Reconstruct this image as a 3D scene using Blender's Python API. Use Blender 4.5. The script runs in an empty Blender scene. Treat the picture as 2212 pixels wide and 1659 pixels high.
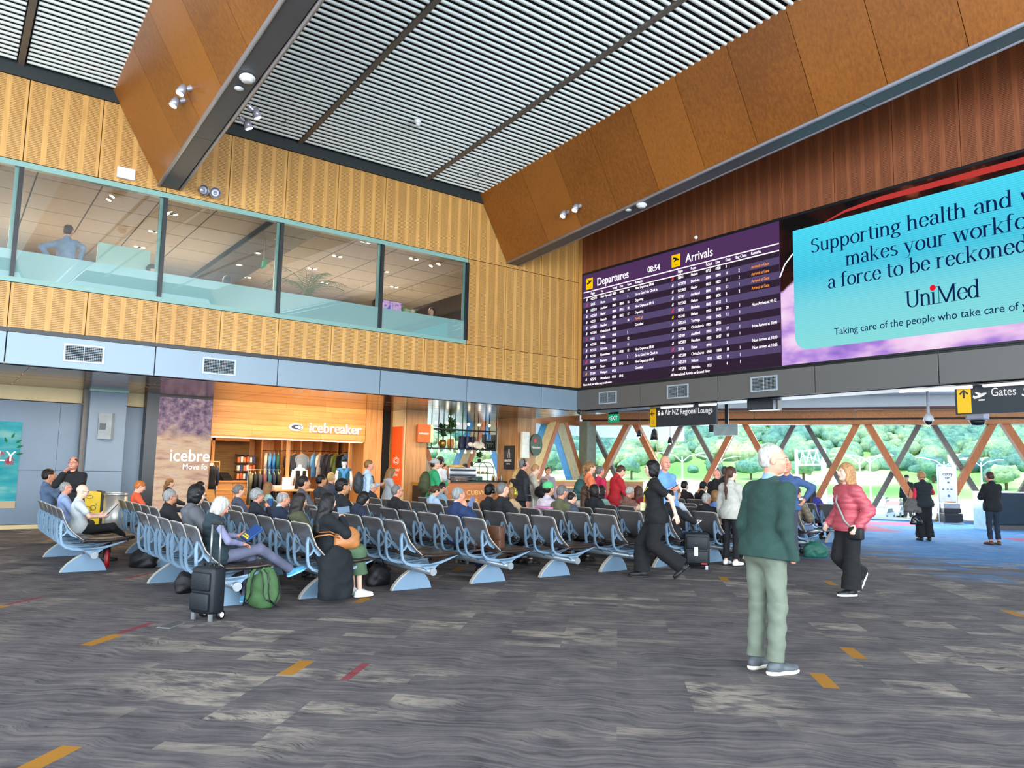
import bpy, math, random
import numpy as np
from mathutils import Vector, Matrix
random.seed(7); rng = np.random.default_rng(7)
S = bpy.context.scene
C = S.collection
# ---------------------------------------------------------------- camera (wide phone lens, eye height)
CX, CY, F, EYE = 1106.0, 829.5, 1636.7, 1.55
def _n(v): v = np.array(v, float); return v/np.linalg.norm(v)
_X = _n([3290-CX, 1057-CY, F]); _Y = _n([-137-CX, 988-CY, F]); _Y = _n(_Y-_X*_X.dot(_Y)); _Z = np.cross(_X, _Y)
if _Z[1] > 0: _Z = -_Z
AX = np.array([_X, _Y, _Z])                     # world axes seen from the camera (right, down, forward)
cam = bpy.data.cameras.new('camera'); camo = bpy.data.objects.new('camera', cam); C.objects.link(camo)
cam.sensor_width = 36; cam.lens = F/2212*36; cam.clip_start = .05; cam.clip_end = 3000
camo.matrix_world = Matrix(((AX[0,0], -AX[0,1], -AX[0,2], 0), (AX[1,0], -AX[1,1], -AX[1,2], 0), (AX[2,0], -AX[2,1], -AX[2,2], EYE), (0,0,0,1)))
S.camera = camo
# ---------------------------------------------------------------- sky, sun, view
W = bpy.data.worlds.new('sky'); S.world = W; W.use_nodes = True
wn = W.node_tree; bg = wn.nodes['Background']; bg.inputs[0].default_value = (.72, .86, 1, 1); bg.inputs[1].default_value = 2.2
def lamp(kind, name, loc, energy, color=(1,1,1), size=1, size_y=None, aim=None, spot=None, blend=.5, radius=.05):
    l = bpy.data.lights.new(name, kind); l.energy = energy; l.color = color
    if kind == 'AREA':
        l.size = size
        if size_y: l.shape = 'RECTANGLE'; l.size_y = size_y
    elif kind == 'SPOT': l.spot_size = spot or 1.6; l.spot_blend = blend; l.shadow_soft_size = radius
    elif kind == 'POINT': l.shadow_soft_size = radius
    o = bpy.data.objects.new(name, l); C.objects.link(o); o.location = loc
    if aim is not None: o.rotation_euler = (Vector(aim)-Vector(loc)).to_track_quat('-Z', 'Y').to_euler()
    return o
sun = lamp('SUN', 'sun', (0,0,50), 4.2, (1,.93,.82), aim=(60,22,-58)); sun.data.angle = .01
S.view_settings.view_transform = 'Standard'; S.view_settings.look = 'None'; S.view_settings.exposure = 0.3; S.view_settings.gamma = 1
S.view_settings.use_curve_mapping = False
S.cycles.use_denoising = True; S.cycles.max_bounces = 7; S.cycles.diffuse_bounces = 4; S.cycles.glossy_bounces = 3
S.cycles.transmission_bounces = 5; S.cycles.transparent_max_bounces = 10; S.cycles.sample_clamp_indirect = 6
S.cycles.caustics_reflective = False; S.cycles.caustics_refractive = False
WARM = (1, .72, .42); NEUT = (1, .9, .78)
# added area fills behind and left of the camera, standing in for daylight
lamp('AREA', 'rear_daylight_fill', (4, -12.5, 4.6), 5200, (.86,.94,1), 22, 8, aim=(5, 12, 5.2))
lamp('AREA', 'side_daylight_fill', (-8.5, -1, 4.2), 2200, (.84,.93,1), 16, 7, aim=(10, 4, 5))
lamp('AREA', 'facade_daylight', (27, 14, 2.), 1500, (.88,.96,1), 16, 3.2, aim=(6, 4, 3.5))
for x in (1., 5., 9., 12.): lamp('AREA', 'lounge_ceiling_fill', (x, 22.5, 4.9), 125, (1,.74,.5), 2.5, 2.5, aim=(x-.3, 20.5, 9))  # added upward fill to brighten the lounge ceiling; no fitting is built
# the hall's lamps: warm lights in the soffits, shop, cafe and lounge
for x in (3., 6.5, 10., 13.): lamp('AREA', 'soffit_light', (x, 18.2, 3.1), 60, WARM, 2.6, .5, aim=(x, 18.2, 0))
for x in (6.6, 8.9): lamp('AREA', 'shop_light', (x, 22.2, 2.9), 120, (1,.78,.52), 1.8, 2.2, aim=(x, 22.2, 0))
lamp('AREA', 'sign_wash_light', (8., 19.4, 3.1), 40, WARM, 4, .2, aim=(8, 20.4, 2.6))
lamp('AREA', 'cafe_light', (13.2, 21.5, 3.0), 60, (1,.8,.6), 2.4, 1, aim=(13.2, 21.5, 0))
for x in (0., 4., 10.): lamp('AREA', 'lounge_light', (x, 19.2, 6.3), 230, (1,.8,.6), 2.5, 2.5, aim=(x, 18.6, 0))
for y in (8, 16, 24): lamp('AREA', 'facade_light', (23-(y-8)*.35, y, 4.3), 90, (1,.8,.55), 1.2, 5, aim=(23-(y-8)*.35, y, 0))
# ---------------------------------------------------------------- materials
def hx(s):
    s = s.lstrip('#'); v = [int(s[i:i+2], 16)/255 for i in (0, 2, 4)]
    return tuple(x/12.92 if x <= .04045 else ((x+.055)/1.055)**2.4 for x in v)
MATS = {}
def mat(key, col, rough=.6, metal=0, var=.12, scale=6., bump=0., bscale=60., stretch=None, emit=0, alpha=None, trans=0, coat=0, spec=.5, sheen=0):
    if key in MATS: return MATS[key]
    if isinstance(col, str): col = hx(col)
    m = bpy.data.materials.new(key); m.use_nodes = True; MATS[key] = m
    nt = m.node_tree; b = nt.nodes['Principled BSDF']
    b.inputs['Roughness'].default_value = rough; b.inputs['Metallic'].default_value = metal
    b.inputs['Specular IOR Level'].default_value = spec
    b.inputs['Base Color'].default_value = (*col, 1)
    if coat: b.inputs['Coat Weight'].default_value = coat
    if sheen: b.inputs['Sheen Weight'].default_value = sheen
    if trans: b.inputs['Transmission Weight'].default_value = trans
    if alpha is not None: b.inputs['Alpha'].default_value = alpha
    if emit: b.inputs['Emission Color'].default_value = (*col, 1); b.inputs['Emission Strength'].default_value = emit
    tc = nt.nodes.new('ShaderNodeTexCoord'); mp = nt.nodes.new('ShaderNodeMapping'); nt.links.new(tc.outputs['Object'], mp.inputs[0])
    if stretch: mp.inputs['Scale'].default_value = stretch
    if var and not emit:
        n = nt.nodes.new('ShaderNodeTexNoise'); n.inputs['Scale'].default_value = scale; n.inputs['Detail'].default_value = 4
        nt.links.new(mp.outputs[0], n.inputs['Vector'])
        r = nt.nodes.new('ShaderNodeValToRGB'); nt.links.new(n.outputs['Fac'], r.inputs[0])
        r.color_ramp.elements[0].position = .3; r.color_ramp.elements[1].position = .7
        r.color_ramp.elements[0].color = (*[c*(1-var) for c in col], 1); r.color_ramp.elements[1].color = (*[min(1, c*(1+var)) for c in col], 1)
        nt.links.new(r.outputs[0], b.inputs['Base Color'])
    if bump:
        n = nt.nodes.new('ShaderNodeTexNoise'); n.inputs['Scale'].default_value = bscale; nt.links.new(mp.outputs[0], n.inputs['Vector'])
        bp = nt.nodes.new('ShaderNodeBump'); bp.inputs['Strength'].default_value = bump; bp.inputs['Distance'].default_value = .01
        nt.links.new(n.outputs['Fac'], bp.inputs['Height']); nt.links.new(bp.outputs[0], b.inputs['Normal'])
    return m
class G:                                   # tiny node-graph helper
    def __init__(s, m): s.nt = m.node_tree
    def N(s, t, **k):
        n = s.nt.nodes.new(t)
        for a, v in k.items():
            if a == 'op': n.operation = v
            else: setattr(n, a, v)
        return n
    def m(s, op, a, b=None, c=None, clamp=False):
        n = s.nt.nodes.new('ShaderNodeMath'); n.operation = op; n.use_clamp = clamp
        for i, v in enumerate((a, b, c)):
            if v is None: continue
            if isinstance(v, (int, float)): n.inputs[i].default_value = v
            else: s.nt.links.new(v, n.inputs[i])
        return n.outputs[0]
    def mix(s, f, a, b):
        n = s.nt.nodes.new('ShaderNodeMix'); n.data_type = 'RGBA'
        for i, v in ((0, f), (6, a), (7, b)):
            if isinstance(v, (int, float)): n.inputs[i].default_value = v
            elif isinstance(v, tuple): n.inputs[i].default_value = (*v, 1)
            else: s.nt.links.new(v, n.inputs[i])
        return n.outputs[2]
    def noise(s, vec, scale, detail=3, st=None, rot=None, rough=.5):
        if st or rot:
            mp = s.nt.nodes.new('ShaderNodeMapping'); s.nt.links.new(vec, mp.inputs[0]); vec = mp.outputs[0]
            if st: mp.inputs['Scale'].default_value = st
            if rot: mp.inputs['Rotation'].default_value = rot
        n = s.nt.nodes.new('ShaderNodeTexNoise'); n.inputs['Scale'].default_value = scale; n.inputs['Detail'].default_value = detail
        n.inputs['Roughness'].default_value = rough; s.nt.links.new(vec, n.inputs['Vector']); return n.outputs['Fac']
    def ramp(s, f, stops):
        r = s.nt.nodes.new('ShaderNodeValToRGB'); s.nt.links.new(f, r.inputs[0]); cr = r.color_ramp
        while len(cr.elements) < len(stops): cr.elements.new(.5)
        for e, (p, c) in zip(cr.elements, stops): e.position = p; e.color = (*c, 1)
        return r.outputs[0]
    def link(s, a, b): s.nt.links.new(a, b)
def wood(key, light, dark, axis='z', rough=.45, slots=None, var_panel=.12, knots=False, bscale=1.):
    if key in MATS: return MATS[key]
    m = bpy.data.materials.new(key); m.use_nodes = True; MATS[key] = m; g = G(m); b = m.node_tree.nodes['Principled BSDF']
    light, dark = hx(light), hx(dark); b.inputs['Roughness'].default_value = rough
    geo = g.N('ShaderNodeNewGeometry'); P = geo.outputs['Position']
    st = {'z': (14, 14, .9), 'x': (.9, 14, 14), 'y': (14, .9, 14)}[axis]
    f = g.noise(P, 1.6*bscale, 6, st=st, rough=.65); big = g.noise(P, .7, 2)
    f = g.m('ADD', g.m('MULTIPLY', f, .8), g.m('MULTIPLY', big, .3))
    oi = g.N('ShaderNodeObjectInfo'); f = g.m('ADD', f, g.m('MULTIPLY', g.m('SUBTRACT', oi.outputs['Random'], .5), var_panel))
    col = g.ramp(f, [(.36, dark), (.68, light)])
    if knots:
        v = g.N('ShaderNodeTexVoronoi'); v.inputs['Scale'].default_value = 3.2; g.link(P, v.inputs['Vector'])
        k = g.m('LESS_THAN', v.outputs['Distance'], .035); col = g.mix(k, col, tuple(c*.3 for c in dark))
    if slots:
        ax, u0 = slots; sx = g.N('ShaderNodeSeparateXYZ'); g.link(P, sx.inputs[0])
        u = g.m('MULTIPLY', g.m('FRACT', g.m('DIVIDE', g.m('SUBTRACT', sx.outputs[ax], u0), 1.2)), 1.2)
        cu = g.m('FRACT', g.m('DIVIDE', g.m('SUBTRACT', u, .052), .295)); inc = g.m('LESS_THAN', cu, .70)
        inc = g.m('MULTIPLY', inc, g.m('MULTIPLY', g.m('GREATER_THAN', u, .052), g.m('LESS_THAN', u, 1.15)))
        v = g.m('LESS_THAN', g.m('FRACT', g.m('DIVIDE', sx.outputs[2], .032)), .46)
        k = g.m('MULTIPLY', inc, v)
        col = g.mix(g.m('MULTIPLY', k, .72), col, tuple(c*.32 for c in dark))
        bp = g.N('ShaderNodeBump'); bp.inputs['Strength'].default_value = .6; bp.inputs['Distance'].default_value = .01; bp.invert = True
        g.link(k, bp.inputs['Height']); g.link(bp.outputs[0], b.inputs['Normal'])
    g.link(col, b.inputs['Base Color'])
    return m
def emis(key, col, strength=1.):
    if key in MATS: return MATS[key]
    if isinstance(col, str): col = hx(col)
    m = bpy.data.materials.new(key); m.use_nodes = True; MATS[key] = m; nt = m.node_tree; nt.nodes.clear()
    e = nt.nodes.new('ShaderNodeEmission'); o = nt.nodes.new('ShaderNodeOutputMaterial')
    e.inputs[0].default_value = (*col, 1); e.inputs[1].default_value = strength*.82; nt.links.new(e.outputs[0], o.inputs[0]); return m
# ---------------------------------------------------------------- mesh builder
ORD = ['first', 'second', 'third', 'fourth', 'fifth', 'sixth', 'seventh', 'eighth', 'ninth', 'tenth', 'eleventh', 'twelfth', 'thirteenth', 'fourteenth']
class MB:
    def __init__(s): s.v = []; s.f = []
    def add(s, vs, fs): n = len(s.v); s.v += [tuple(p) for p in vs]; s.f += [tuple(i+n for i in q) for q in fs]; return s
    def box(s, x0, x1, y0, y1, z0, z1, M=None):
        vs = [(x, y, z) for z in (z0, z1) for y in (y0, y1) for x in (x0, x1)]
        if M is not None: vs = [M @ Vector(p) for p in vs]
        return s.add(vs, [(0,2,3,1), (4,5,7,6), (0,1,5,4), (2,6,7,3), (0,4,6,2), (1,3,7,5)])
    def bbox(s, x0, x1, y0, y1, z0, z1, b=.01, M=None):      # box with chamfered vertical and horizontal edges
        import bmesh
        bm = bmesh.new(); bmesh.ops.create_cube(bm, size=1)
        for v in bm.verts: v.co = Vector(((x0+x1)/2+v.co.x*(x1-x0), (y0+y1)/2+v.co.y*(y1-y0), (z0+z1)/2+v.co.z*(z1-z0)))
        bmesh.ops.bevel(bm, geom=bm.edges[:], offset=b, segments=2, affect='EDGES', profile=.5)
        bm.verts.index_update()
        vs = [(M @ v.co) if M is not None else v.co.copy() for v in bm.verts]; fs = [[v.index for v in f.verts] for f in bm.faces]
        bm.free(); return s.add(vs, fs)
    def ring(s, c, a, b, n, ph=0): return [tuple(Vector(c)+Vector(a)*math.cos(2*math.pi*i/n+ph)+Vector(b)*math.sin(2*math.pi*i/n+ph)) for i in range(n)]
    def loft(s, rings, cap=True, close=False):
        n = len(rings[0]); base = len(s.v)
        for r in rings: s.v += [tuple(p) for p in r]
        for k in range(len(rings)-1):
            for i in range(n):
                a = base+k*n+i; b = base+k*n+(i+1) % n; s.f.append((a, b, b+n, a+n))
        if cap: s.f.append(tuple(base+i for i in reversed(range(n)))); s.f.append(tuple(base+(len(rings)-1)*n+i for i in range(n)))
        return s
    def cyl(s, p0, p1, r0, r1=None, n=12, cap=True):
        r1 = r0 if r1 is None else r1; d = (Vector(p1)-Vector(p0)).normalized(); q = d.to_track_quat('Z', 'Y'); a = q @ Vector((1,0,0)); b = q @ Vector((0,1,0))
        return s.loft([s.ring(p0, a*r0, b*r0, n), s.ring(p1, a*r1, b*r1, n)], cap)
    def tube(s, pts, r, n=8, cap=True):
        pts = [Vector(p) for p in pts]; rs = r if isinstance(r, (list, tuple)) else [r]*len(pts); rings = []; ref = None
        for i, p in enumerate(pts):
            d = (pts[min(i+1, len(pts)-1)]-pts[max(i-1, 0)]).normalized()
            if ref is None: ref = d.orthogonal().normalized()
            ref = (ref-d*ref.dot(d)).normalized(); b = d.cross(ref)
            rings.append(s.ring(p, ref*rs[i], b*rs[i], n))
        return s.loft(rings, cap)
    def lathe(s, c, prof, n=20, M=None):
        rings = [[Vector((r*math.cos(2*math.pi*i/n), r*math.sin(2*math.pi*i/n), z)) for i in range(n)] for r, z in prof]
        rings = [[(M @ p if M is not None else p)+Vector(c) for p in r] for r in rings]
        return s.loft(rings)
    def ball(s, c, r, n=12, m=8, M=None):
        r = (r, r, r) if isinstance(r, (int, float)) else r; rings = []
        for k in range(m+1):
            t = math.pi*(k+.02)/(m+.04); ring = []
            for i in range(n):
                p = Vector((r[0]*math.sin(t)*math.cos(2*math.pi*i/n), r[1]*math.sin(t)*math.sin(2*math.pi*i/n), -r[2]*math.cos(t)))
                ring.append((M @ p if M is not None else p)+Vector(c))
            rings.append(ring)
        return s.loft(rings)
    def prism(s, poly, o, u, v, w):             # polygon in (u,v) extruded along w
        o, u, v, w = map(Vector, (o, u, v, w)); n = len(poly)
        a = [o+u*x+v*y for x, y in poly]
        return s.add(a+[p+w for p in a], [tuple(reversed(range(n))), tuple(range(n, 2*n))]+[(i, (i+1) % n, (i+1) % n+n, i+n) for i in range(n)])
    def ribbon(s, path, width, o, u, v, w):     # 2-D path with width, extruded along w
        o, u, v, w = map(Vector, (o, u, v, w)); L, R = [], []
        ws = width if isinstance(width, (list, tuple)) else [width]*len(path)
        for i, p in enumerate(path):
            a = path[max(i-1, 0)]; b = path[min(i+1, len(path)-1)]; dx, dy = b[0]-a[0], b[1]-a[1]; l = math.hypot(dx, dy) or 1
            nx, ny = -dy/l*ws[i]/2, dx/l*ws[i]/2; L.append((p[0]+nx, p[1]+ny)); R.append((p[0]-nx, p[1]-ny))
        rings = [[o+u*l[0]+v*l[1], o+u*r[0]+v*r[1], o+u*r[0]+v*r[1]+w, o+u*l[0]+v*l[1]+w] for l, r in zip(L, R)]
        return s.loft(rings)
    def quad(s, a, b, c, d): return s.add([a, b, c, d], [(0,1,2,3)])
    def mesh(s, name): me = bpy.data.meshes.new(name); me.from_pydata(s.v, [], s.f); me.update(); return me
    def build(s, name, m, parent=None, smooth=False, loc=None):
        me = s.mesh(name); me.materials.append(m)
        if smooth: me.shade_smooth() if smooth is True else me.shade_smooth()
        o = bpy.data.objects.new(name, me); C.objects.link(o)
        if parent is not None: o.parent = parent
        if loc is not None: o.location = loc
        return o
def tag(o, label=None, cat=None, group=None, kind=None):
    if label: o['label'] = label
    if cat: o['category'] = cat
    if group: o['group'] = group
    if kind: o['kind'] = kind
    return o
def thing(name, loc=(0,0,0), rz=0, label=None, cat=None, group=None):
    o = bpy.data.objects.new(name, None); C.objects.link(o); o.location = loc; o.rotation_euler = (0,0,rz); o.empty_display_size = .1
    return tag(o, label, cat, group)
def empty(name, kind): o = bpy.data.objects.new(name, None); C.objects.link(o); o['kind'] = kind; return o
def inst(src, name, parent, loc=(0,0,0), rot=(0,0,0), scale=None):
    o = bpy.data.objects.new(name, src.data if hasattr(src, 'data') else src); C.objects.link(o); o.parent = parent; o.location = loc; o.rotation_euler = rot
    if scale: o.scale = scale
    return o
def text(name, body, loc, size, m, parent=None, rot=(math.pi/2,0,0), align='LEFT', sx=1., off=0., ls=1., ext=.002, shear=0):
    cu = bpy.data.curves.new(name, 'FONT'); cu.body = body; cu.size = size; cu.align_x = align; cu.extrude = ext; cu.offset = off; cu.space_line = ls; cu.resolution_u = 4
    cu.shear = shear; tmp = bpy.data.objects.new('tmp_text', cu); C.objects.link(tmp); me = bpy.data.meshes.new_from_object(tmp); bpy.data.objects.remove(tmp); bpy.data.curves.remove(cu); me.materials.clear(); me.materials.append(m)
    o = bpy.data.objects.new(name, me); C.objects.link(o); o.location = loc; o.rotation_euler = rot; o.scale = (sx,1,1)
    if parent is not None: o.parent = parent
    return o
FL = (math.pi/2, 0, 0)            # text facing -Y (left wall and shop fronts)
FR = (math.pi/2, 0, -math.pi/2)   # text facing -X (right wall)
def Rz(a): return Matrix.Rotation(a, 4, 'Z')
def T(x, y, z): return Matrix.Translation((x, y, z))
# ---------------------------------------------------------------- shared materials
WL = wood('pale_slotted_plywood', '#d8a55c', '#c08c48', 'z', .5, (0, .79))
WLd = wood('plain_plywood', '#d8a55c', '#c08c48', 'z', .5)
WR = wood('shaded_red_slotted_plywood', '#9c5f3c', '#84492c', 'z', .5, (1, .8))  # left-wall plywood again, its dimmer indirect light put into a redder colour
WB = wood('oiled_beam_plywood', '#96591c', '#744112', 'z', .32, var_panel=.25)
WT = wood('timber_planks', '#e0a25a', '#c27f3c', 'x', .5, var_panel=.3, knots=True)
WO = wood('oak_cladding', '#b98a58', '#94683c', 'z', .5)
WF = wood('facade_timber', '#b5652c', '#8e4a1c', 'z', .45)
BLK = mat('black_metal', '#14171a', .4, var=.05); DK = mat('dark_void', '#0b0c0d', .9, var=0)
FASL = mat('silver_composite_panel', '#8294a2', .38, .15, var=.03, scale=1.); FASR = mat('grey_composite_panel', '#64625f', .45, .1, var=.03, scale=1.)
TEAL = mat('teal_window_trim', '#7fa59c', .4, var=.03); GRW = mat('blue_grey_wall', '#6f8296', .5, var=.05, scale=1.2)
CRM = mat('cream_paint', '#d8c69a', .6, var=.03); STEEL = mat('brushed_steel', '#b8bcc0', .3, .8, var=.05)
DGM = mat('dark_grey_metal', '#5a5a5c', .45, .3, var=.05); LGM = mat('light_grey_metal', '#a9a9b4', .35, .3, var=.05)
WHT = mat('white_plastic', '#e6e9ea', .4, var=.02); SLAT = mat('pale_slat', '#e6f0ee', .5, var=.03)
VENT = mat('vent_frame', '#aebbc4', .4, .2, var=.03)
# ---------------------------------------------------------------- carpet floor
def carpet():
    m = bpy.data.materials.new('patterned_carpet'); m.use_nodes = True; g = G(m); b = m.node_tree.nodes['Principled BSDF']; b.inputs['Roughness'].default_value = .95
    b.inputs['Specular IOR Level'].default_value = .15
    P = g.N('ShaderNodeNewGeometry').outputs['Position']
    mp = g.N('ShaderNodeMapping'); mp.inputs['Rotation'].default_value = (0,0,math.radians(45)); g.link(P, mp.inputs[0])   # tiles are laid at 45 degrees to the walls
    R = mp.outputs[0]; sx = g.N('ShaderNodeSeparateXYZ'); g.link(R, sx.inputs[0]); U, V = sx.outputs[0], sx.outputs[1]
    def cell(wu, wv, seed):
        cu = g.m('FLOOR', g.m('DIVIDE', U, wu)); cv = g.m('FLOOR', g.m('DIVIDE', V, wv))
        cb = g.N('ShaderNodeCombineXYZ'); g.link(cu, cb.inputs[0]); g.link(cv, cb.inputs[1]); cb.inputs[2].default_value = seed
        w = g.N('ShaderNodeTexWhiteNoise'); g.link(cb.outputs[0], w.inputs[0]); return w.outputs[0]
    wob = g.noise(R, 1.6, 2); cw = g.N('ShaderNodeCombineXYZ'); g.link(g.m('MULTIPLY', wob, .9), cw.inputs[0]); g.link(g.m('MULTIPLY', wob, .45), cw.inputs[1])
    va = g.N('ShaderNodeVectorMath'); va.operation = 'ADD'; g.link(R, va.inputs[0]); g.link(cw.outputs[0], va.inputs[1]); RW = va.outputs[0]
    streak = g.noise(RW, 1., 5, st=(5, 80, 1), rough=.65); streak2 = g.noise(RW, 1., 3, st=(1.3, 26, 1), rough=.55); cloud = g.noise(R, 2.6, 4, rough=.6); fine = g.noise(P, 260, 2)
    A, B2 = cell(.5, .5, 1.), cell(.5, .25, 7.)
    patch = g.m('GREATER_THAN', g.m('MULTIPLY', A, B2), .34)
    zone = g.m('MULTIPLY', g.m('SUBTRACT', g.noise(R, .5, 2), .44), 7, clamp=True)
    fade = g.noise(R, 3.5, 3, st=(1, 2.2, 1), rough=.6); patch = g.m('MULTIPLY', patch, g.m('MULTIPLY', g.m('SUBTRACT', fade, .40), 6, clamp=True)); thin = g.m('GREATER_THAN', cell(.5, .125, 13.), .93); patch = g.m('MAXIMUM', patch, g.m('MULTIPLY', thin, .8))
    k = g.m('MULTIPLY', g.m('MULTIPLY', patch, zone), g.m('MULTIPLY', g.m('SUBTRACT', g.m('ADD', streak, g.m('MULTIPLY', cloud, .6)), .62), 5, clamp=True))
    base = g.ramp(g.m('ADD', g.m('MULTIPLY', streak2, .6), g.m('MULTIPLY', cloud, .4)), [(.36, hx('#4a484b')), (.52, hx('#6b6669')), (.66, hx('#827b76'))])
    col = g.mix(g.m('MULTIPLY', k, .85), base, hx('#aba195'))
    dk = g.m('MULTIPLY', g.m('LESS_THAN', streak, .40), .55); col = g.mix(dk, col, hx('#38363a'))
    fu = g.m('FRACT', g.m('DIVIDE', U, .5)); 
    acc = g.m('MULTIPLY', g.m('GREATER_THAN', cell(.5, .5, 3.), .965), g.m('MULTIPLY', g.m('LESS_THAN', fu, .24), g.m('LESS_THAN', g.m('ABSOLUTE', g.m('SUBTRACT', g.m('FRACT', g.m('DIVIDE', V, .5)), .5)), .42)))
    col = g.mix(g.m('MULTIPLY', acc, .9), col, hx('#b07a24'))
    acc2 = g.m('MULTIPLY', g.m('GREATER_THAN', cell(.5, .5, 5.), .985), g.m('LESS_THAN', fu, .14)); col = g.mix(g.m('MULTIPLY', acc2, .8), col, hx('#8c3240'))
    # the far end of the hall is laid with blue carpet, tile edges stepping in
    s2 = g.N('ShaderNodeSeparateXYZ'); g.link(P, s2.inputs[0])
    edge = g.m('ADD', g.m('SUBTRACT', s2.outputs[0], 13.6), g.m('MULTIPLY', g.m('SUBTRACT', cell(1., .5, 9.), .5), 3.))
    bl = g.m('DIVIDE', edge, 2.5, clamp=True)
    bcol = g.ramp(g.m('ADD', g.m('MULTIPLY', streak2, .5), g.m('MULTIPLY', cloud, .5)), [(.35, hx('#2f6fae')), (.65, hx('#5c97cc'))])
    bands = g.m('MULTIPLY', g.m('GREATER_THAN', cell(2., 1., 11.), .80), g.m('GREATER_THAN', s2.outputs[0], 20)); bcol = g.mix(g.m('MULTIPLY', bands, .8), bcol, hx('#a8465a'))
    bcol = g.mix(g.m('MULTIPLY', k, .35), bcol, hx('#b8b09a'))
    col = g.mix(bl, col, bcol)
    vv = g.N('ShaderNodeMix'); vv.data_type = 'RGBA'; vv.blend_type = 'MULTIPLY'; vv.inputs[0].default_value = 1; g.link(col, vv.inputs[6])
    g.link(g.ramp(fine, [(.3, (.72,.72,.72)), (.7, (1,1,1))]), vv.inputs[7]); g.link(vv.outputs[2], b.inputs['Base Color'])
    bp = g.N('ShaderNodeBump'); bp.inputs['Strength'].default_value = .5; bp.inputs['Distance'].default_value = .004; g.link(fine, bp.inputs['Height']); g.link(bp.outputs[0], b.inputs['Normal'])
    return m
MB().add([(-12,-14,0),(36,-14,0),(31,9,0),(22.4,24.3,0),(22.4,27,0),(-12,27,0),(-12,-14,-.3),(36,-14,-.3),(31,9,-.3),(22.4,24.3,-.3),(22.4,27,-.3),(-12,27,-.3)],
    [(0,1,2,3,4,5),(11,10,9,8,7,6)]+[(i,i+6,(i+1)%6+6,(i+1)%6) for i in range(6)]).build('floor', carpet())['kind'] = 'structure'
# ---------------------------------------------------------------- left wall: plywood tiers, window band, silver fascia
YW, XW = 15.75, 14.15
wl = empty('wall_left', 'structure')
MB().box(-6, 10.4, 15.82, 15.95, 3.2, 4.66).box(-6, 10.4, 15.82, 15.95, 6.84, 9.4).box(10.4, 14.3, 15.82, 15.95, 3.2, 9.4).build('backing', DK, wl)
def panels(x0, x1, z0, z1, y=YW):
    x = .79-6*1.2
    while x < x1:
        a, b = max(x, x0), min(x+1.2, x1)
        if b-a > .06: MB().box(a+.007, b-.007, y, y+.05, z0, z1).build('panel', WL, wl)
        x += 1.2
panels(-5, 10.4, 3.84, 4.64); panels(10.4, 14.15, 3.84, 4.64); panels(-5, 10.4, 6.86, 8.38)
panels(10.4, 14.15, 4.655, 6.84); panels(10.4, 14.15, 6.855, 8.38)
MB().box(-6, 14.15, 15.70, 15.82, 8.385, 8.66).build('dark_band', mat('dark_band', '#1d2628', .6, var=.02), wl)
MB().box(-6, 14.17, 15.74, 15.8, 3.765, 3.835).build('shadow_gap', BLK, wl)
x = .8-2*2.41
while x < 14.1:
    b = min(x+2.41, XW); MB().bbox(x+.008, b-.008, 15.735, 15.8, 3.2, 3.76, .006).build('fascia_panel', FASL, wl); x += 2.41
def vent(c, along, parent):      # louvred supply grille with a pale frame
    ex = Vector(along); up = Vector((0,0,1)); nrm = ex.cross(up)*1.; o = Vector(c); h, w = .135, .30
    fr = MB()
    for a, b, cc, d in ((-w-.03, w+.03, h, h+.03), (-w-.03, w+.03, -h-.03, -h), (-w-.03, -w, -h, h), (w, w+.03, -h, h)): fr.prism([(a,cc),(b,cc),(b,d),(a,d)], o, ex, up, nrm*.02)
    f = fr.build('vent', VENT, parent)
    MB().prism([(-w,-h),(w,-h),(w,h),(-w,h)], o, ex, up, nrm*.004).build('vent_recess', DK, f)
    lv = MB()
    for k in range(9): z = -h+.015+k*.03; lv.prism([(-w,z),(w,z),(w,z+.005),(-w,z+.005)], o, ex, up, nrm*.012)
    for k in range(-9, 10): lv.prism([(k*.032-.001,-h),(k*.032+.001,-h),(k*.032+.001,h),(k*.032-.001,h)], o, ex, up, nrm*.009)
    lv.prism([(-.006,-h),(.006,-h),(.006,h),(-.006,h)], o, ex, up, nrm*.016); lv.build('louvres', VENT, f)
for x in (2.0, 4.41): vent((x, 15.735, 3.49), (1,0,0), wl)
# window band of the upper lounge
def glass(key, tint, rough=0., alpha=.0, a=.3, ior=1.45):
    m = bpy.data.materials.new(key); m.use_nodes = True; nt = m.node_tree; nt.nodes.clear(); g = G(m)
    tr = g.N('ShaderNodeBsdfTransparent'); tr.inputs[0].default_value = (*tint, 1); gl = g.N('ShaderNodeBsdfGlossy'); gl.inputs['Roughness'].default_value = rough
    fr = g.N('ShaderNodeFresnel'); fr.inputs[0].default_value = ior; mx = g.N('ShaderNodeMixShader'); g.link(g.m('ADD', fr.outputs[0], alpha), mx.inputs[0]); g.link(tr.outputs[0], mx.inputs[1]); g.link(gl.outputs[0], mx.inputs[2])
    out = g.N('ShaderNodeOutputMaterial'); last = mx.outputs[0]
    if a: 
        df = g.N('ShaderNodeBsdfDiffuse'); df.inputs[0].default_value = (.52,.72,.72,1); m2 = g.N('ShaderNodeMixShader'); m2.inputs[0].default_value = a; g.link(last, m2.inputs[1]); g.link(df.outputs[0], m2.inputs[2]); last = m2.outputs[0]
    g.link(last, out.inputs[0]); MATS[key] = m; return m
GLS = glass('lounge_glass', (.90,.95,.94), 0, .03, 0); FROST = glass('frosted_film', (.75,.92,.93), .4, 0, .84); GLF = glass('facade_glass', (.93,.985,.99), 0, 0, 0, 1.0)
ms = [-4.01, -1.61, .79, 3.2, 5.55, 7.97, 10.37]
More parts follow.
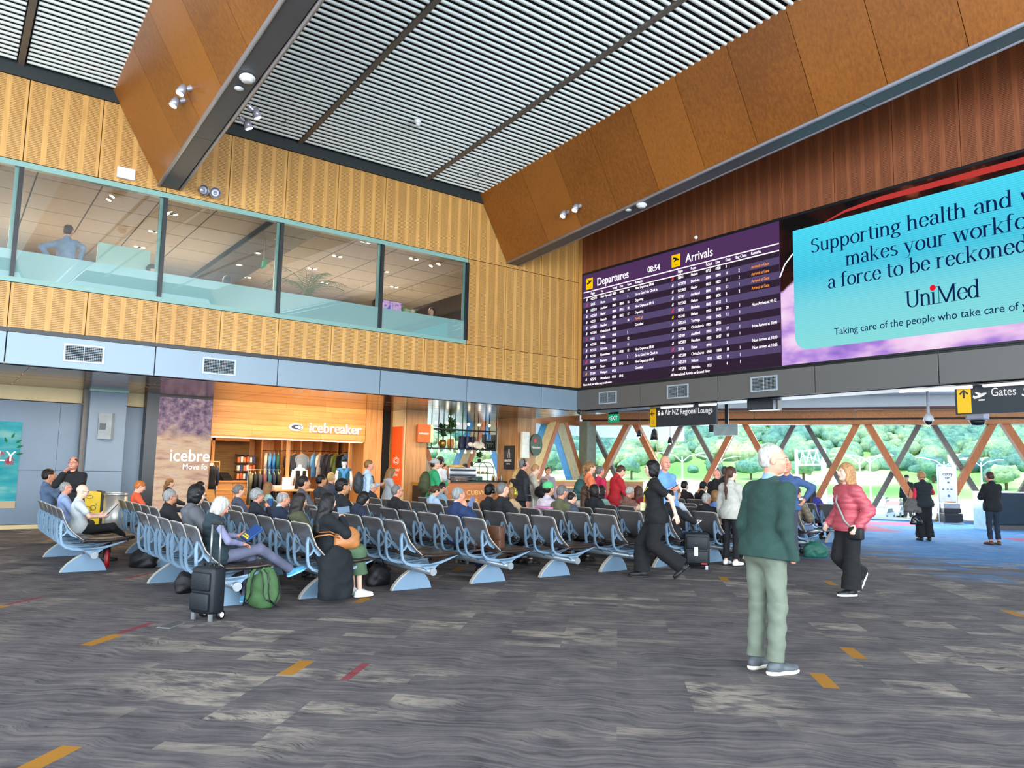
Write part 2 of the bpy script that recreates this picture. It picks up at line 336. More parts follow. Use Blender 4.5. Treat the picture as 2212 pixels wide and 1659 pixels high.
for i in range(len(ms)-1):
    w = empty('window_%d' % (i+1), 'structure'); a, b = ms[i], ms[i+1]
    MB().box(a, b, 15.73, 15.86, 6.74, 6.84).build('head_trim', TEAL, w); MB().box(a, b, 15.73, 15.86, 4.65, 4.74).build('sill_trim', TEAL, w)
    MB().box(b-.035, b+.035, 15.72, 15.84, 4.74, 6.74).build('mullion', BLK, w)
    MB().box(b-.10, b-.035, 15.80, 15.84, 4.74, 6.74).build('mullion_return', TEAL, w)
    MB().box(a+.035, b-.035, 15.785, 15.795, 4.74, 6.74).build('pane', GLS, w)
    MB().box(a+.035, b-.035, 15.797, 15.80, 4.74, 5.24).build('frosted_strip', FROST, w)
# ---------------------------------------------------------------- upper lounge seen through the glass
lf = empty('wall_lounge', 'structure')
PCH = mat('peach_wall', '#c9a180', .7, var=.05); DKW = mat('dark_lounge_wall', '#2a2724', .6, var=.1); CT = mat('ceiling_tile', '#8f857c', .8, var=.04)
MB().box(-6, 14, 26, 26.1, 4.3, 7.6).build('rear_wall', PCH, lf); MB().box(8.2, 14, 25.5, 25.6, 4.3, 7.6).build('dark_rear_wall', DKW, lf)
MB().box(13.8, 13.9, 15.95, 26, 4.3, 7.6).build('end_wall', DKW, lf); MB().box(-6.1, -6, 15.95, 26, 4.3, 7.6).build('end_wall', PCH, lf)
MB().box(-6, 14, 15.96, 26, 4.25, 4.4).build('lounge_floor', mat('lounge_floor', '#6b5a4a', .8), lf)
MB().box(-6, 14, 15.96, 26, 7.52, 7.6).build('ceiling_deck', DK, lf)
tile = MB().box(0, 1.17, 0, 1.17, 7.46, 7.5).mesh('tile'); tile.materials.append(CT)
tile_d = tile.copy(); tile_d.materials.clear(); tile_d.materials.append(mat('dark_ceiling_strip', '#3a332e', .6, var=.08))
for i in range(-5, 12):
    for j in range(8):
        x, y = i*1.2, 16.0+j*1.2
        o = bpy.data.objects.new('tile', tile); C.objects.link(o); o.parent = lf; o.location = (x, y, 0)
        if 5.6 < x < 7.0: o.location.z = -.16; o.data = tile_d
DLE = emis('warm_downlight', (1, .82, .58), 14)
DN = {}; LN = {.4: 'above the man in pale blue', 1.6: 'right of the man in pale blue', 4.: 'behind the second window from the left edge', 6.55: 'along the dark ceiling strip', 8.6: 'above the palm', 10.4: 'behind the rightmost window', 11.6: 'at the right end', 9.6: 'before the dark wall', 7.4: 'above the peach partition'}
def downlight(x, y, z=7.455, pair=True):
    DN[x] = DN.get(x, -1)+1; t = thing('downlight', (x, y, z), 0, None, 'light', 'downlights in the lounge ceiling'); t['label'] = '%s lounge downlight, %s from the glass %s' % ('twin-spot' if pair else 'single warm', ORD[DN[x]], LN[x])
    MB().lathe((0,0,0), [(.1,0),(.1,-.012),(.085,-.012),(.085,0)], 12).build('trim_ring', WHT, t)
    for dx in ((-.09, .09) if pair else (0,)): MB().lathe((dx,0,-.005), [(.05,0),(.05,-.01)], 10).build('lens', DLE, t)
for x, y in ((.4,18.5),(.4,20.3),(.4,22.1),(1.6,17.6),(4.,19.),(4.,20.8),(4.,22.6),(8.6,18.),(8.6,19.8),(8.6,21.6),(10.4,18.6),(10.4,20.4),(11.6,22.),(9.6,23.),(7.4,24.)): downlight(x, y)
for y in (17.2, 18.8, 20.4, 22.): downlight(6.55, y, 7.29, False)
tag(MB().box(2.3, 3.3, 17.4, 17.5, 4.4, 6.05).build('partition', mat('pale_partition', '#b9cdbd', .6, var=.02), None), 'pale green freestanding partition behind the lounge glass', 'partition')
tag(MB().box(5.1,5.14,17.2,18.4,4.4,5.45).build('screen_partition', mat('lilac_screen', '#b49aa8', .5), None), 'low lilac privacy screen in the upstairs lounge', 'screen')
tag(MB().box(6.6, 9.2, 24.2, 24.35, 4.4, 6.3).build('partition', mat('peach_partition', '#d6b48c', .6), None), 'peach lit partition behind the palm in the lounge', 'partition')
def tv(x, y, z, w, h, col, label):
    t = thing('television', (x, y, z), 0, label, 'television'); MB().bbox(-w/2-.02, w/2+.02, 0, .05, -h/2-.02, h/2+.02, .01).build('casing', BLK, t)
    m = bpy.data.materials.new('tv_picture'); m.use_nodes = True; g = G(m); m.node_tree.nodes.clear(); e = g.N('ShaderNodeEmission'); out = g.N('ShaderNodeOutputMaterial')
    P = g.N('ShaderNodeNewGeometry').outputs['Position']; g.link(g.ramp(g.noise(P, 6, 4), [(.35, hx(col[0])), (.5, hx(col[1])), (.65, hx(col[2]))]), e.inputs[0]); e.inputs[1].default_value = 1.2; g.link(e.outputs[0], out.inputs[0])
    MB().box(-w/2, w/2, -.006, 0, -h/2, h/2).build('picture', m, t)
tv(9.15, 17.5, 5.60, .62, .5, ('#2a48c0', '#c8a0b8', '#3048b0'), 'wall television with a blue and lilac picture in the lounge')
tv(9.78, 17.6, 5.52, .46, .46, ('#0c100e', '#3d7a4a', '#c49a90'), 'dark green lit television right of the blue one in the lounge')
# ---------------------------------------------------------------- right wall
wr = empty('wall_right', 'structure')
MB().box(14.22, 14.4, -14, 15.75, 3.2, 10).build('backing', DK, wr)
y = -6.4
while y < 15.7:
    a, b = y, min(y+1.2, 15.6); MB().box(14.15, 14.2, a+.007, b-.007, 7.06, 9.6).build('panel', WR, wr); y += 1.2
MB().box(14.15, 14.2, 15.6, 15.75, 3.84, 9.6).build('panel', WLd, wr); MB().box(14.15, 14.2, 15.52, 15.595, 3.84, 7.05).build('panel', WR, wr)
MB().box(14.145, 14.2, -14, 15.75, 3.765, 3.835).build('shadow_gap', BLK, wr)
ys = [15.75, 13.36, 10.95, 8.53, 6.13, 3.72, 1.31, -1.1]
for a, b in zip(ys[1:], ys): MB().bbox(14.135, 14.2, a+.008, b-.008, 3.2, 3.76, .006).build('fascia_panel', FASR, wr)
for y in (14.52, 12.12, 9.72): vent((14.135, y, 3.49), (0,-1,0), wr)
MB().box(14.15, 15.0, -14, 15.75, 3.2, 3.22).build('soffit_lip', DGM, wr)
# ---------------------------------------------------------------- ceiling: slats, tracks, dark void
ce = empty('ceiling', 'structure'); SL = .075; zc = lambda y, z=8.62: z+SL*(15.75-y)
MB().add([(-8,15.8,zc(15.8)+.2),(15,15.8,zc(15.8)+.2),(15,-14,zc(-14)+.2),(-8,-14,zc(-14)+.2),(-8,15.8,zc(15.8)+.3),(15,15.8,zc(15.8)+.3),(15,-14,zc(-14)+.3),(-8,-14,zc(-14)+.3)],
    [(0,1,2,3),(7,6,5,4),(0,4,5,1),(1,5,6,2),(2,6,7,3),(3,7,4,0)]).build('deck', mat('deck', '#2a2528', .9, var=0), ce)
def slatmesh(L):
    mb = MB(); prof = [(-.042,.0),(-.036,-.022),(-.015,-.034),(.015,-.034),(.036,-.022),(.042,0)]
    mb.loft([[(xx, a, b) for a, b in prof] for xx in (0, .02, L-.02, L)]); me = mb.mesh('slat'); me.materials.append(SLAT); me.shade_smooth(); return me
segs = [(-3.0, .55), (.70, 2.2), (4.2, 5.75), (5.88, 9.0), (9.14, 10.7)]
rest = MB()
for (a, b) in segs:
    me = slatmesh(b-a); k = 0; y = 15.56
    while y > -8:
        lim = 12.3 if b < 3 else 5.6
        if y > lim and not (b < 1 and y < 13): o = bpy.data.objects.new('slat', me); C.objects.link(o); o.parent = ce; o.location = (a, y, zc(y)); k += 1
        else: rest.box(a, b, y-.042, y+.042, zc(y)-.034, zc(y))
        y -= .148
r = rest.build('slats', SLAT, ce); r['kind'] = 'stuff'
for x in (.62, 5.81, 9.07): MB().add([(x+dx, yy, zc(yy)-.05+dz) for yy in (15.7, -10) for dz in (0, .09) for dx in (-.05, .05)], [(0,1,3,2),(4,6,7,5),(0,4,5,1),(2,3,7,6),(0,2,6,4),(1,5,7,3)]).build('track', mat('track_metal', '#6e675e', .5, .2), ce)
# ---------------------------------------------------------------- V-shaped plywood beams with metal soffits
def beam(xc, lab, ya=15.72):
    t = thing('roof_beam', (xc, 0, 0), 0, lab, 'beam', 'plywood roof beams')
    def yz(y, z): return z+SL*(15.75-y)
    for sgn in (-1, 1):
        y = 15.72; cuts = [15.72]+[14.0-1.2*k for k in range(20)]
        for a, b in zip(cuts, cuts[1:]):
            xt, xb = sgn*1.13, sgn*.20; g_ = .006
            q = [(xt, a-g_, yz(a, 8.62)), (xb, a-g_, yz(a, 6.97)), (xb, b+g_, yz(b, 6.97)), (xt, b+g_, yz(b, 8.62))]
            mb = MB(); mb.add(q+[(x_-sgn*.03, y_, z_) for x_, y_, z_ in q], [(0,1,2,3),(7,6,5,4),(0,4,5,1),(1,5,6,2),(2,6,7,3),(3,7,4,0)]); mb.build('panel', WB, t)
        mb = MB(); q = [(sgn*1.08, 15.7, yz(15.7,8.6)), (sgn*.16, 15.7, yz(15.7,6.98)), (sgn*.16, -10, yz(-10,6.98)), (sgn*1.08, -10, yz(-10,8.6))]; mb.add(q, [(0,1,2,3)]); mb.build('core', DK, t)
    cuts = [15.7-1.2*k for k in range(21)]
    for a, b in zip(cuts[::2], cuts[2::2]):
        mb = MB(); q = [(-.19, a-.004, yz(a,6.965)), (.15, a-.004, yz(a,6.965)), (.15, b+.004, yz(b,6.965)), (-.19, b+.004, yz(b,6.965))]
        mb.add(q+[(x_, y_, z_-.03) for x_, y_, z_ in q], [(0,1,2,3),(7,6,5,4),(0,4,5,1),(1,5,6,2),(2,6,7,3),(3,7,4,0)]); mb.build('soffit_panel', DGM, t)
    for x_, r_, nm in ((-.2, .035, 'edge_tube'), (.2, .03, 'edge_tube')): MB().tube([(x_, 15.7, yz(15.7,6.95)), (x_, 2, yz(2,6.95)), (x_, -8, yz(-8,6.95))], r_, 10).build(nm, LGM, t, True)
    return t
beam(3.24, 'plywood-clad V beam at the upper left of the hall'); beam(11.78, 'long plywood-clad V beam in front of the flight board wall')

PLB = mat('palm_frond', '#4a7238', .5, var=.3); t = thing('potted_palm', (6.8, 17.3, 4.4), 0, 'tall green palm standing in the upstairs lounge window', 'plant'); MB().lathe((0,0,0), [(.16,0),(.2,.35),(.18,.35)], 16).build('pot', BLK, t, True)
MB().tube([(0,0,.3),(.02,0,1.2)], .03).build('trunk', mat('palm_trunk', '#5a4a30', .8), t); pr_ = random.Random(5)
for i in range(11):
    a = i*2.4; up_ = .10+.62*pr_.random(); L_ = .9+.4*pr_.random(); pts = []; fr = MB(); z0 = 1.2
    for k in range(9): q = k/8; r_ = L_*q*math.sin(up_+.5*q); pts.append(Vector((r_*math.cos(a), r_*math.sin(a), z0+L_*q*math.cos(up_+.75*q))))
    fr.tube(pts, .007, 5)
    for k in range(1, 9):
        for s_ in (-1, 1):
            for dd in (0, .5):
                p = pts[k-1].lerp(pts[k], dd); d = (pts[k]-pts[k-1]).normalized(); sd = d.cross(Vector((0,0,1))).normalized()*s_; l = .24*math.sin(math.pi*(k+dd)/9.5)+.05; e_ = p+sd*l*.8+d*l*.7-Vector((0,0,l*.25)); m_ = p.lerp(e_, .5)+Vector((0,0,.01)); w_ = d*.012; fr.add([p, m_+w_, e_, m_-w_], [(0,1,2,3)])
    fr.build('frond', PLB, t)
t = thing('exit_sign', (6.25, 19, 6.62), 0, 'small green running-man exit sign in the lounge', 'sign'); MB().box(-.02,.02,-.22,.12,-.09,.1).build('board', emis('lounge_exit', hx('#4aa070'), .9), t); MB().box(-.024,-.02,-.08,.0,-.06,.07).build('pictogram', WHT, t); MB().box(-.005,.005,-.1,.0,.1,.84).build('hanger', STEEL, t)
# ---------------------------------------------------------------- ground floor under the left wall: soffit, grey wall, screen
SOF = mat('brown_metal_soffit', '#6b4526', .16, .45, var=.08, scale=1.); SOFW = mat('white_gloss_ceiling', '#dfe6e8', .2, .1, var=.04, scale=.8)
so = empty('trim_1', 'structure')
xs = [-6+2.4*k for k in range(9)]+[15.4]
for a, b in zip(xs, xs[1:]):
    for c, d in ((15.8, 17.55), (17.6, 18.3), (18.35, 20.05), (20.08, 27)): MB().box(a+.004, b-.004, c, d, 3.2, 3.24).build('soffit_panel', SOF, so)
STR = emis('warm_light_strip', (1, .62, .25), 3.0)
for y, b in ((17.575, 12.5), (18.325, 12.5), (20.065, 11)): MB().box(-6, b, y-.018, y+.018, 3.205, 3.225).build('light_strip', STR, so)
MB().box(-6, 15.4, 15.8, 27, 3.25, 3.3).build('soffit_deck', DK, so)
wg = empty('wall_back', 'structure')
xs = [-6, -3.6, -1.2, .6, 2.2, 2.72]
for a, b in zip(xs, xs[1:]):
    MB().box(a+.003, b-.003, 20.3, 20.36, .1, 1.3).build('panel', GRW, wg); MB().box(a+.003, b-.003, 20.3, 20.36, 1.306, 2.86).build('panel', GRW, wg)
MB().box(-6, 4.0, 20.34, 20.45, 0, 3.2).build('backing', DK, wg); MB().box(-6, 2.72, 20.32, 20.36, 2.88, 3.2).build('bulkhead', CRM, wg); MB().box(3.5, 4.0, 20.32, 20.36, 2.88, 3.2).build('bulkhead', CRM, wg)
MB().box(3.5, 4.0, 20.3, 20.36, .1, 2.86).build('panel', GRW, wg)
MB().box(-6, 2.72, 20.25, 20.33, 0, .09).build('skirting', CRM, wg)
pc = empty('trim_2', 'structure')
MB().bbox(2.72, 3.5, 19.8, 20.36, 1.306, 3.15, .01).box(2.72, 3.5, 19.8, 20.36, 0, 1.3).build('column_cladding', GRW, pc)
MB().box(2.70, 3.52, 19.78, 20.36, 3.15, 3.2).build('column_cap', TEAL, pc)
MB().box(2.62, 2.72, 20.0, 20.3, 0, 3.2).build('reveal', mat('grey_reveal', '#6d6a66', .6), pc)
t = thing('wall_speaker', (3.08, 19.8, 2.35), 0, 'grey box-shaped wall speaker on the grey column', 'speaker')
MB().prism([(-.16,0),(-.16,-.05),(.1,-.14),(.16,-.06),(.16,0)], (0,0,-.3), (1,0,0), (0,1,0), (0,0,.6)).build('casing', mat('grey_plastic', '#7f8a92', .5), t)
MB().box(-.1, .02, -.128, -.1, -.08, .06, Rz(-.33)).build('grille', mat('grey_dark', '#3b4248', .5), t)
def picmat(key, stops, scale, st=None, strength=1., detail=5, rough=.6, zsplit=None):
    m = bpy.data.materials.new(key); m.use_nodes = True; g = G(m); m.node_tree.nodes.clear(); e = g.N('ShaderNodeEmission'); out = g.N('ShaderNodeOutputMaterial')
    P = g.N('ShaderNodeNewGeometry').outputs['Position']; f = g.noise(P, scale, detail, st=st, rough=rough); c = g.ramp(f, [(p, hx(h)) for p, h in stops])
    if zsplit:
        sx = g.N('ShaderNodeSeparateXYZ'); g.link(P, sx.inputs[0])
        k = g.m('MULTIPLY', g.m('SUBTRACT', g.m('ADD', g.m('ADD', sx.outputs[2], g.m('MULTIPLY', sx.outputs[0], .0)), g.m('MULTIPLY', g.noise(P, 1.3, 4), 1.2)), zsplit[0]), 5, clamp=True)
        c2 = g.ramp(g.noise(P, 7, 6, rough=.7), [(p, hx(h)) for p, h in zsplit[1]]); c = g.mix(k, c, c2)
    g.link(c, e.inputs[0]); e.inputs[1].default_value = strength*.82; g.link(e.outputs[0], out.inputs[0]); return m
LET = emis('white_lettering', (1, 1, 1), 1.6)
t = thing('video_screen', (4.88, 20.1, 0), 0, 'tall video screen with a hillside picture and cropped icebre lettering', 'screen')
MB().box(-.92, -.645, -.15, .3, 0, 3.2).box(-.645, .67, .03, .3, 0, 3.2).build('frame', mat('black_frame', '#17191b', .35), t)
MB().box(-.645, .655, 0, .03, .12, 3.15).build('picture', picmat('hillside_picture', [(.3, '#b88c84'), (.45, '#d8b49a'), (.6, '#e2c9a8'), (.75, '#c99ac0')], 2.2, (1, 1, 4), 1., zsplit=(2.75, [(.35, '#5c4f66'), (.5, '#8a7488'), (.65, '#b89ca4')])), t)
text('lettering', 'icebre', (-.30, -.004, 1.58), .42, LET, t, FL, off=.004, sx=.92); text('lettering', 'Move fo', (.02, -.004, 1.38), .2, LET, t, FL, sx=.9)
# ---------------------------------------------------------------- clothing shop: timber front and interior
sh = empty('wall_shop', 'structure')
TIM = WT; TIMV = wood('timber_post', '#dba060', '#bd7c40', 'z', .5, knots=True); OSB = wood('strand_board', '#7a5a22', '#4c3610', 'x', .7)
z = 2.28
for i in range(6):
    h = .92/6; cut = [5.55, 5.55+1.1+(i*1.7) % 1.9, 8.6+(i*.9) % 1.1, 9.96]
    for a, b in zip(cut, cut[1:]): MB().box(a+.002, b-.002, 20.33+.004*(i % 2), 20.42, z+.002, z+h-.002).build('plank', TIM, sh)
    z += h
for i in range(3): MB().box(9.97+i*.18, 10.145+i*.18, 20.32+.004*(i % 2), 20.42, 0, 3.2).build('plank', TIMV, sh)
MB().box(5.56, 9.96, 20.35, 20.42, 2.24, 2.28).build('edge', TIM, sh); MB().box(5.6, 9.9, 20.36, 20.40, 2.215, 2.238).build('light_strip', emis('shop_strip', (1,.85,.6), 6), sh)
MB().box(10.52, 10.8, 20.4, 20.5, 0, 3.2).build('gap', DK, sh); MB().box(5.53, 5.62, 20.33, 20.45, 0, 2.24).build('post', TIMV, sh)
for x in (6.06, 8.02, 9.94): MB().box(x-.04, x+.04, 22.2 if x < 7 else 21.2, 22.3 if x < 7 else 21.3, 0, 2.6).build('post', TIMV, sh)
MB().box(4.6, 12, 25.0, 25.1, 0, 3.2).build('rear_wall', TIMV, sh); MB().box(4.5, 4.6, 20.5, 25, 0, 3.2).build('side_wall', OSB, sh); MB().box(11.2, 11.3, 20.5, 25, 0, 3.2).build('side_wall', TIMV, sh)
MB().box(4.6, 8.0, 24.6, 24.7, .9, 2.9).build('strand_panel', OSB, sh); MB().box(4.6, 7.9, 24.3, 24.45, 2.25, 2.36).build('lintel', TIM, sh); 
for x in (5.5, 6.3, 6.75): MB().box(x, x+.09, 24.3, 24.42, 0, 2.9).build('post', TIMV, sh)
MB().box(5.62, 6.2, 24.35, 24.5, 1.0, 2.25).build('panel', TIMV, sh)
for i in range(6): MB().box(4.7+i*.0, 11, 20.8+i*.75, 20.9+i*.75, 2.75, 2.95).build('joist', TIM, sh)
for x in (8.3, 8.95, 9.6, 10.3, 10.9, 11.15): MB().box(x, x+.05, 24.35, 25, 0, 2.9).build('fin', TIMV, sh)
SGW = emis('sign_white', (1,1,1), 1.3)
t = thing('shop_sign', (8.4, 20.32, 2.56), 0, 'white raised icebreaker sign with oval logo on the timber shopfront', 'sign')
text('lettering', 'icebreaker', (-.18, -.02, -.1), .40, SGW, t, FL, off=.002, ext=.02, sx=.93)
mb = MB(); rings = []
for r, y in ((1, 0), (1, -.03)): rings.append([(-.55+.2*r*math.cos(a), y, .02+.105*r*math.sin(a)) for a in [2*math.pi*i/28 for i in range(28)]])
mb.loft(rings).build('logo_oval', SGW, t)
NAVY = mat('logo_dark', '#262b3a', .5, var=0)
MB().prism([(-.55+.125*math.cos(a)-.01, .02+.06*math.sin(a)) for a in [math.pi*.5+math.pi*i/14 for i in range(15)]]+[(-.5,-.04),(-.5,-.01),(-.58,-.005),(-.58,.045),(-.5,.05),(-.5,.08)], (0,-.034,0), (1,0,0), (0,0,1), (0,.003,0)).build('logo_mark', NAVY, t)
MB().ribbon([(-.5,.075),(-.42,.07),(-.40,.045),(-.44,.02),(-.40,-.005),(-.42,-.035),(-.5,-.04)], .016, (0,-.034,0), (1,0,0), (0,0,1), (0,.003,0)).build('logo_mark', NAVY, t)
# counter with slatted front
t = thing('sales_counter', (6.5, 23.4, 0), 0, 'timber slatted sales counter at the back of the shop', 'counter')
for j in range(4):
    for i in range(8): MB().box(-1.35+j*.68, -.69+j*.68, 0, .03, .04+i*.115, .145+i*.115).build('slat', TIM, t)
MB().box(-1.35, 1.37, .03, .6, 0, .98).build('carcass', TIMV, t); MB().box(-1.4, 1.42, -.03, .65, .98, 1.03).build('worktop', TIM, t)
t = thing('till_screen', (7.1, 23.6, 1.03), .4, 'black tilted till screen on the shop counter', 'till'); MB().prism([(0,0),(.22,0),(.3,.22),(.26,.24)], (-.15,0,0), (0,1,0), (0,0,1), (.34,0,0)).build('display', BLK, t); MB().box(-.1,.1,.05,.25,0,.02).build('base', BLK, t)
COL = dict(black='#15171a', blue='#3d86c6', sky='#62a4d8', grey='#8f9ba4', dark='#3a3d47', olive='#6f8240', cream='#d9cdbd', white='#e8e8e6', navy='#1f2a44', maroon='#6b3c48', teal='#1d5a6e', green='#2f6a58', magenta='#a0389a', khaki='#6f6c50')
def cloth(k, col=None, rough=.85): return mat('cloth_'+k, col or COL.get(k, k), rough, var=.14, scale=9, bump=.35, bscale=14)
HANG = mat('hanger_wood', '#d8a868', .5)
def garment(x, y, z, k, L=.72, rz=0., label='', group='', long=True):
    t = thing('hanging_shirt', (x, y, z), rz, label, 'shirt', group); mb = MB(); rings = []
    prof = [(0,.05,.035),(-.03,.10,.04),(-.07,.20,.045),(-.16,.225,.055),(-.35,.21,.06),(-L,.22,.065)]
    for zz, w, d in prof: rings.append([(w*math.cos(a)*(1+.04*math.sin(5*a+zz*9)), d*math.sin(a)*(1+.15*math.sin(4*a+zz*12)), zz) for a in [2*math.pi*i/18 for i in range(18)]])
    mb.loft(rings, True); mb.build('body', cloth(k), t, True)
    for s_ in (-1, 1): MB().tube([(s_*.19,0,-.09),(s_*.25,.0,-.25),(s_*.26,.01,-.45 if long else -.28)], [.05,.05,.04], 8).build('sleeve', cloth(k), t, True)
    MB().tube([(-.17,0,-.05),(0,0,.015),(.17,0,-.05)], .011, 6).tube([(0,0,.015),(0,0,.07),(.02,0,.095),(.035,0,.07)], .004, 5).build('hanger', HANG, t)
    return t
def rail(x0, x1, y, z, label):
    t = thing('clothes_rail', (x0, y, z), 0, label, 'rail'); MB().cyl((0,0,0), (x1-x0,0,0), .012).build('bar', BLK, t)
    MB().box(-.01,.01,-.01,.6,-.01,.01).box(x1-x0-.01,x1-x0+.01,-.01,.6,-.01,.01).build('bracket', BLK, t)
rail(8.35, 8.9, 24.1, 1.98, 'short black clothes rail by the timber post'); rail(9.0, 9.65, 24.0, 2.0, 'black clothes rail between two timber fins'); rail(10.0, 12.0-.8, 24.0, 2.0, 'long black clothes rail at the right of the shop')
for i, k in enumerate(('cream', 'sky', 'blue', 'green')): garment(8.38+i*.13, 24.1, 1.9, k, .75, 1.2, ('cream','pale blue','mid blue','dark green')[i]+' shirt hanging left of the grey tees')
for i, k in enumerate(('black', 'dark', 'grey')): garment(9.05+i*.24, 24.0, 1.9, k, .7, .9-i*.4, ('black','charcoal','light grey')[i]+' tee hanging on the middle shop rail')
for i, (k, n_) in enumerate((('sky','denim blue shirt'),('cream','cream fleece'),('dark','charcoal grey top'),('dark','slate grey top'),('olive','olive green top'),('black','black tee'),('blue','bright blue hooded top'))):
    garment(9.9+i*.2, 23.9, 1.93, k, .78, .9-.12*i, n_+' hanging on the long rail at right')
t = thing('garment_rack', (7.35, 22.6, 0), .1, 'floor rack of dark jackets and trousers in the shop', 'rack')
MB().tube([(0,0,0),(0,0,1.38),(1.0,0,1.38),(1.0,0,0)], .014).box(-.02,.02,-.25,.25,0,.02).box(.98,1.02,-.25,.25,0,.02).build('frame', STEEL, t)
for i, (k, n_) in enumerate((('khaki','olive'),('black','black'),('dark','charcoal'),('maroon','maroon'),('teal','blue teal'),('navy','navy'),('black','black'))):
    garment(7.42+i*.14, 22.6, 1.3, k, .95, 1.35, n_+(' coat on the floor rack near the middle' if i < 5 else ' jacket at the right end of the floor rack'))
for i in range(5): garment(6.42+i*.09, 23.75, 1.48, ('green','black','black','navy','dark')[i], .38, 1.4, 'small %s garment, %s from the left on the counter-top rack' % (('green','black','black','navy','charcoal')[i], ORD[i]), 'garments on the counter-top rack', False)
t = thing('counter_rack', (6.38, 23.75, 1.03), 0, 'small timber rack of garments on the counter', 'rack'); MB().box(-.04,-.01,-.02,.02,0,.55).box(.45,.48,-.02,.02,0,.55).box(-.04,.48,-.02,.02,.55,.58).build('frame', HANG, t)
t = thing('shop_shelves', (7.55, 24.62, 0), 0, 'dark shelves against the timber wall behind the counter', 'shelf')
for i in range(5): MB().box(0, .62, -.3, .25, .78+i*.26, .8+i*.26).build('shelf', mat('dark_shelf', '#4a2f1c', .5), t)
for i in range(4):
    for j in range(6):
        k = ('#e07a4a', '#e8e0d4', '#e88a50', '#d8683c', '#ece4da', '#3a4a7a')[(i*2+j) % 6]
        tag(MB().bbox(7.58+j*.095, 7.655+j*.095, 24.36, 24.48, .805+i*.26, .97+i*.26+.02*(j % 2), .006).build('sock_box', mat('box_'+k, k, .6)), 'small %s box on the dark shelves, %s shelf up, %s from the left' % ('navy' if k == '#3a4a7a' else 'white' if k[1] == 'e' and k[3] in 'e8c' and k[3] != '8' else 'orange', ORD[i], ORD[j]), 'box', 'boxed products on the shop shelves')
SKN = mat('mannequin_white', '#e4e2df', .35, var=.02)
def mannequin(x, y, rz, top, legs, label, head=False, cap=None, sleeve='white'):
    t = thing('mannequin', (x, y, 0), rz, label, 'mannequin')
    mb = MB(); E = [(.86,.155,.10),(.98,.13,.09),(1.1,.125,.088),(1.25,.165,.11),(1.36,.175,.105),(1.43,.14,.075),(1.46,.055,.05),(1.53,.05,.05)]
    mb.loft([[(w*math.cos(a), d*math.sin(a), z) for a in [2*math.pi*i/18 for i in range(18)]] for z, w, d in E])
    mb.lathe((0,0,1.53), [(.05,0),(.052,.01),(.03,.02)]); 
    if head: mb.ball((0,.01,1.63), (.075,.095,.12), 14, 10)
    for s_ in (-1, 1): mb.tube([(s_*.1,.02,.04),(s_*.095,.0,.5),(s_*.085,0,.86)], [.045,.06,.085], 10)
    mb.build('body', SKN, t, True)
    tp = MB(); tp.loft([[(w*1.1*math.cos(a), d*1.16*math.sin(a), z) for a in [2*math.pi*i/18 for i in range(18)]] for z, w, d in [(.83,.165,.115)]+E[1:6]+[(1.47,.07,.065)]]); tp.build('top', cloth(top), t, True)
    for s_ in (-1, 1):
        MB().tube([(s_*.17,0,1.39),(s_*.22,0,1.15),(s_*.215,.03,.92)], [.06,.05,.035], 10).build('sleeve', cloth(sleeve), t, True); MB().ball((s_*.212,.04,.86), (.025,.035,.06)).build('hand', SKN, t, True)
    lg = MB()
    for s_ in (-1, 1): lg.tube([(s_*.1,.01,.08),(s_*.095,0,.5),(s_*.085,0,.86)], [.065,.075,.10], 12)
    lg.build('trousers', cloth(legs), t, True)
    if cap: MB().ball((0,.01,1.70), (.085,.105,.07), 14, 8).box(-.06,.06,-.2,-.08,1.67,1.685).build('cap', cloth(cap), t, True)
    MB().lathe((0,0,0), [(.16,0),(.16,.015),(.01,.02)]).build('base', STEEL, t); return t
mannequin(6.15, 22.1, .2, 'black', 'dark', 'headless mannequin in black vest over slate sleeves and grey trousers', sleeve='navy')
mannequin(8.45, 21.4, .05, 'white', 'black', 'mannequin in white top with open black vest', sleeve='white')
mannequin(9.65, 21.0, -.4, 'teal', 'black', 'mannequin in cap and teal printed tee by the entrance', True, 'black', 'white')
mannequin(5.62, 21.6, .3, 'magenta', 'black', 'mannequin in magenta top half hidden behind the video screen', sleeve='magenta')
tag(MB().loft([[(8.45+sx*w, 21.4-d, z) for sx, d in ((-1,.10),(-.6,.15),(-.28,.155),(-.28,.12),(-.9,.05))] for z, w in ((.84,.17),(1.1,.15),(1.38,.16))]).loft([[(8.45-sx*w, 21.4-d, z) for sx, d in ((-1,.10),(-.6,.15),(-.28,.155),(-.28,.12),(-.9,.05))] for z, w in ((.84,.17),(1.1,.15),(1.38,.16))]).build('vest', cloth('black')), 'open black vest worn over the white mannequin top', 'vest')
t = thing('blue_jumper', (9.65, 21.0, 0), -.4, 'blue jumper tied around the shoulders of the capped mannequin', 'jumper')
MB().tube([(-.17,.06,1.42),(-.1,-.1,1.44),(0,-.16,1.28),(.02,-.17,1.05),(.03,-.17,.85)], [.05,.055,.05,.045,.04], 10).tube([(.17,.06,1.42),(.1,-.1,1.44),(0,-.16,1.3),(-.05,-.17,1.1)], [.05,.055,.05,.04], 10).build('knit', cloth('blue'), t, True)
t = thing('display_table', (8.1, 21.2, 0), 0, 'pale timber display table with folded clothes in the shop entrance', 'table')
MB().bbox(-.55, .75, -.35, .35, .80, .85, .008).build('tabletop', TIM, t)
for a in (-.5, .7):
    for b in (-.3, .3): MB().box(a-.02, a+.02, b-.02, b+.02, 0, .8).build('leg', BLK, t)
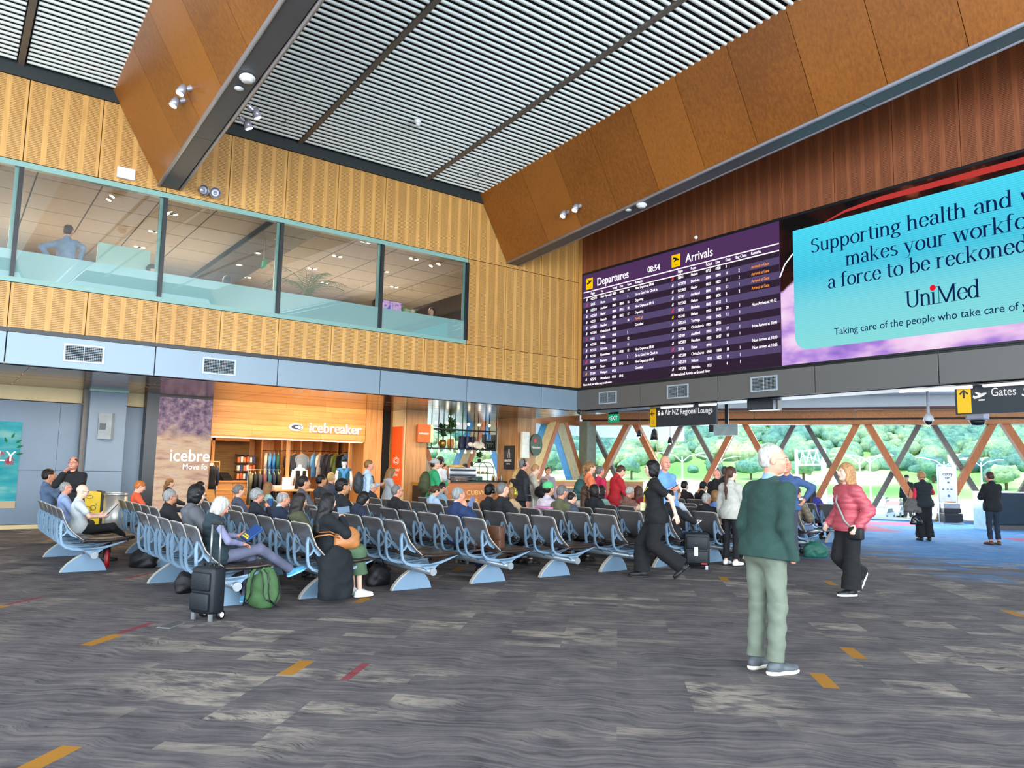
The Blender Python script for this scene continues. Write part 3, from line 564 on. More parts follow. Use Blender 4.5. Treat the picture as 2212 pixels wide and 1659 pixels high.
for i, (x, k) in enumerate(((7.75,'cream'),(8.05,'white'),(8.5,'grey'))):
    t = thing('folded_stack', (x, 21.2, .85), 0, ('cream','white','light grey')[i]+' folded clothes stacked on the display table', 'clothes')
    for j in range(3): MB().bbox(-.14, .14, -.12, .12, j*.035, j*.035+.033, .012).build('folded_garment', cloth(k), t, True)
t = thing('price_card', (7.95, 21.05, .85), 0, 'white price card standing on the display table', 'card'); MB().box(-.13,.13,0,.01,0,.34).build('card', WHT, t)
# ---------------------------------------------------------------- pillars, orange signs, black waste bay
ORG = mat('orange_sign', '#e8571c', .4, var=.02)
p = empty('trim_3', 'structure')
for i in range(4): MB().box(10.8+i*.175+.001, 10.975+i*.175-.001, 19.4, 19.46, 0, 3.2).build('board', WO, p)
MB().box(10.82, 11.48, 19.46, 20.4, 0, 3.2).build('core', WO, p); MB().box(10.78, 10.82, 19.46, 20.2, 0, 3.2).build('side_panel', CRM, p)
p = empty('trim_4', 'structure')
for i in range(4): MB().box(14.86+i*.19+.001, 15.05+i*.19-.001, 19.4, 19.46, 0, 3.2).build('board', WO, p)
for i in range(5): MB().box(14.84, 14.88, 19.46+i*.2, 19.65+i*.2, 0, 3.2).build('board', WO, p)
MB().box(14.88, 15.6, 19.46, 20.5, 0, 3.2).build('core', WO, p)
SGL = mat('sign_white_print', '#f2e8e0', .5, var=0)
t = thing('banner', (10.76, 19.83, 0), 0, 'tall narrow orange banner with white logo and icebreaker lettering', 'sign')
MB().box(-.02, .01, -.3, .3, .7, 2.72).build('board', ORG, t)
text('lettering', "icebreaker'", (-.024, .25, 1.42), .13, SGL, t, FR, sx=.85); text('lettering', 'merino', (-.024, .17, 1.28), .12, SGL, t, FR, sx=.85)
mb = MB(); mb.ribbon([(.17*math.cos(a), 1.72+.10*math.sin(a)) for a in [2*math.pi*i/24 for i in range(25)]], .014, (-.024,0,0), (0,-1,0), (0,0,1), (.003,0,0))
mb.ribbon([(.02,1.78),(-.08,1.76),(-.1,1.72),(-.08,1.68),(.02,1.66)], .02, (-.024,0,0), (0,-1,0), (0,0,1), (.003,0,0)).ribbon([(.02,1.78),(.1,1.77),(.1,1.73),(.05,1.72),(.1,1.71),(.1,1.67),(.02,1.66)], .016, (-.024,0,0), (0,-1,0), (0,0,1), (.003,0,0)); mb.build('logo', SGL, t)
t = thing('hanging_sign', (11.3, 19.2, 2.53), 0, 'square orange icebreaker sign projecting from the oak pillar', 'sign')
MB().bbox(-.22, .2, 0, .06, -.26, .26, .006).build('board', ORG, t); MB().box(.2, .29, 0, .2, -.26, .26).build('side', CRM, t); text('lettering', 'icebreaker', (-.19, -.004, -.03), .1, SGL, t, FL, sx=.78)
t = thing('waste_bay', (11.2, 18.9, 0), 0, 'black waste bay with a brass top beside the oak pillar', 'bin'); MB().bbox(-.25, .45, -.2, .3, 0, 1.03, .01).build('cabinet', BLK, t); MB().box(-.27, .47, -.22, .32, 1.03, 1.12).build('top', mat('brass', '#a8863c', .4, .6), t)
t = thing('beer_sign', (14.95, 19.1, 2.32), 0, 'oval green beer sign with a red star on a pale lightbox', 'sign')
GRS = mat('green_sign', '#2c4a34', .35); MB().bbox(-.1, .18, 0, .12, -.42, .42, .01).build('lightbox', mat('lightbox', '#c9cfc4', .4), t)
mb = MB(); mb.loft([[(.44+.24*r*math.cos(a), y, .02+.35*r*math.sin(a)) for a in [2*math.pi*i/32 for i in range(32)]] for r, y in ((1,.06),(1,-.02),(.94,-.035))]); mb.build('oval_board', GRS, t)
MB().ribbon([(.44+.235*math.cos(a), .02+.345*math.sin(a)) for a in [2*math.pi*i/32 for i in range(33)]], .015, (0,-.04,0), (1,0,0), (0,0,1), (0,.02,0)).build('rim', DGM, t)
st5 = [(.38+(.1 if i % 2 == 0 else .042)*math.sin(i*math.pi/5), .16+(.11 if i % 2 == 0 else .046)*math.cos(i*math.pi/5)) for i in range(10)]
MB().prism(st5, (0,-.042,0), (1,0,0), (0,0,1), (0,.004,0)).build('star', mat('star_red', '#c8202c', .4), t); text('lettering', 'Heineken', (.24, -.042, -.1), .115, SGL, t, FL, sx=.8)
t = thing('poster', (14.8, 19.75, 1.92), 0, 'small black bottle poster on the side of the oak pillar', 'poster'); MB().box(0, .02, -.27, .27, -.38, .38).build('board', BLK, t)
text('lettering', 'GRINDERS', (-.004, .24, -.14), .11, SGL, t, FR, sx=.75); text('lettering', 'COFFEE', (-.004, .14, -.23), .06, SGL, t, FR)
MB().ribbon([(-.05,-.02),(-.05,.12),(-.02,.18),(-.02,.26),(.02,.26),(.02,.18),(.05,.12),(.05,-.02)], .012, (-.004,0,0), (0,1,0), (0,0,1), (.003,0,0)).build('bottle_outline', SGL, t)
# ---------------------------------------------------------------- coffee counter, shelf, plants
t = thing('coffee_counter', (13.4, 20.3, 0), 0, 'timber-fronted coffee counter with pale lettering and black top', 'counter')
CW = wood('counter_timber', '#c07a44', '#9c5a2c', 'x', .45)
for i in range(6): MB().box(-1.55, 1.45, -.4, -.36, .02+i*.18, .196+i*.18).build('board', CW, t)
MB().box(-1.55, 1.45, -.36, .3, 0, 1.08).build('carcass', CW, t); MB().bbox(-1.6, 1.5, -.45, .35, 1.10, 1.15, .008).build('worktop', BLK, t)
GLD = mat('gold_lettering', '#e8c878', .4, var=0)
text('lettering', 'CUBW', (-.12, -.403, .72), .2, GLD, t, FL, sx=1.15); text('lettering', 'COFFEE &', (-.95, -.403, .42), .26, GLD, t, FL, sx=1.15)
t = thing('espresso_machine', (13.2, 20.2, 1.15), 0, 'wide chrome espresso machine on the coffee counter', 'machine')
MB().bbox(-.52, .52, -.2, .25, .1, .42, .02).build('body', STEEL, t, True); MB().box(-.48, .48, -.215, -.2, .14, .2).box(-.48,.48,-.215,-.2,.3,.36).build('trim', BLK, t)
for a in (-.45, .45): MB().cyl((a,-.1,0), (a,-.1,.1), .025).cyl((a,.18,0), (a,.18,.1), .025).build('leg', STEEL, t)
MB().bbox(-.5, .5, -.3, -.1, .03, .08, .01).build('drip_tray', DGM, t); MB().ball((-.1,.05,.44), (.3,.15,.06), 14, 6).build('cup_cover', mat('tan_cloth', '#d8b06a', .8), t)
t = thing('cake_cabinet', (14.2, 20.3, 1.15), 0, 'curved glass cake cabinet on the coffee counter', 'cabinet')
for z in (0, .22, .44): MB().box(-.28, .3, -.15, .2, z, z+.02).build('shelf', BLK, t)
MB().tube([(-.28,-.15,0),(-.28,-.15,.5),(-.2,-.15,.58),(.15,-.15,.58),(.3,-.15,.4),(.3,-.15,0)], .012).tube([(-.28,.2,0),(-.28,.2,.5),(-.2,.2,.58),(.15,.2,.58),(.3,.2,.4),(.3,.2,0)], .012).build('frame', BLK, t)
MB().box(-.27, .29, -.145, -.14, 0, .45).build('pane', GLF, t)
for i in range(3): tag(MB().ball((14.0+i*.17, 20.3, 1.42), (.06,.06,.04)).build('cake', mat('cake', '#c89a5c', .7)), 'small round cake in the glass cabinet, %s from the left' % ORD[i], 'cake', 'cakes in the glass cabinet')
for i in range(6): 
    b = tag(MB().lathe((14.45+.09*i, 20.15, 1.15), [(.03,0),(.032,.12),(.012,.16),(.012,.2)], 10).build('bottle', mat(('amber','steelish','rosy')[i % 3]+'_bottle', ('#8a5a3c','#a8a49c','#b88a80')[i % 3], .3), None, True), '%s small bottle from the left at the right end of the coffee counter' % ORD[i], 'bottle', 'bottles at the counter end')
t = thing('menu_box', (13.75, 20.1, 1.15), 0, 'small dark green box on the coffee counter beside the machine', 'box'); MB().bbox(-.2, .2, -.1, .1, 0, .14, .01).build('box', mat('dark_green_box', '#24433c', .5), t)
LEAF = mat('leaf_green', '#4f8a34', .5, var=.3, scale=5); LEAFD = mat('leaf_dark', '#2f5230', .5, var=.3, scale=5)
def plant(x, y, z, label, pot, n, L, m, w=.04, spread=.8, potr=.08, poth=.14, cat='plant', name='potted_plant', stem=0.):
    t = thing(name, (x, y, z), 0, label, cat); MB().lathe((0,0,0), [(potr*.7,0),(potr,poth*.5),(potr*.85,poth),(potr*.7,poth)], 14).build('pot', pot, t, True)
    if stem: MB().tube([(0,0,poth*.8),(.01,0,poth+stem)], .008, 6).build('stem', mat('stem', '#5a4a30', .8), t)
    lv = MB(); r = random.Random(n+int(x*10))
    for i in range(n):
        a = r.random()*6.28; e = .25+r.random()*spread; l = L*(.6+.5*r.random()); d = Vector((math.cos(a)*math.sin(e), math.sin(a)*math.sin(e), math.cos(e))); o = Vector((0,0,poth*.9+stem*(.3+.7*r.random()))); sd = d.cross(Vector((0,0,1))).normalized()*w*(.7+.6*r.random())
        p1 = o+d*l*.5; p2 = o+d*l-Vector((0,0,l*.18)); lv.add([o, p1+sd, p2, p1-sd, p1+Vector((0,0,.01))], [(0,1,4),(1,2,4),(2,3,4),(3,0,4)])
    lv.build('foliage', m, t); return t
t = thing('hanging_shelf', (13.2, 20.6, 0), 0, 'black steel hanging shelf above the coffee counter', 'shelf')
MB().box(-1.62, 1.55, -.2, .25, 2.13, 2.17).build('shelf', BLK, t); MB().box(-1.62, 1.55, -.2, -.17, 2.75, 2.78).box(-1.62, 1.55, .22, .25, 2.75, 2.78).build('top_rail', BLK, t)
for i in range(8): MB().box(-1.6+i*.45, -1.58+i*.45, -.2, -.18, 2.15, 3.2).box(-1.6+i*.45, -1.58+i*.45, .22, .24, 2.15, 3.2).build('upright', BLK, t)
BLB = emis('bulb_glow', (1,.9,.7), 6)
for i in range(12):
    tag(MB().cyl((11.75+i*.25, 20.35, 2.13), (11.75+i*.25, 20.35, 2.09), .012).ball((11.75+i*.25, 20.35, 2.05), .035, 8, 6).build('festoon_bulb', BLB, None, True), '%s festoon bulb from the left beneath the hanging shelf' % ORD[i], 'bulb', 'festoon bulbs under the shelf')
for i in range(6): tag(MB().ball((12.1+i*.4, 19.9, 2.92), .045, 8, 6).build('round_bulb', BLB, None, True), '%s round bulb from the left under the soffit above the shelf' % ORD[i], 'bulb', 'bulbs above the shelf')
RATT = mat('rattan', '#c98f4c', .7, var=.2); BRS = mat('brass_pot', '#a88a44', .3, .8)
tag(MB().lathe((11.85, 20.6, 2.17), [(.1,0),(.18,.08),(.2,.2),(.15,.28),(.1,.28)], 16).build('basket', RATT, None, True), 'round rattan basket at the left of the hanging shelf', 'basket')
plant(12.15, 20.6, 2.17, 'trailing spider plant on the hanging shelf', RATT, 46, .3, LEAFD, .012, 1.4, .06, .06)
plant(12.75, 20.55, 2.17, 'leafy plant in a brass pot on the hanging shelf', BRS, 60, .34, LEAFD, .05, 1.2, .13, .26, stem=.35)
plant(13.15, 20.7, 2.17, 'tall bright green leafy plant in the middle of the shelf', RATT, 110, .34, LEAF, .06, 1.3, .12, .3, stem=.55)
for i, x in enumerate((13.5, 13.72, 13.94)): tag(MB().lathe((x, 20.6, 2.17), [(.1,0),(.105,.02),(.1,.1),(.105,.19),(.1,.2),(.105,.38),(.1,.4)], 16).build('coffee_tin', mat('navy_tin', '#1f2848', .35, .2), None, True), 'navy and silver tin on the hanging shelf, %s of the three' % ('leftmost','middle','rightmost')[i], 'tin', 'tins on the hanging shelf')
t = thing('cow_figure', (14.05, 20.45, 2.17), 0, 'white and brown spotted cow figure lying on the shelf', 'figure')
COWM = mat('cow_hide', '#e0d6c4', .7, var=.35, scale=5); MB().ball((0,0,.13), (.26,.11,.12), 16, 10).ball((-.3,0,.14), (.1,.07,.075), 12, 8).build('body', COWM, t, True)
for a in (-.15, .15): MB().tube([(a,-.06,.08),(a+.08,-.1,.02)], .025).build('leg', COWM, t, True)
t = thing('bottle_crate', (14.6, 20.6, 2.17), 0, 'black wire crate of dark bottles at the right of the shelf', 'crate'); MB().box(-.2,.2,-.1,.15,0,.03).box(-.2,.2,-.1,-.08,.25,.28).box(-.2,-.18,-.1,.15,0,.5).box(.18,.2,-.1,.15,0,.5).build('frame', BLK, t)
for i in range(4): tag(MB().lathe((14.46+.09*i, 20.6, 2.2), [(.035,0),(.035,.2),(.013,.27),(.013,.33)], 10).build('wine_bottle', mat('dark_bottle', '#1d2a22', .2), None, True), 'dark bottle in the shelf crate, %s from the left' % ORD[i], 'bottle', 'bottles in the shelf crate')
plant(13.98, 20.25, 1.75, 'small round-leaved bonsai in a black pot on the cake cabinet', BLK, 70, .2, LEAFD, .035, 1.4, .06, .1, stem=.14); plant(13.7, 20.25, 1.6, 'tiny dark plant in a black pot on the cake cabinet', BLK, 24, .1, LEAFD, .02, 1., .05, .1)
# black counter and till right of it; the rear bench along the windows
t = thing('window_bench', (20.6, 22.9, 0), 0, 'long timber service counter in front of the far windows', 'counter')
for i in range(7): MB().box(-2.5+i*.9, -1.605+i*.9, -.03, 0, .05, 1.1).build('board', CW, t)
MB().box(-2.5, 3.8, 0, .5, 0, 1.1).build('carcass', CW, t); MB().bbox(-2.55, 3.85, -.08, .55, 1.1, 1.16, .008).build('worktop', mat('pale_yellow_top', '#d6c060', .3), t)
t = thing('low_cabinet', (18.6, 22.4, 0), 0, 'dark low cabinet with a pale timber rim before the window counter', 'cabinet'); MB().bbox(-.7, 1.3, -.25, .25, 0, .85, .01).build('body', mat('dark_green_panel', '#26302e', .4), t); MB().box(-.75, 1.35, -.3, .3, .85, .93).build('rim', TIM, t)
# ---------------------------------------------------------------- timber diagrid facade, glass
FA = Vector((30.2, 10.3, 0)); FD = Vector((-9.4, 15.8, 0)).normalized(); FN = Vector((-FD.y, FD.x, 0))
if FN.dot(-FA) < 0: FN = -FN
fc = empty('wall_facade', 'structure')
def bar(mbn, u0, z0, u1, z1, w, off, dep, m, org, D, N, parent):
    a = org+D*u0+Vector((0,0,z0)); b = org+D*u1+Vector((0,0,z1)); d = (b-a).normalized(); s_ = d.cross(N).normalized()*w/2; q = N*off; r = N*(off+dep)
    MB().add([a-s_+q, a+s_+q, b+s_+q, b-s_+q, a-s_+r, a+s_+r, b+s_+r, b-s_+r], [(0,1,2,3),(7,6,5,4),(0,4,5,1),(1,5,6,2),(2,6,7,3),(3,7,4,0)]).build(mbn, m, parent)
FGR = mat('grey_bronze_member', '#7c6a60', .5, .1)
k = -2
while k < 4:
    u = .86+4.33*k
    for s_ in (-1, 1): bar('timber_member', u+s_*.16, 3.5, u+s_*(2.165-.2), -.02, .22, .05, .5, WF, FA, FD, FN, fc) if u < 15 else None
    u += 2.165
    for s_ in (-1, 1): bar('grey_member', u+s_*.22, 3.5, u+s_*(2.165-.1), -.02, .17, -.45, .3, FGR, FA, FD, FN, fc) if (u < 14.5 or s_ < 0) else None
    k += 1
def fpt(u, z, o=0): p = FA+FD*u+FN*o; return (p.x, p.y, z)
def slab(name, u0, u1, z0, z1, o0, o1, m, parent):
    MB().add([fpt(u0,z0,o0),fpt(u1,z0,o0),fpt(u1,z0,o1),fpt(u0,z0,o1),fpt(u0,z1,o0),fpt(u1,z1,o0),fpt(u1,z1,o1),fpt(u0,z1,o1)], [(3,2,1,0),(4,5,6,7),(0,1,5,4),(1,2,6,5),(2,3,7,6),(3,0,4,7)]).build(name, m, parent)
WF2 = wood('facade_beam_timber', '#b5743c', '#8e5426', 'x', .4)
slab('lower_beam', -9, 16, 3.44, 3.60, 0, .6, WF2, fc); slab('light_gap', -9, 16, 3.6, 3.68, .1, .3, BLK, fc)
u = -9
while u < 15.9: slab('beam_board', u+.01, min(u+3.6, 16)-.01, 3.68, 3.97, 0, .5, WF2, fc); u += 3.6
slab('upper_strip', -9, 16, 4.0, 4.07, 0, .7, mat('plum_metal', '#5a2f30', .3, .4), fc); slab('head', -9, 16, 4.07, 5.4, -.1, .1, SOFW, fc)
slab('sill', -9, 16, 0, .07, -.2, .2, STEEL, fc)
for i in range(11): slab('pane', -8+i*2.165, -8+(i+1)*2.165-.03, .07, 3.45, -.03, -.01, GLF, fc)
# white faceted ceiling towards the facade
cf = empty('trim_5', 'structure')
for i in range(12):
    y0 = -12+i*3.3; MB().add([(14.4,y0,4.15),(14.4,y0+3.28,4.15),(21,y0+3.28,4.75),(21,y0,4.75),(14.4,y0,4.25),(14.4,y0+3.28,4.25),(21,y0+3.28,4.85),(21,y0,4.85)], [(0,1,2,3),(7,6,5,4),(0,4,5,1),(2,6,7,3)]).build('ceiling_panel', SOFW, cf)
    MB().add([(21.02,y0,4.75),(21.02,y0+3.28,4.75),(31,y0+3.28,4.45),(31,y0,4.45),(21.02,y0,4.85),(21.02,y0+3.28,4.85),(31,y0+3.28,4.55),(31,y0,4.55)], [(0,1,2,3),(7,6,5,4),(0,4,5,1),(2,6,7,3)]).build('ceiling_panel', SOFW, cf)
MB().box(15.4, 15.45, 15.8, 27, 3.24, 4.3).build('upstand', SOFW, cf); MB().box(14.3, 32, 27, 27.1, 3.2, 5).build('upstand', SOFW, cf)
rf = empty('trim_6', 'structure'); MB().box(14.3, 31, -14, 27.5, 5.4, 5.6).box(-8, 14.3, 16.0, 27.5, 9.5, 9.7).box(-8,15,-14,16,11.4,11.6).build('roof_deck', mat('roof_membrane', '#9a9a98', .8), rf)
WB2 = BLK; MB().box(14.2, 14.35, -14, 16, 9, 11.4).build('parapet', DK, rf)
for i, (ya, yb) in enumerate(((12.95, 11.95), (11.75, 11.25), (7.0, 5.72), (5.55, 4.3))):
    tag(MB().bbox(14.44, 14.50, yb, ya, 3.13, 3.18, .012).build('batten_light', emis('batten_glow', (.92,.97,1), 1.6)), 'white linear light below the grey fascia, %s' % ('leftmost above the lounge sign','short one at the right of the lounge sign','left of the gates sign','above the gates sign')[i], 'light')
# left facade section with deep members and the green concrete column
tag(MB().bbox(21.55, 22.05, 23.35, 23.85, 0, 3.6, .01).build('column', mat('green_grey_column', '#7f8470', .6)), kind='structure')
LA = Vector((21.9, 24.3, 0)); LD = Vector((-1,0,0)); LN = Vector((0,-1,0))
fl_ = empty('wall_facade_left', 'structure')
PY = mat('pale_yellow_timber', '#d8c08a', .5); 
for i in range(3):
    u = 1.4+3.6*i
    for s_ in (-1, 1):
        bar('timber_member', u+s_*.2, 3.5, u+s_*1.7, 0, .16, .0, .55, PY, LA, LD, LN, fl_); bar('timber_edge', u+s_*.2, 3.5, u+s_*1.7, 0, .17, .55, .04, WF, LA, LD, LN, fl_)
        bar('outer_fin', u+s_*.2, 3.5, u+s_*1.7, 0, .15, -.45, .42, mat('blue_fin', '#5aa6d8', .4), LA, LD, LN, fl_)
MB().box(11.4, 21.9, 24.2, 24.8, 3.44, 4.3).build('head_beam', WF2, fl_)
for i in range(5): MB().box(11.9+i*2, 13.88+i*2, 24.32, 24.34, 0, 3.45).build('pane', GLF, fl_)
MB().box(11.3, 14.9, 24.1, 24.2, 0, 1.0).build('dwarf_wall', CW, fl_)
# pendant lamps by the far windows
for i, (px_, z, s_) in enumerate((((17.9,16.3),2.55,1.),((16.9,16.0),2.6,.6),((18.4,16.1),2.45,.6))):
    t = thing('pendant_lamp', (px_[0], px_[1], z), 0, ('large black bell pendant lamp before the far windows','small black pendant lamp left of the large bell pendant','small black pendant lamp right of the large bell pendant')[i], 'lamp')
    MB().lathe((0,0,0), [(.13*s_,0),(.11*s_,.16*s_),(.07*s_,.3*s_),(.03*s_,.34*s_),(.0,.35*s_)], 16).build('shade', BLK, t, True); MB().cyl((0,0,.33*s_), (0,0,4.2-z), .006).build('cord', BLK, t); MB().ball((0,0,-.01), .04*s_, 10, 8).build('bulb', BLB, t, True)
for i, (x, y, z) in enumerate(((17.3,16.0,2.9),(17.8,16.1,2.1))):
    t = thing('bare_bulb_pendant', (x, y, z), 0, ('bare bulb pendant hanging highest in the pendant cluster','bare bulb pendant hanging lowest in the pendant cluster')[i], 'lamp'); MB().cyl((0,0,.05),(0,0,4.2-z),.005).cyl((0,0,.04),(0,0,.12),.02).build('cord', mat('amber_cord', '#c88a3c', .5), t); MB().ball((0,0,0), (.03,.03,.05), 10, 8).build('bulb', BLB, t, True)
# ---------------------------------------------------------------- hanging signs, cameras, speaker
YEL = mat('signal_yellow', '#f0b400', .5, var=0); SGB = mat('sign_black', '#232a30', .5, var=.02); SGT = emis('sign_lettering', (1,1,1), .9)
def arrow(pts, w, o, m, par): MB().ribbon(pts, w, o, (0,-1,0), (0,0,1), (.004,0,0)).build('arrow', m, par)
t = thing('lounge_sign', (14.6, 12.42, 2.95), 0, 'black hanging sign reading Air NZ Regional Lounge with yellow arrow tab', 'sign')
MB().bbox(0, .08, -1.05, 1.04, -.26, .24, .004).build('board', SGB, t); MB().box(-.01, 0, .82, 1.02, -.25, .22).build('yellow_tab', YEL, t)
arrow([(-.99,.08),(-.86,.08)], .022, (-.014,0,0), BLK, t); arrow([(-.93,.14),(-.99,.08),(-.93,.02)], .022, (-.015,0,0), BLK, t)
text('lettering', 'Air NZ Regional Lounge', (-.004, .52, .03), .2, SGT, t, FR, sx=.75); MB().box(.02,.06,-.6,-.4,.24,.36).box(.02,.06,.4,.6,.24,.36).build('hanger', BLK, t)
for k_ in (.72, .61): MB().box(-.005,0,k_-.035,k_+.035,.03,.1).ball((-.003,k_,.13),(.003,.022,.022),8,6).build('pictogram', SGT, t)
MB().ribbon([(-.95,-.17),(-.89,-.17),(-.89,-.1),(-.95,-.1),(-.95,-.17)], .008, (-.014,0,0), (0,-1,0), (0,0,1), (.003,0,0)).build('pictogram', BLK, t)
t = thing('gates_sign', (14.6, 4.9, 2.95), 0, 'black hanging sign reading Gates 3- with yellow up arrow tab', 'sign')
MB().bbox(0, .08, -1.3, 1.17, -.27, .24, .004).build('board', SGB, t); MB().bbox(-.01, 0, .90, 1.13, -.25, .20, .004).build('yellow_tab', YEL, t)
arrow([(-1.015,.02),(-1.015,.15)], .03, (-.014,0,0), BLK, t); arrow([(-1.085,.09),(-1.015,.16),(-.945,.09)], .028, (-.015,0,0), BLK, t)
text('lettering', 'Gates', (-.004, .58, .03), .21, SGT, t, FR, sx=.8); text('lettering', '3-', (-.004, .12, 0), .33, SGT, t, FR, sx=.8); MB().box(-.005,0,.68,.78,-.04,-.015).build('pictogram', SGT, t)
PLN = [(-.1,.0),(-.08,-.03),(-.02,-.02),(.05,.01),(.1,.04),(.1,.06),(.06,.06),(.03,.05),(-.04,.08),(-.07,.075),(-.02,.03),(-.06,.01),(-.09,.03)]
def plane(o, s_, m, par, flip=1): MB().prism([(x*s_*flip, z*s_) for x, z in PLN], o, (0,-1,0), (0,0,1), (.003,0,0)).build('plane_pictogram', m, par)
plane((-.006,.76,.03), 1.1, SGT, t)
MB().box(.02,.06,.4,.7,.24,.36).box(.02,.06,-.6,-.3,.24,.36).build('hanger', BLK, t)
t = thing('exit_sign', (15.4, 15.6, 3.07), 0, 'green illuminated EXIT sign under the ceiling', 'sign'); GE = emis('exit_green', hx('#0f8f68'), 1.2)
MB().box(0,.05,-.2,.2,-.13,.1).build('board', GE, t); text('lettering', '<EXIT', (-.004,.18,-.07), .17, SGT, t, FR, sx=.8); MB().box(.01,.04,-.2,.2,.1,.16).build('casing', BLK, t)
t = thing('yellow_gate_sign', (17.9, 5.42, 2.6), 0, 'small yellow plane pictogram sign at the right edge', 'sign'); MB().box(0,.06,-.5,.3,-.15,.15).build('board', YEL, t); plane((-.006,.12,0), 1.3, BLK, t)
def camera_dome(x, y, ztop, z, label, big):
    t = thing('security_camera', (x, y, z), 0, label, 'camera')
    MB().cyl((0,0,.05),(0,0,ztop-z),.03 if not big else .06).build('pole', LGM, t)
    if big: MB().bbox(-.15,.15,-.17,.17,-.1,.1,.03).build('housing', LGM, t); MB().lathe((0,0,-.1), [(.14,0),(.13,-.05),(.1,-.09),(.0,-.1)], 16).build('lens_ring', BLK, t, True)
    else: MB().lathe((0,0,0), [(.03,.1),(.09,.03),(.1,-.05),(.09,-.06)], 16).build('housing', WHT, t, True); MB().ball((0,0,-.06), (.075,.075,.08), 14, 8).build('dome', mat('smoked_dome', '#1c1e22', .1), t, True)
camera_dome(16.4, 7.35, 4.3, 2.77, 'white dome camera on a long grey pole', False); camera_dome(16.4, 6.42, 3.3, 2.79, 'boxy grey people-counting camera below the gates sign', True)
tag(MB().ball((14.1,15.62,3.16),(.06,.06,.07),12,8).build('dome_camera', BLK, None, True), 'tiny dark dome camera below the corner of the fascias', 'camera')
t = thing('loudspeaker', (14.9, 10.3, 3.12), .25, 'black loudspeaker hanging below the grey fascia', 'speaker'); MB().bbox(-.16,.14,-.4,.3,-.13,.1,.02).build('cabinet', BLK, t); MB().cyl((0,0,.1),(0,0,.3),.02).build('bracket', BLK, t)
MB().prism([(-.16,-.12),(.1,-.12),(.14,0),(.1,.1),(-.16,.1)], (0,-.3,0), (1,0,0), (0,0,1), (0,-.06,0)).build('end_plate', LGM, t)
t = thing('hanging_projector', (19.2, 14.6, 2.9), .3, 'pale panel monitor hanging before the far windows', 'monitor'); MB().bbox(-.03,.03,-.4,.35,-.2,.15,.01).build('panel', mat('pale_panel', '#b4c0b4', .5), t); MB().box(-.05,.05,.36,.5,-.1,.25).box(-.03,.03,-.1,0,.15,1.2).build('bracket', BLK, t)
# ---------------------------------------------------------------- outside: apron ground, bush-covered hill, lamps, cars
def polar(r, a): return (r*math.cos(math.radians(a)), r*math.sin(math.radians(a)))
def hz(r, a):
    if r < 150: return -3.2
    if r < 185: return -3.2+(r-150)/35*4.2
    return 1.+(r-185)*(.40+.05*math.sin(a*.21+1))+3*math.sin(a*.5+r*.03)*min(1, (r-185)/60)
hill = MB(); Rr = [150,160,172,185,200,220,240,265,290,330,380,440,520]; Aa = list(range(-4, 84, 2)); rings = []
for i, r in enumerate(Rr):
    for a in Aa: x, y = polar(r, a); hill.v.append((x, y, hz(r, a)))
n = len(Aa)
for i in range(len(Rr)-1):
    for j in range(n-1): hill.f.append((i*n+j, i*n+j+1, (i+1)*n+j+1, (i+1)*n+j))
hm = bpy.data.materials.new('hill_grass'); hm.use_nodes = True; g = G(hm); P = g.N('ShaderNodeNewGeometry').outputs['Position']
g.link(g.ramp(g.noise(P, .03, 5), [(.38, hx('#5f9a4c')), (.5, hx('#86b468')), (.6, hx('#c4d0a8'))]), hm.node_tree.nodes['Principled BSDF'].inputs['Base Color']); hm.node_tree.nodes['Principled BSDF'].inputs['Roughness'].default_value = 1
h_ = hill.build('hillside', hm, None, True); h_['kind'] = 'structure'
h_ = MB().box(33, 152, -60, 152, -3.5, -3.2).box(22, 33, 26, 160, -3.5, -3.2).build('car_park_ground', mat('pale_tarmac', '#c4c8ca', .9, var=.1, scale=.1)); h_['kind'] = 'structure'
import bmesh as _bm
bm = _bm.new(); _bm.ops.create_icosphere(bm, subdivisions=2, radius=1); bm.verts.index_update(); iv = np.array([v.co[:] for v in bm.verts]); iff = np.array([[v.index for v in f.verts] for f in bm.faces]); bm.free()
def blobs(pts, name, m, parent=None):
    V, Fq = [], []; n = 0
    for (x, y, z, s_, f_) in pts:
        nn = rng.normal(0, 1, (len(iv), 1))*.10+1; V.append(iv*nn*(1+.12*np.sin(iv[:,:1]*9+x)*np.sin(iv[:,1:2]*8+y))*np.array([s_, s_, s_*f_])+np.array([x, y, z])); Fq.append(iff+n); n += len(iv)
    V = np.vstack(V); Fq = np.vstack(Fq); me = bpy.data.meshes.new(name); me.vertices.add(len(V)); me.vertices.foreach_set('co', V.ravel().astype(np.float32))
    me.loops.add(Fq.size); me.polygons.add(len(Fq)); me.loops.foreach_set('vertex_index', Fq.ravel().astype(np.int32)); me.polygons.foreach_set('loop_start', np.arange(0, Fq.size, 3, dtype=np.int32)); me.update(calc_edges=True)
    me.materials.append(m); me.shade_smooth(); o = bpy.data.objects.new(name, me); C.objects.link(o)
    if parent is not None: o.parent = parent
    return o
tm = bpy.data.materials.new('hazy_bush_foliage'); tm.use_nodes = True; g = G(tm); P = g.N('ShaderNodeNewGeometry').outputs['Position']; b_ = tm.node_tree.nodes['Principled BSDF']; b_.inputs['Roughness'].default_value = .9
cc = g.ramp(g.m('ADD', g.m('MULTIPLY', g.noise(P, .06, 3), .55), g.m('MULTIPLY', g.noise(P, .6, 5, rough=.75), .45)), [(.37, hx('#44787c')), (.47, hx('#74a898')), (.55, hx('#a4c49a')), (.63, hx('#dcdcb0'))]); g.link(cc, b_.inputs['Base Color'])  # distance haze is put into the foliage colours as pale cyan
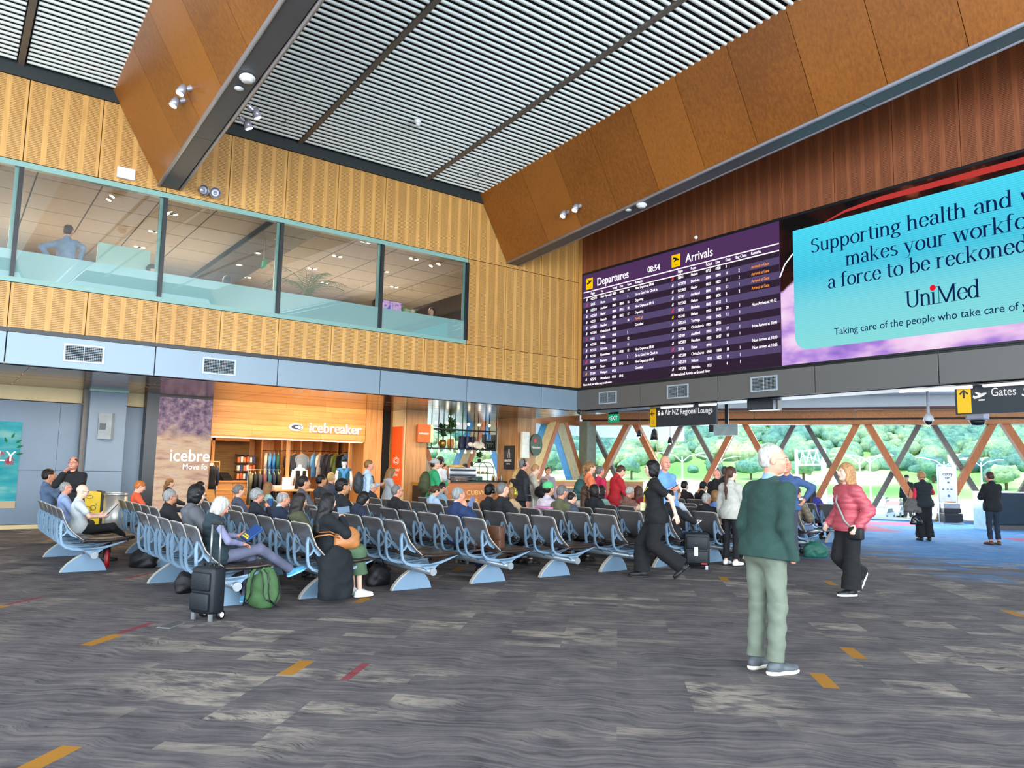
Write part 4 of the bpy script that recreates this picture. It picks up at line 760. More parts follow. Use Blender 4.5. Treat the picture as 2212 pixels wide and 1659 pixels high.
bp = g.N('ShaderNodeBump'); bp.inputs['Strength'].default_value = 1; bp.inputs['Distance'].default_value = 1.; g.link(g.noise(P, 1.1, 5, rough=.75), bp.inputs['Height']); g.link(bp.outputs[0], b_.inputs['Normal'])
pts = []
while len(pts) < 4200:
    a = rng.uniform(0, 72); r = 184+abs(rng.normal(0, 1))*38+rng.uniform(0, 26)
    if r > 330: continue
    if r < 190 and rng.random() < .5: continue
    x, y = polar(r, a); s_ = rng.uniform(1.2, 2.9); pts.append((x, y, hz(r, a)+s_*.4, s_, rng.uniform(.7, 1.)))
f_ = blobs(pts, 'hillside_bush', tm); tag(f_, 'dense green bush covering the hillside beyond the windows', 'bush', kind='stuff')
for i, (r, a) in enumerate(((176,32),(178,35.5),(174,44),(180,24),(172,20),(182,50))):
    x, y = polar(r, a); z = hz(r, a); t = thing('round_tree', (x, y, z), 0, 'round lawn tree below the bush, %s of six placed from the middle outwards' % ORD[i], 'tree', 'trees on the lawn below the hill')
    MB().cyl((0,0,-.5),(0,0,2),.25).build('trunk', mat('tree_trunk', '#5a4a3a', .9), t); q = []
    for k in range(8): q.append((rng.uniform(-1.2,1.2), rng.uniform(-1.2,1.2), 2.6+rng.uniform(0,1.4), rng.uniform(1.1,1.7), .9))
    blobs(q, 'foliage', tm, t)
for i, (x, y, H_) in enumerate(((74,40,6.5),(88,38,6.5),(95,50,7),(104,62,7),(80,62,6.5),(66,56,6.5),(118,46,7),(112,34,7))):
    t = thing('street_lamp', (x, y, -3.2), .6, None, 'lamp post', 'lamp posts over the car park'); t['label'] = 'white twin-armed lamp post outside, %s counted from the gantry side' % ORD[i]
    MB().cyl((0,0,0),(0,0,H_),.12,.08,8).tube([(0,0,H_-.6),(0,.8,H_+.1),(0,2.2,H_+.4)], .06, 6).tube([(0,0,H_-.6),(0,-.8,H_+.1),(0,-2.2,H_+.4)], .06, 6).build('post', mat('white_post', '#d8dcdc', .5), t); MB().box(-.15,.15,1.8,2.8,H_+.36,H_+.46).box(-.15,.15,-2.8,-1.8,H_+.36,H_+.46).build('lamp_head', WHT, t)
t = thing('road_gantry', (100, 62, -3.2), .95, 'white lattice sign gantry beyond the car park', 'gantry'); gm = MB()
for x in (-6, 3.5): gm.cyl((x,0,0),(x,0,8.5),.25)
for z in (6.2, 8.2): gm.cyl((-6,0,z),(3.5,0,z),.12)
for i in range(8): gm.cyl((-6+i*1.2,0,6.2 if i % 2 else 8.2),(-4.8+i*1.2,0,8.2 if i % 2 else 6.2),.08)
gm.build('frame', mat('white_post', '#d8dcdc', .5), t)
cp = [(-2.1,.3),(-2.1,.75),(-1.5,.85),(-.9,1.35),(.7,1.38),(1.35,.92),(2.05,.8),(2.15,.35)]; cb = MB().prism(cp, (0,-.85,0), (1,0,0), (0,0,1), (0,1.7,0)).mesh('body'); cwn = MB().prism([(-1.35,.88),(-.85,1.28),(.62,1.31),(1.15,.93)], (0,-.87,0), (1,0,0), (0,0,1), (0,1.74,0)).mesh('windows'); cwn.materials.append(mat('car_glass', '#2c3c48', .2)); cwh = MB()
for x in (-1.35, 1.35): cwh.cyl((x,-.88,.33),(x,.88,.33),.33, n=14)
cwh = cwh.mesh('wheels'); cwh.materials.append(BLK); cms = [mat('car_paint_%s' % n_, c, .25, .2, var=0) for n_, c in (('white','#e8eaea'),('silver','#b4bcc4'),('blue','#9cb0c8'),('grey','#a4a8ae'),('red','#b08484'))]; cbs = []
for m_ in cms: c_ = cb.copy(); c_.materials.append(m_); cbs.append(c_)
for i in range(112):
    rr, aa_ = divmod(i, 14); x, y = polar(84+rr*8.5, 17+aa_*3.1+(rr % 2)*.8)
    if any(math.hypot(x-a_, y-b__) < 3.4 for a_, b__ in ((74,40),(88,38),(95,50),(104,62),(80,62),(66,56),(118,46),(112,34))) or (104 < x < 132 and 9 < y < 31) or (92 < x < 108 and 54 < y < 70): continue
    t = thing('parked_car', (x, y, -3.2), .15+(i*37 % 7)*.01, '%s parked car, %s from the right in the %s row outside' % (('white','silver','blue','grey','red')[(i*7+i//5) % 5], ORD[aa_], ORD[rr]), 'car', 'cars in the car park'); inst(cbs[(i*7+i//5) % 5], 'body', t); inst(cwn, 'windows', t); inst(cwh, 'wheels', t)
t = thing('terminal_wing', (118, 20, -3.2), 0, 'pale low airport building beyond the windows at right', 'building'); MB().box(-12, 12, -8, 8, 0, 8).build('wall', mat('pale_building', '#dfe4e8', .7), t); MB().box(-12.3, 12.3, -8.3, 8.3, 8, 8.5).build('roof', WHT, t)
for i in range(5): MB().box(-12.05, -12, -6.8+i*2.8, -5+i*2.8, 4.6, 6.2).build('window', mat('blue_window', '#7fa4c4', .2), t)
# ---------------------------------------------------------------- flight information board (LED, lit)
PUR = emis('board_purple', '#553663', .9); RWA = emis('board_row_dark', '#3a2b3e', .8); RWB = emis('board_row_light', '#5d4f78', .9); LTX = emis('board_lettering', (1,.95,1), 1.5)
YLB = emis('board_yellow', '#f6c400', 1.1); ORL = emis('board_orange', '#ff9a3c', 1.1); RED = emis('board_red', '#e0405a', 1.); BLKE = emis('board_black', '#1a141c', .6)
BX = 14.13
fb = thing('flight_board', (BX, 15.52, 0), 0, 'large purple LED board of departures and arrivals at 08:54', 'display')
MB().box(0, .02, -6.28, 0, 3.83, 7.03).box(-.02, .03, -6.25, .02, 7.0, 7.06).box(-.02,.03,-6.25,.02,3.80,3.835).box(-.02,.03,0,.03,3.8,7.06).build('casing', BLK, fb)
MB().box(-.012, 0, -6.25, -.01, 3.84, 7.0).build('screen', PUR, fb)
def BP(u0, u1, z0, z1, m, name, o=.016): MB().box(-o, -o+.003, -u1, -u0, z0, z1).build(name, m, fb)
for i in range(15): BP(.02, 6.24, 3.965+i*.1605, 3.965+(i+1)*.1605, RWA if i % 2 == 0 else RWB, 'row_band', .014)
BP(.02, 6.24, 3.84, 3.963, RWA, 'row_band', .014)
BP(.03, 6.24, 6.49, 6.515, LTX, 'rule'); BP(.03, 6.24, 6.335, 6.36, LTX, 'rule')
def tb(u, z, body, size=.10, m=None, sx=.72, off=0): return text('lettering', body, (-.02, -u, z), size, m or LTX, fb, FR, sx=sx, off=off, ls=.1605/size if '\n' in body else 1)
tb(.57, 6.61, 'Departures', .31, sx=.84, off=.002); tb(3.68, 6.61, 'Arrivals', .31, sx=.84, off=.002); tb(2.44, 6.61, '08:54', .21, sx=.9, off=.002)
for u in (.13, 3.24):
    BP(u, u+.27, 6.57, 6.88, YLB, 'icon_tile', .018)
    MB().prism([(x*1.0*(1 if u < 1 else 1), z*1.1 if u < 1 else -z*1.1+.05) for x, z in PLN], (-.023, -u-.135, 6.74), (0,-1,0), (0,0,1), (.002,0,0)).box(-.023,-.021,-u-.2,-u-.1,6.62,6.63).build('plane_pictogram', BLK, fb)
for u, s_ in ((.33,'Flight'),(.72,'To'),(1.18,'Sched'),(1.45,'Due'),(1.73,'Gate'),(2.01,'Remarks'),(3.44,'Flight'),(3.84,'From'),(4.29,'Sched'),(4.57,'Due'),(4.85,'Gate'),(5.13,'Bag Claim'),(5.54,'Remarks')): tb(u, 6.395, s_)
def col(u, rows, z=6.245, m=None): tb(u, z, '\n'.join(rows), .098, m)
col(.33, 'NZ5770 S8105 NZ5312 NZ5264 NZ531 NZ5020 NZ5343 S3221 NZ5285 NZ5232 NZ505 S8263 NZ5783 S8641 NZ5743 NZ416'.replace('S8641','OG641').split()[:15])
col(.72, ['New Plymouth','Picton','Auckland','Napier','Dunedin','Hamilton','Christchurch','Takaka','Nelson','Gisborne','Queenstown','Blenheim','Timaru','Westport','Christchurch'])
col(1.18, '0820 0825 0845 0850 0850 0900 0900 0900 0905 0910 0915 0915 0925 0930 0935'.split()); col(1.45, ['0900','','0850','0915','0855','','','','','','0920','','0945','','0945'])
col(1.73, ['19','3','16','18','17','18','','5','12','11','13','5','6','','']); col(2.01, ['Now Departs at 09:00','Go to Gate 3 for Check In','Departing','Now Departs at 09:15','Departing','','Cancelled','','','','Now Departs at 09:20','Go to Gate 3 for Check In','Now Departs at 09:45','Cancelled',''])
tb(2.01, 6.245-5*.1605, 'Final Call', .098, ORL)
col(3.44, 'S8342 NZ5720 NZ5883 NZ407 NZ5302 S8242 OG541 NZ5265 NZ5336 NZ409 NZ5027 S8136 NZ5349 NZ5318 NZ5726'.split())
col(3.84, ['Nelson','Blenheim','Napier','Auckland','Nelson','Blenheim','Nelson','Tauranga','Christchurch','Auckland','Hamilton','Picton','Christchurch','Nelson','Blenheim'])
col(4.29, '0755 0800 0825 0840 0840 0845 0900 0900 0905 0910 0935 0940 0940 1010 1025'.split()); col(4.57, ['0908','0844','0829','0846','0835','0912','0930','0906','0955','0913','0957','','1000','1025',''])
col(4.85, ['3','10','11','13','8','5','20','12','','17','18','3','19','11','6']); col(5.2, ['','2','2','1','2','','2','2','1','1','1','','1','1','1'])
col(5.54, ['Arrived at Gate']*4, 6.245-.1605*1, ORL); 
for r_, s_ in ((6, 'Now Arrives at 09:12'), (9, 'Now Arrives at 10:00'), (11, 'Now Arrives at 10:00'), (12, 'Now Arrives at 10:25')): tb(5.54, 6.2-r_*.1605, s_, .098)
tb(.06, 3.87, 'Please check your airline carry-on allowance', .085); tb(3.2, 3.87, 'All International Arrivals on Ground Floor', .095)
for i in range(15):
    for u0, reds in ((.12, (1, 11)), (3.22, (0, 5, 11))):
        z = 6.245-i*.1605; m = RED if i in reds or (u0 < 1 and i == 7) else (YLB if (u0 < 1 and i == 13) or (u0 > 1 and i == 6) else LTX)
        MB().prism([(0,0),(.07,0),(.1,.09),(.06,.09)] if i in reds else [(.02,0),(.07,0),(.08,.07),(.05,.07)], (-.02,-u0,z), (0,-1,0), (0,0,1), (.002,0,0)).build('airline_mark', m, fb)
# ---------------------------------------------------------------- advertising screen
ad = thing('advertising_screen', (BX, 9.27, 0), 0, 'huge cyan UniMed advertising screen right of the flight board', 'display')
MB().box(0, .02, -10, 0, 3.83, 7.03).box(-.02, .03, -10, 0, 7.0, 7.06).box(-.02,.03,-10,0,3.80,3.835).build('casing', BLK, ad)
m = bpy.data.materials.new('advert_picture'); m.use_nodes = True; g = G(m); m.node_tree.nodes.clear(); e = g.N('ShaderNodeEmission'); out = g.N('ShaderNodeOutputMaterial')
P = g.N('ShaderNodeNewGeometry').outputs['Position']; sx = g.N('ShaderNodeSeparateXYZ'); g.link(P, sx.inputs[0])
low = g.ramp(g.noise(P, .9, 3, st=(1,1,2)), [(.3, hx('#7a5cc0')), (.42, hx('#b48ce0')), (.55, hx('#f0c8f0')), (.7, hx('#f8e4fa'))]); hi = g.ramp(g.noise(P, 1.2, 3), [(.4, hx('#151314')), (.62, hx('#3a1c18')), (.75, hx('#a85a40'))])
zz = g.m('ADD', sx.outputs[2], g.m('MULTIPLY', g.noise(P, 1.1, 2), 1.0)); kk = g.m('MULTIPLY', g.m('SUBTRACT', zz, 6.05), 12, clamp=True)
g.link(g.mix(kk, low, hi), e.inputs[0]); e.inputs[1].default_value = .82; g.link(e.outputs[0], out.inputs[0])
MB().box(-.012, 0, -10, -.01, 3.84, 7.0).build('screen', m, ad)
m = bpy.data.materials.new('advert_cyan'); m.use_nodes = True; g = G(m); m.node_tree.nodes.clear(); e = g.N('ShaderNodeEmission'); out = g.N('ShaderNodeOutputMaterial')
P = g.N('ShaderNodeNewGeometry').outputs['Position']; sx = g.N('ShaderNodeSeparateXYZ'); g.link(P, sx.inputs[0]); c = g.ramp(g.m('DIVIDE', g.m('SUBTRACT', sx.outputs[2], 4.1), 2.6), [(0, hx('#86dcdc')), (.35, hx('#74d6e2')), (.6, hx('#3cc4e2')), (1, hx('#40d8f4'))])
ln = g.m('MULTIPLY', g.m('GREATER_THAN', g.m('FRACT', g.m('DIVIDE', sx.outputs[2], .04)), .6), .12); g.link(g.mix(ln, c, (.6,.95,1)), e.inputs[0]); e.inputs[1].default_value = .82; g.link(e.outputs[0], out.inputs[0])
cr = [(.33,6.69),(.33,4.47)]+[(.63-.3*math.cos(a), 4.42-.3*math.sin(a)) for a in [math.pi/2*i/8 for i in range(9)]]+[(9.4,4.12),(9.4,6.69)]
MB().prism(cr, (-.018,0,0), (0,-1,0), (0,0,1), (.003,0,0)).build('text_panel', m, ad)
NVY = emis('advert_navy', '#10295c', .8); RD = emis('advert_red', '#f01830', 1.)
MB().ribbon([(1.05,6.7),(1.5,6.82),(2.2,6.87),(4.4,6.86),(9,6.84)], [.02,.05,.1,.12,.12], (-.016,0,0), (0,-1,0), (0,0,1), (.002,0,0)).build('light_trail', emis('advert_trail', '#c8403c', .9), ad)
MB().ribbon([(0,5.75),(.12,6.0),(.32,6.2)], .03, (-.016,0,0), (0,-1,0), (0,0,1), (.002,0,0)).build('light_trail', LTX, ad)
# high-contrast serif lettering: every letter is a skeleton swept with a broad flat pen
def arc(cx, cy, rx, ry, a0, a1, n=8): return [(cx+rx*math.cos(math.radians(a0+(a1-a0)*i/n)), cy+ry*math.sin(math.radians(a0+(a1-a0)*i/n))) for i in range(n+1)]
ST = lambda x, y0, y1: [(x, y0), (x, y1)]; SF = lambda x, y, w=.13: [(x-w, y), (x+w, y)]
GL = {'n': (.78, [ST(.1,0,1), SF(.1,0), SF(.04,1,.07), arc(.36,.62,.24,.38,150,0)+[(.6,0)], SF(.6,0)]), 'u': (.8, [[(.12,1)]+arc(.36,.36,.24,.36,180,330), ST(.62,0,1), SF(.06,1,.08), SF(.56,1,.08), SF(.68,0,.07)]),
 'm': (1.2, [ST(.1,0,1), SF(.1,0), SF(.04,1,.07), arc(.34,.62,.22,.38,150,0)+[(.56,0)], SF(.56,0), arc(.8,.62,.22,.38,150,0)+[(1.02,0)], SF(1.02,0)]), 'h': (.8, [ST(.1,0,1.5), SF(.1,0), SF(.04,1.5,.07), arc(.36,.62,.24,.38,150,0)+[(.6,0)], SF(.6,0)]),
 'r': (.58, [ST(.1,0,1), SF(.1,0), SF(.04,1,.07), arc(.36,.66,.22,.34,155,50)]), 'i': (.34, [ST(.14,0,1), SF(.14,0), SF(.08,1,.07), [(.14,1.32),(.14,1.36)]]), 'l': (.34, [ST(.14,0,1.5), SF(.14,0), SF(.08,1.5,.07)]),
 't': (.48, [[(.18,1.3)]+arc(.36,.2,.18,.2,180,300), [(.02,1),(.42,1)]]), 'o': (.78, [arc(.38,.5,.32,.5,0,360,20)]), 'e': (.7, [arc(.36,.5,.29,.5,10,330,18), [(.08,.55),(.64,.55)]]), 'c': (.66, [arc(.36,.5,.3,.5,55,320,16)]),
 'a': (.72, [[(.12,.76)]+arc(.32,.72,.22,.28,150,0)+[(.54,.12),(.66,0)], arc(.3,.28,.22,.28,60,300,12)]), 'd': (.82, [arc(.34,.5,.28,.5,40,320,16), ST(.62,0,1.5), SF(.56,1.5,.07), SF(.69,0,.07)]), 'b': (.8, [arc(.42,.5,.28,.5,140,-140,16), ST(.12,0,1.5), SF(.06,1.5,.07)]),
 'p': (.82, [ST(.12,-.45,1), arc(.42,.5,.28,.5,140,-140,16), SF(.12,-.45), SF(.06,1,.07)]), 'g': (.74, [arc(.34,.66,.24,.32,0,360,16), arc(.34,-.18,.3,.24,0,360,16), [(.2,.36),(.14,.16),(.5,.06)], [(.54,.86),(.7,.98)]]), 's': (.6, [arc(.3,.74,.2,.25,40,210,8)+arc(.3,.26,.23,.26,60,-150,10)]),
 'w': (1.1, [[(.06,1),(.32,0)], ['t',(.32,0),(.55,1)], [(.55,1),(.8,0)], ['t',(.8,0),(1.02,1)], SF(.06,1), SF(.55,1,.1), SF(1.0,1,.1)]), 'y': (.78, [[(.1,1),(.4,0)], ['t',(.66,1),(.34,-.3),(.2,-.45),(.08,-.42)], SF(.1,1), SF(.66,1,.1)]), 'k': (.8, [ST(.12,0,1.5), SF(.12,0), SF(.06,1.5,.07), ['t',(.6,1),(.2,.42)], [(.3,.56),(.64,0)], SF(.6,1,.1), SF(.66,0,.12)]),
 'f': (.48, [ST(.16,0,1.1)+arc(.34,1.15,.18,.35,180,50), SF(.16,0), [(.0,1),(.4,1)]]), 'S': (.82, [arc(.4,1.12,.28,.36,35,215,10)+arc(.38,.4,.32,.40,65,-155,12)]), 'U': (1.1, [[(.2,1.42),(.2,.5)]+arc(.54,.45,.34,.45,180,360)+[(.88,1.42)], SF(.2,1.42,.16), SF(.88,1.42,.14)]),
 'M': (1.45, [['t',(.2,0),(.2,1.42)], [(.2,1.42),(.7,0)], [(.7,0),(1.2,1.42)], ST(1.22,0,1.42), SF(.2,0,.14), SF(1.22,0,.16), SF(.12,1.42,.1), SF(1.28,1.42,.1)]), ' ': (.38, []), '|': (.34, [ST(.14,0,1), SF(.14,0), SF(.08,1,.07)])}
def serif(body, u, z, h, m, par, pw=.085, ph=.024, gap=1., fit=None):
    if fit: gap = (fit[1]-u)/(h*sum(GL[c][0]+.07 for c in fit[0]))
    mb = MB(); pen0 = [(pw*math.cos(a), ph*math.sin(a)) for a in [2*math.pi*i/10 for i in range(10)]]; nq = 0
    for ch in body:
        wd, strokes = GL[ch]
        for st in strokes:
            thin = st[0] == 't'; st = st[1:] if thin else st; pen = [(x*(.3 if thin else 1), y) for x, y in pen0]
            for (x0, y0), (x1, y1) in zip(st, st[1:]):
                d = math.atan2(y1-y0, x1-x0); pts = []
                if d == 0 and x1 == x0: continue
                # hull of the pen at both ends
                for (px2, py2) in pen:
                    c = -math.sin(d)*px2+math.cos(d)*py2; pts.append((c, px2, py2))
                A = max(pts); B = min(pts)
                q = [(x0+A[1],y0+A[2]),(x0+B[1],y0+B[2]),(x1+B[1],y1+B[2]),(x1+A[1],y1+A[2])]
                for poly in (q, [(x0+a, y0+b) for a, b in pen], [(x1+a, y1+b) for a, b in pen]):
                    n0 = len(mb.v); o = -.0205; mb.v += [(o, -(u+a*h*gap), z+b*h) for a, b in poly]; mb.f.append(tuple(range(n0, n0+len(poly))))
        u += (wd+(.07 if fit else 0))*h*gap
    mb.build('lettering', m, par); return u
serif('Supporting health and wellbeing', .74, 6.12, .195, NVY, ad, .082, fit=('Supporting health and', 4.47)); serif('makes your workforce', 1.50, 5.70, .195, NVY, ad, .082, fit=('makes your workf', 4.47)); serif('a force to be reckoned with', 1.10, 5.30, .195, NVY, ad, .082, fit=('a force to be reckone', 4.46))
serif('U', 2.62, 4.66, .215, NVY, ad, .075, gap=1.14); ui_ = 2.62+.215*1.14*(1.1+.78+.14); serif('n|Med', 2.62+.215*1.14*1.1, 4.66, .215, NVY, ad, .075, gap=1.14); MB().ball((-.024,-ui_,4.955),(.003,.055,.055),14,8).build('red_dot', RD, ad)
text('lettering', 'Taking care of the people who take care of you', (-.02, -1.2, 4.34), .20, NVY, ad, FR, sx=.93, off=0)
# poster on the grey wall at the left edge
t = thing('travel_poster', (.6, 20.27, 0), 0, 'backlit turquoise beach poster with red blossoms cropped at the left edge', 'poster')
m = picmat('beach_picture', [(.3,'#2fa6bc'),(.5,'#58c4cc'),(.7,'#a8e0dc')], 1.2, (1,1,3), .8); MB().box(-1.6, .88, .0, .03, .46, 2.38).build('picture', m, t); MB().box(-1.6, .88, -.004, .0, .46, .62).build('sand_strip', emis('sand', '#dcc8a8', .8), t)
text('lettering', 'LY', (.46, -.012, 1.5), .32, LET, t, FL); fm = MB(); r = random.Random(3)
for cx, cz in ((.5,1.62),(.68,1.42),(.38,1.75),(.42,1.2),(.7,1.5)):
    for i in range(14): a = i*.45; fm.add([(cx,-.006,cz),(cx+.02+.09*math.cos(a),-.006,cz+.09*math.sin(a)),(cx+.1*math.cos(a+.15),-.006,cz+.1*math.sin(a+.15))],[(0,1,2)])
fm.build('blossoms', emis('blossom', '#d8405c', .8), t); lf_ = MB()
for cx, cz, a in ((.62,1.9,1.9),(.7,2.0,1.2),(.78,1.9,.6),(.8,1.65,.2),(.8,1.8,.4),(.2,1.3,3)): lf_.add([(cx,-.007,cz),(cx+.06*math.cos(a)-.03*math.sin(a),-.007,cz+.06*math.sin(a)+.03*math.cos(a)),(cx+.15*math.cos(a),-.007,cz+.15*math.sin(a)),(cx+.06*math.cos(a)+.03*math.sin(a),-.007,cz+.06*math.sin(a)-.03*math.cos(a))],[(0,1,2,3)])
lf_.build('leaves', emis('poster_leaf', '#3f8a58', .8), t)
# ---------------------------------------------------------------- ceiling fittings, wall fittings
SPL = emis('spot_lens', (1,.9,.75), 30)
def spot(p, n, label):
    n = Vector(n).normalized(); p = Vector(p)+n*.03; t = thing('spotlight', p, 0, label, 'light', 'spotlights mounted on the plywood beams')
    d = (n*.55+Vector((0,0,-.85))).normalized(); MB().cyl(-n*.04, n*.05, .05, .04).build('mount', LGM, t); a = n*.12
    MB().cyl(a-d*.08, a+d*.08, .055, .075, 16).build('head', LGM, t, True); MB().cyl(a+d*.078, a+d*.084, .06, .06, 16).build('lens', SPL, t)
    w = Vector(p)+a+d*.12; lamp('SPOT', 'spot_beam', w, 60, WARM, aim=w+d-n*.25, spot=1.9, blend=.7, radius=.04)
nl = (-1.65, .06, -.93)
for p, l in (((2.81,12.6,7.62),'lit spotlight on the left beam, farther from the wall'), ((2.81,13.03,7.58),'spotlight on the left beam, nearer the wall'), ((11.35,12.61,7.61),'lit spotlight on the right beam, farther from the wall'), ((11.35,13.03,7.58),'spotlight on the right beam, nearer the wall')): spot(p, nl, l)
for p, l in (((3.72,12.5,7.55),'lit spotlight on the hidden side of the left beam'), ((3.72,12.95,7.52),'lower spotlight on the hidden side of the left beam')): spot(p, (1.65,.06,-.93), l)
def disc(x, y, z, r, name, label, cat, h=.05):
    tag(MB().lathe((x,y,z), [(r*.8,0),(r,-h*.3),(r,-h*.6),(r*.75,-h*.65),(r*.7,-h),(r*.2,-h*1.05)], 24).build(name, WHT, None, True), label, cat)
for bx, w in ((3.22, 'left'), (11.66, 'right')):
    disc(bx, 10.98, 6.93+SL*(15.75-10.98), .115, 'ceiling_sensor', 'large round white sensor under the %s beam' % w, 'sensor', .09); disc(bx, 11.37, 6.93+SL*(15.75-11.37), .07, 'smoke_detector', 'small round detector under the %s beam' % w, 'detector', .03)
t = thing('ceiling_camera', (7.4, 13.28, 8.74), 0, 'white ceiling camera between the slats in mid ceiling', 'camera'); MB().lathe((0,0,0), [(.07,0),(.07,-.06),(.05,-.09)], 16).cyl((0,0,-.09),(-.02,-.06,-.15),.035,.045).build('housing', WHT, t, True)
for x, y, wh_ in ((5.2,14.9,'nearest the left beam by the wall'),(5.1,12.6,'left of the first ceiling track'),(9.9,14.7,'nearest the wall at the right'),(10.1,11.6,'above the right beam'),(1.4,13.9,'at the upper left')): tag(MB().cyl((x,y,zc(y)-.03),(x,y,zc(y)-.09),.008).cyl((x-.03,y,zc(y)-.075),(x+.03,y,zc(y)-.075),.006).build('sprinkler', DGM), 'tiny sprinkler head between the ceiling slats, '+wh_, 'sprinkler', 'sprinklers in the slatted ceiling')
t = thing('access_point', (2.45, 15.74, 7.04), 0, 'white square wireless box on the plywood above the windows', 'box'); MB().bbox(-.16,.16,-.06,0,-.11,.11,.02).build('casing', WHT, t)
t = thing('horn_speaker', (3.96, 15.74, 7.03), 0, 'pair of grey horn loudspeakers on the plywood wall', 'speaker')
for dx in (-.15, .15): 
    Mh = Matrix.Translation((dx,-.05,0)) @ Matrix.Rotation(math.radians(100), 4, 'X') @ Matrix.Rotation(-dx*2, 4, 'Y'); MB().lathe((0,0,0), [(.03,-.05),(.035,0),(.05,.06),(.105,.14),(.11,.145),(.045,.07),(.03,.12),(.0,.12)], 20, Mh).build('horn', LGM, t, True)
MB().box(-.08,.08,-.05,0,-.03,.03).build('bracket', LGM, t)
tag(MB().ball((14.1,11.51,7.16), .045, 12, 8).build('light_sensor', WHT, None, True), 'tiny white round sensor above the flight board', 'sensor')
t = thing('floor_outlet', (1.92, 7.88, 0), .78, 'flat metal floor outlet cover in the carpet', 'outlet'); MB().box(-.13,.13,-.07,.07,0,.006).build('frame', STEEL, t); MB().box(-.115,.115,-.055,.055,.006,.008).build('lid', mat('lid_carpet', '#4a484c', .9), t)
# bins by the grey wall
t = thing('recycling_bin', (2.40, 17.0, 0), 0, 'bright yellow bin with a line drawing, beside the silver bin', 'bin'); YB = mat('yellow_bin', '#f2c800', .45, var=.02)
MB().bbox(-.27,.22,-.3,.3,.02,.94,.012).build('body', YB, t); MB().bbox(.22,.29,-.3,.3,.0,.96,.01).build('side', BLK, t)
BL2 = mat('black_print', '#1a1a12', .5, var=0); dr = MB(); o = (0,-.303,0)
for pth in (arc(-.03,.62,.10,.05,0,360,16), arc(.09,.64,.05,.045,0,360,12), [(-.12,.60),(-.2,.5),(-.24,.47)], [(-.08,.58),(-.16,.44)], [(.02,.57),(.18,.52),(.2,.49)], [(-.02,.57),(.12,.48),(.16,.47)], [(-.22,.7),(-.1,.62)], arc(.02,.85,.06,.03,0,360,12), [(.12,.68),(.14,.73),(.16,.68)]): dr.ribbon(pth, .009, o, (1,0,0), (0,0,1), (0,-.002,0))
dr.build('line_drawing', BL2, t)
t = thing('litter_bin', (2.86, 16.6, 0), 0, 'round brushed silver litter bin beside the yellow bin', 'bin'); MB().lathe((0,0,0), [(.21,.0),(.21,.88),(.19,.88),(.19,.86)], 32).build('body', mat('silver_bin', '#c4c2bc', .35, .6, var=.05), t, True); MB().lathe((0,0,.88), [(.215,0),(.22,.02),(.21,.05),(.14,.05),(.12,.02),(.0,.02)], 32).build('rim', STEEL, t, True)
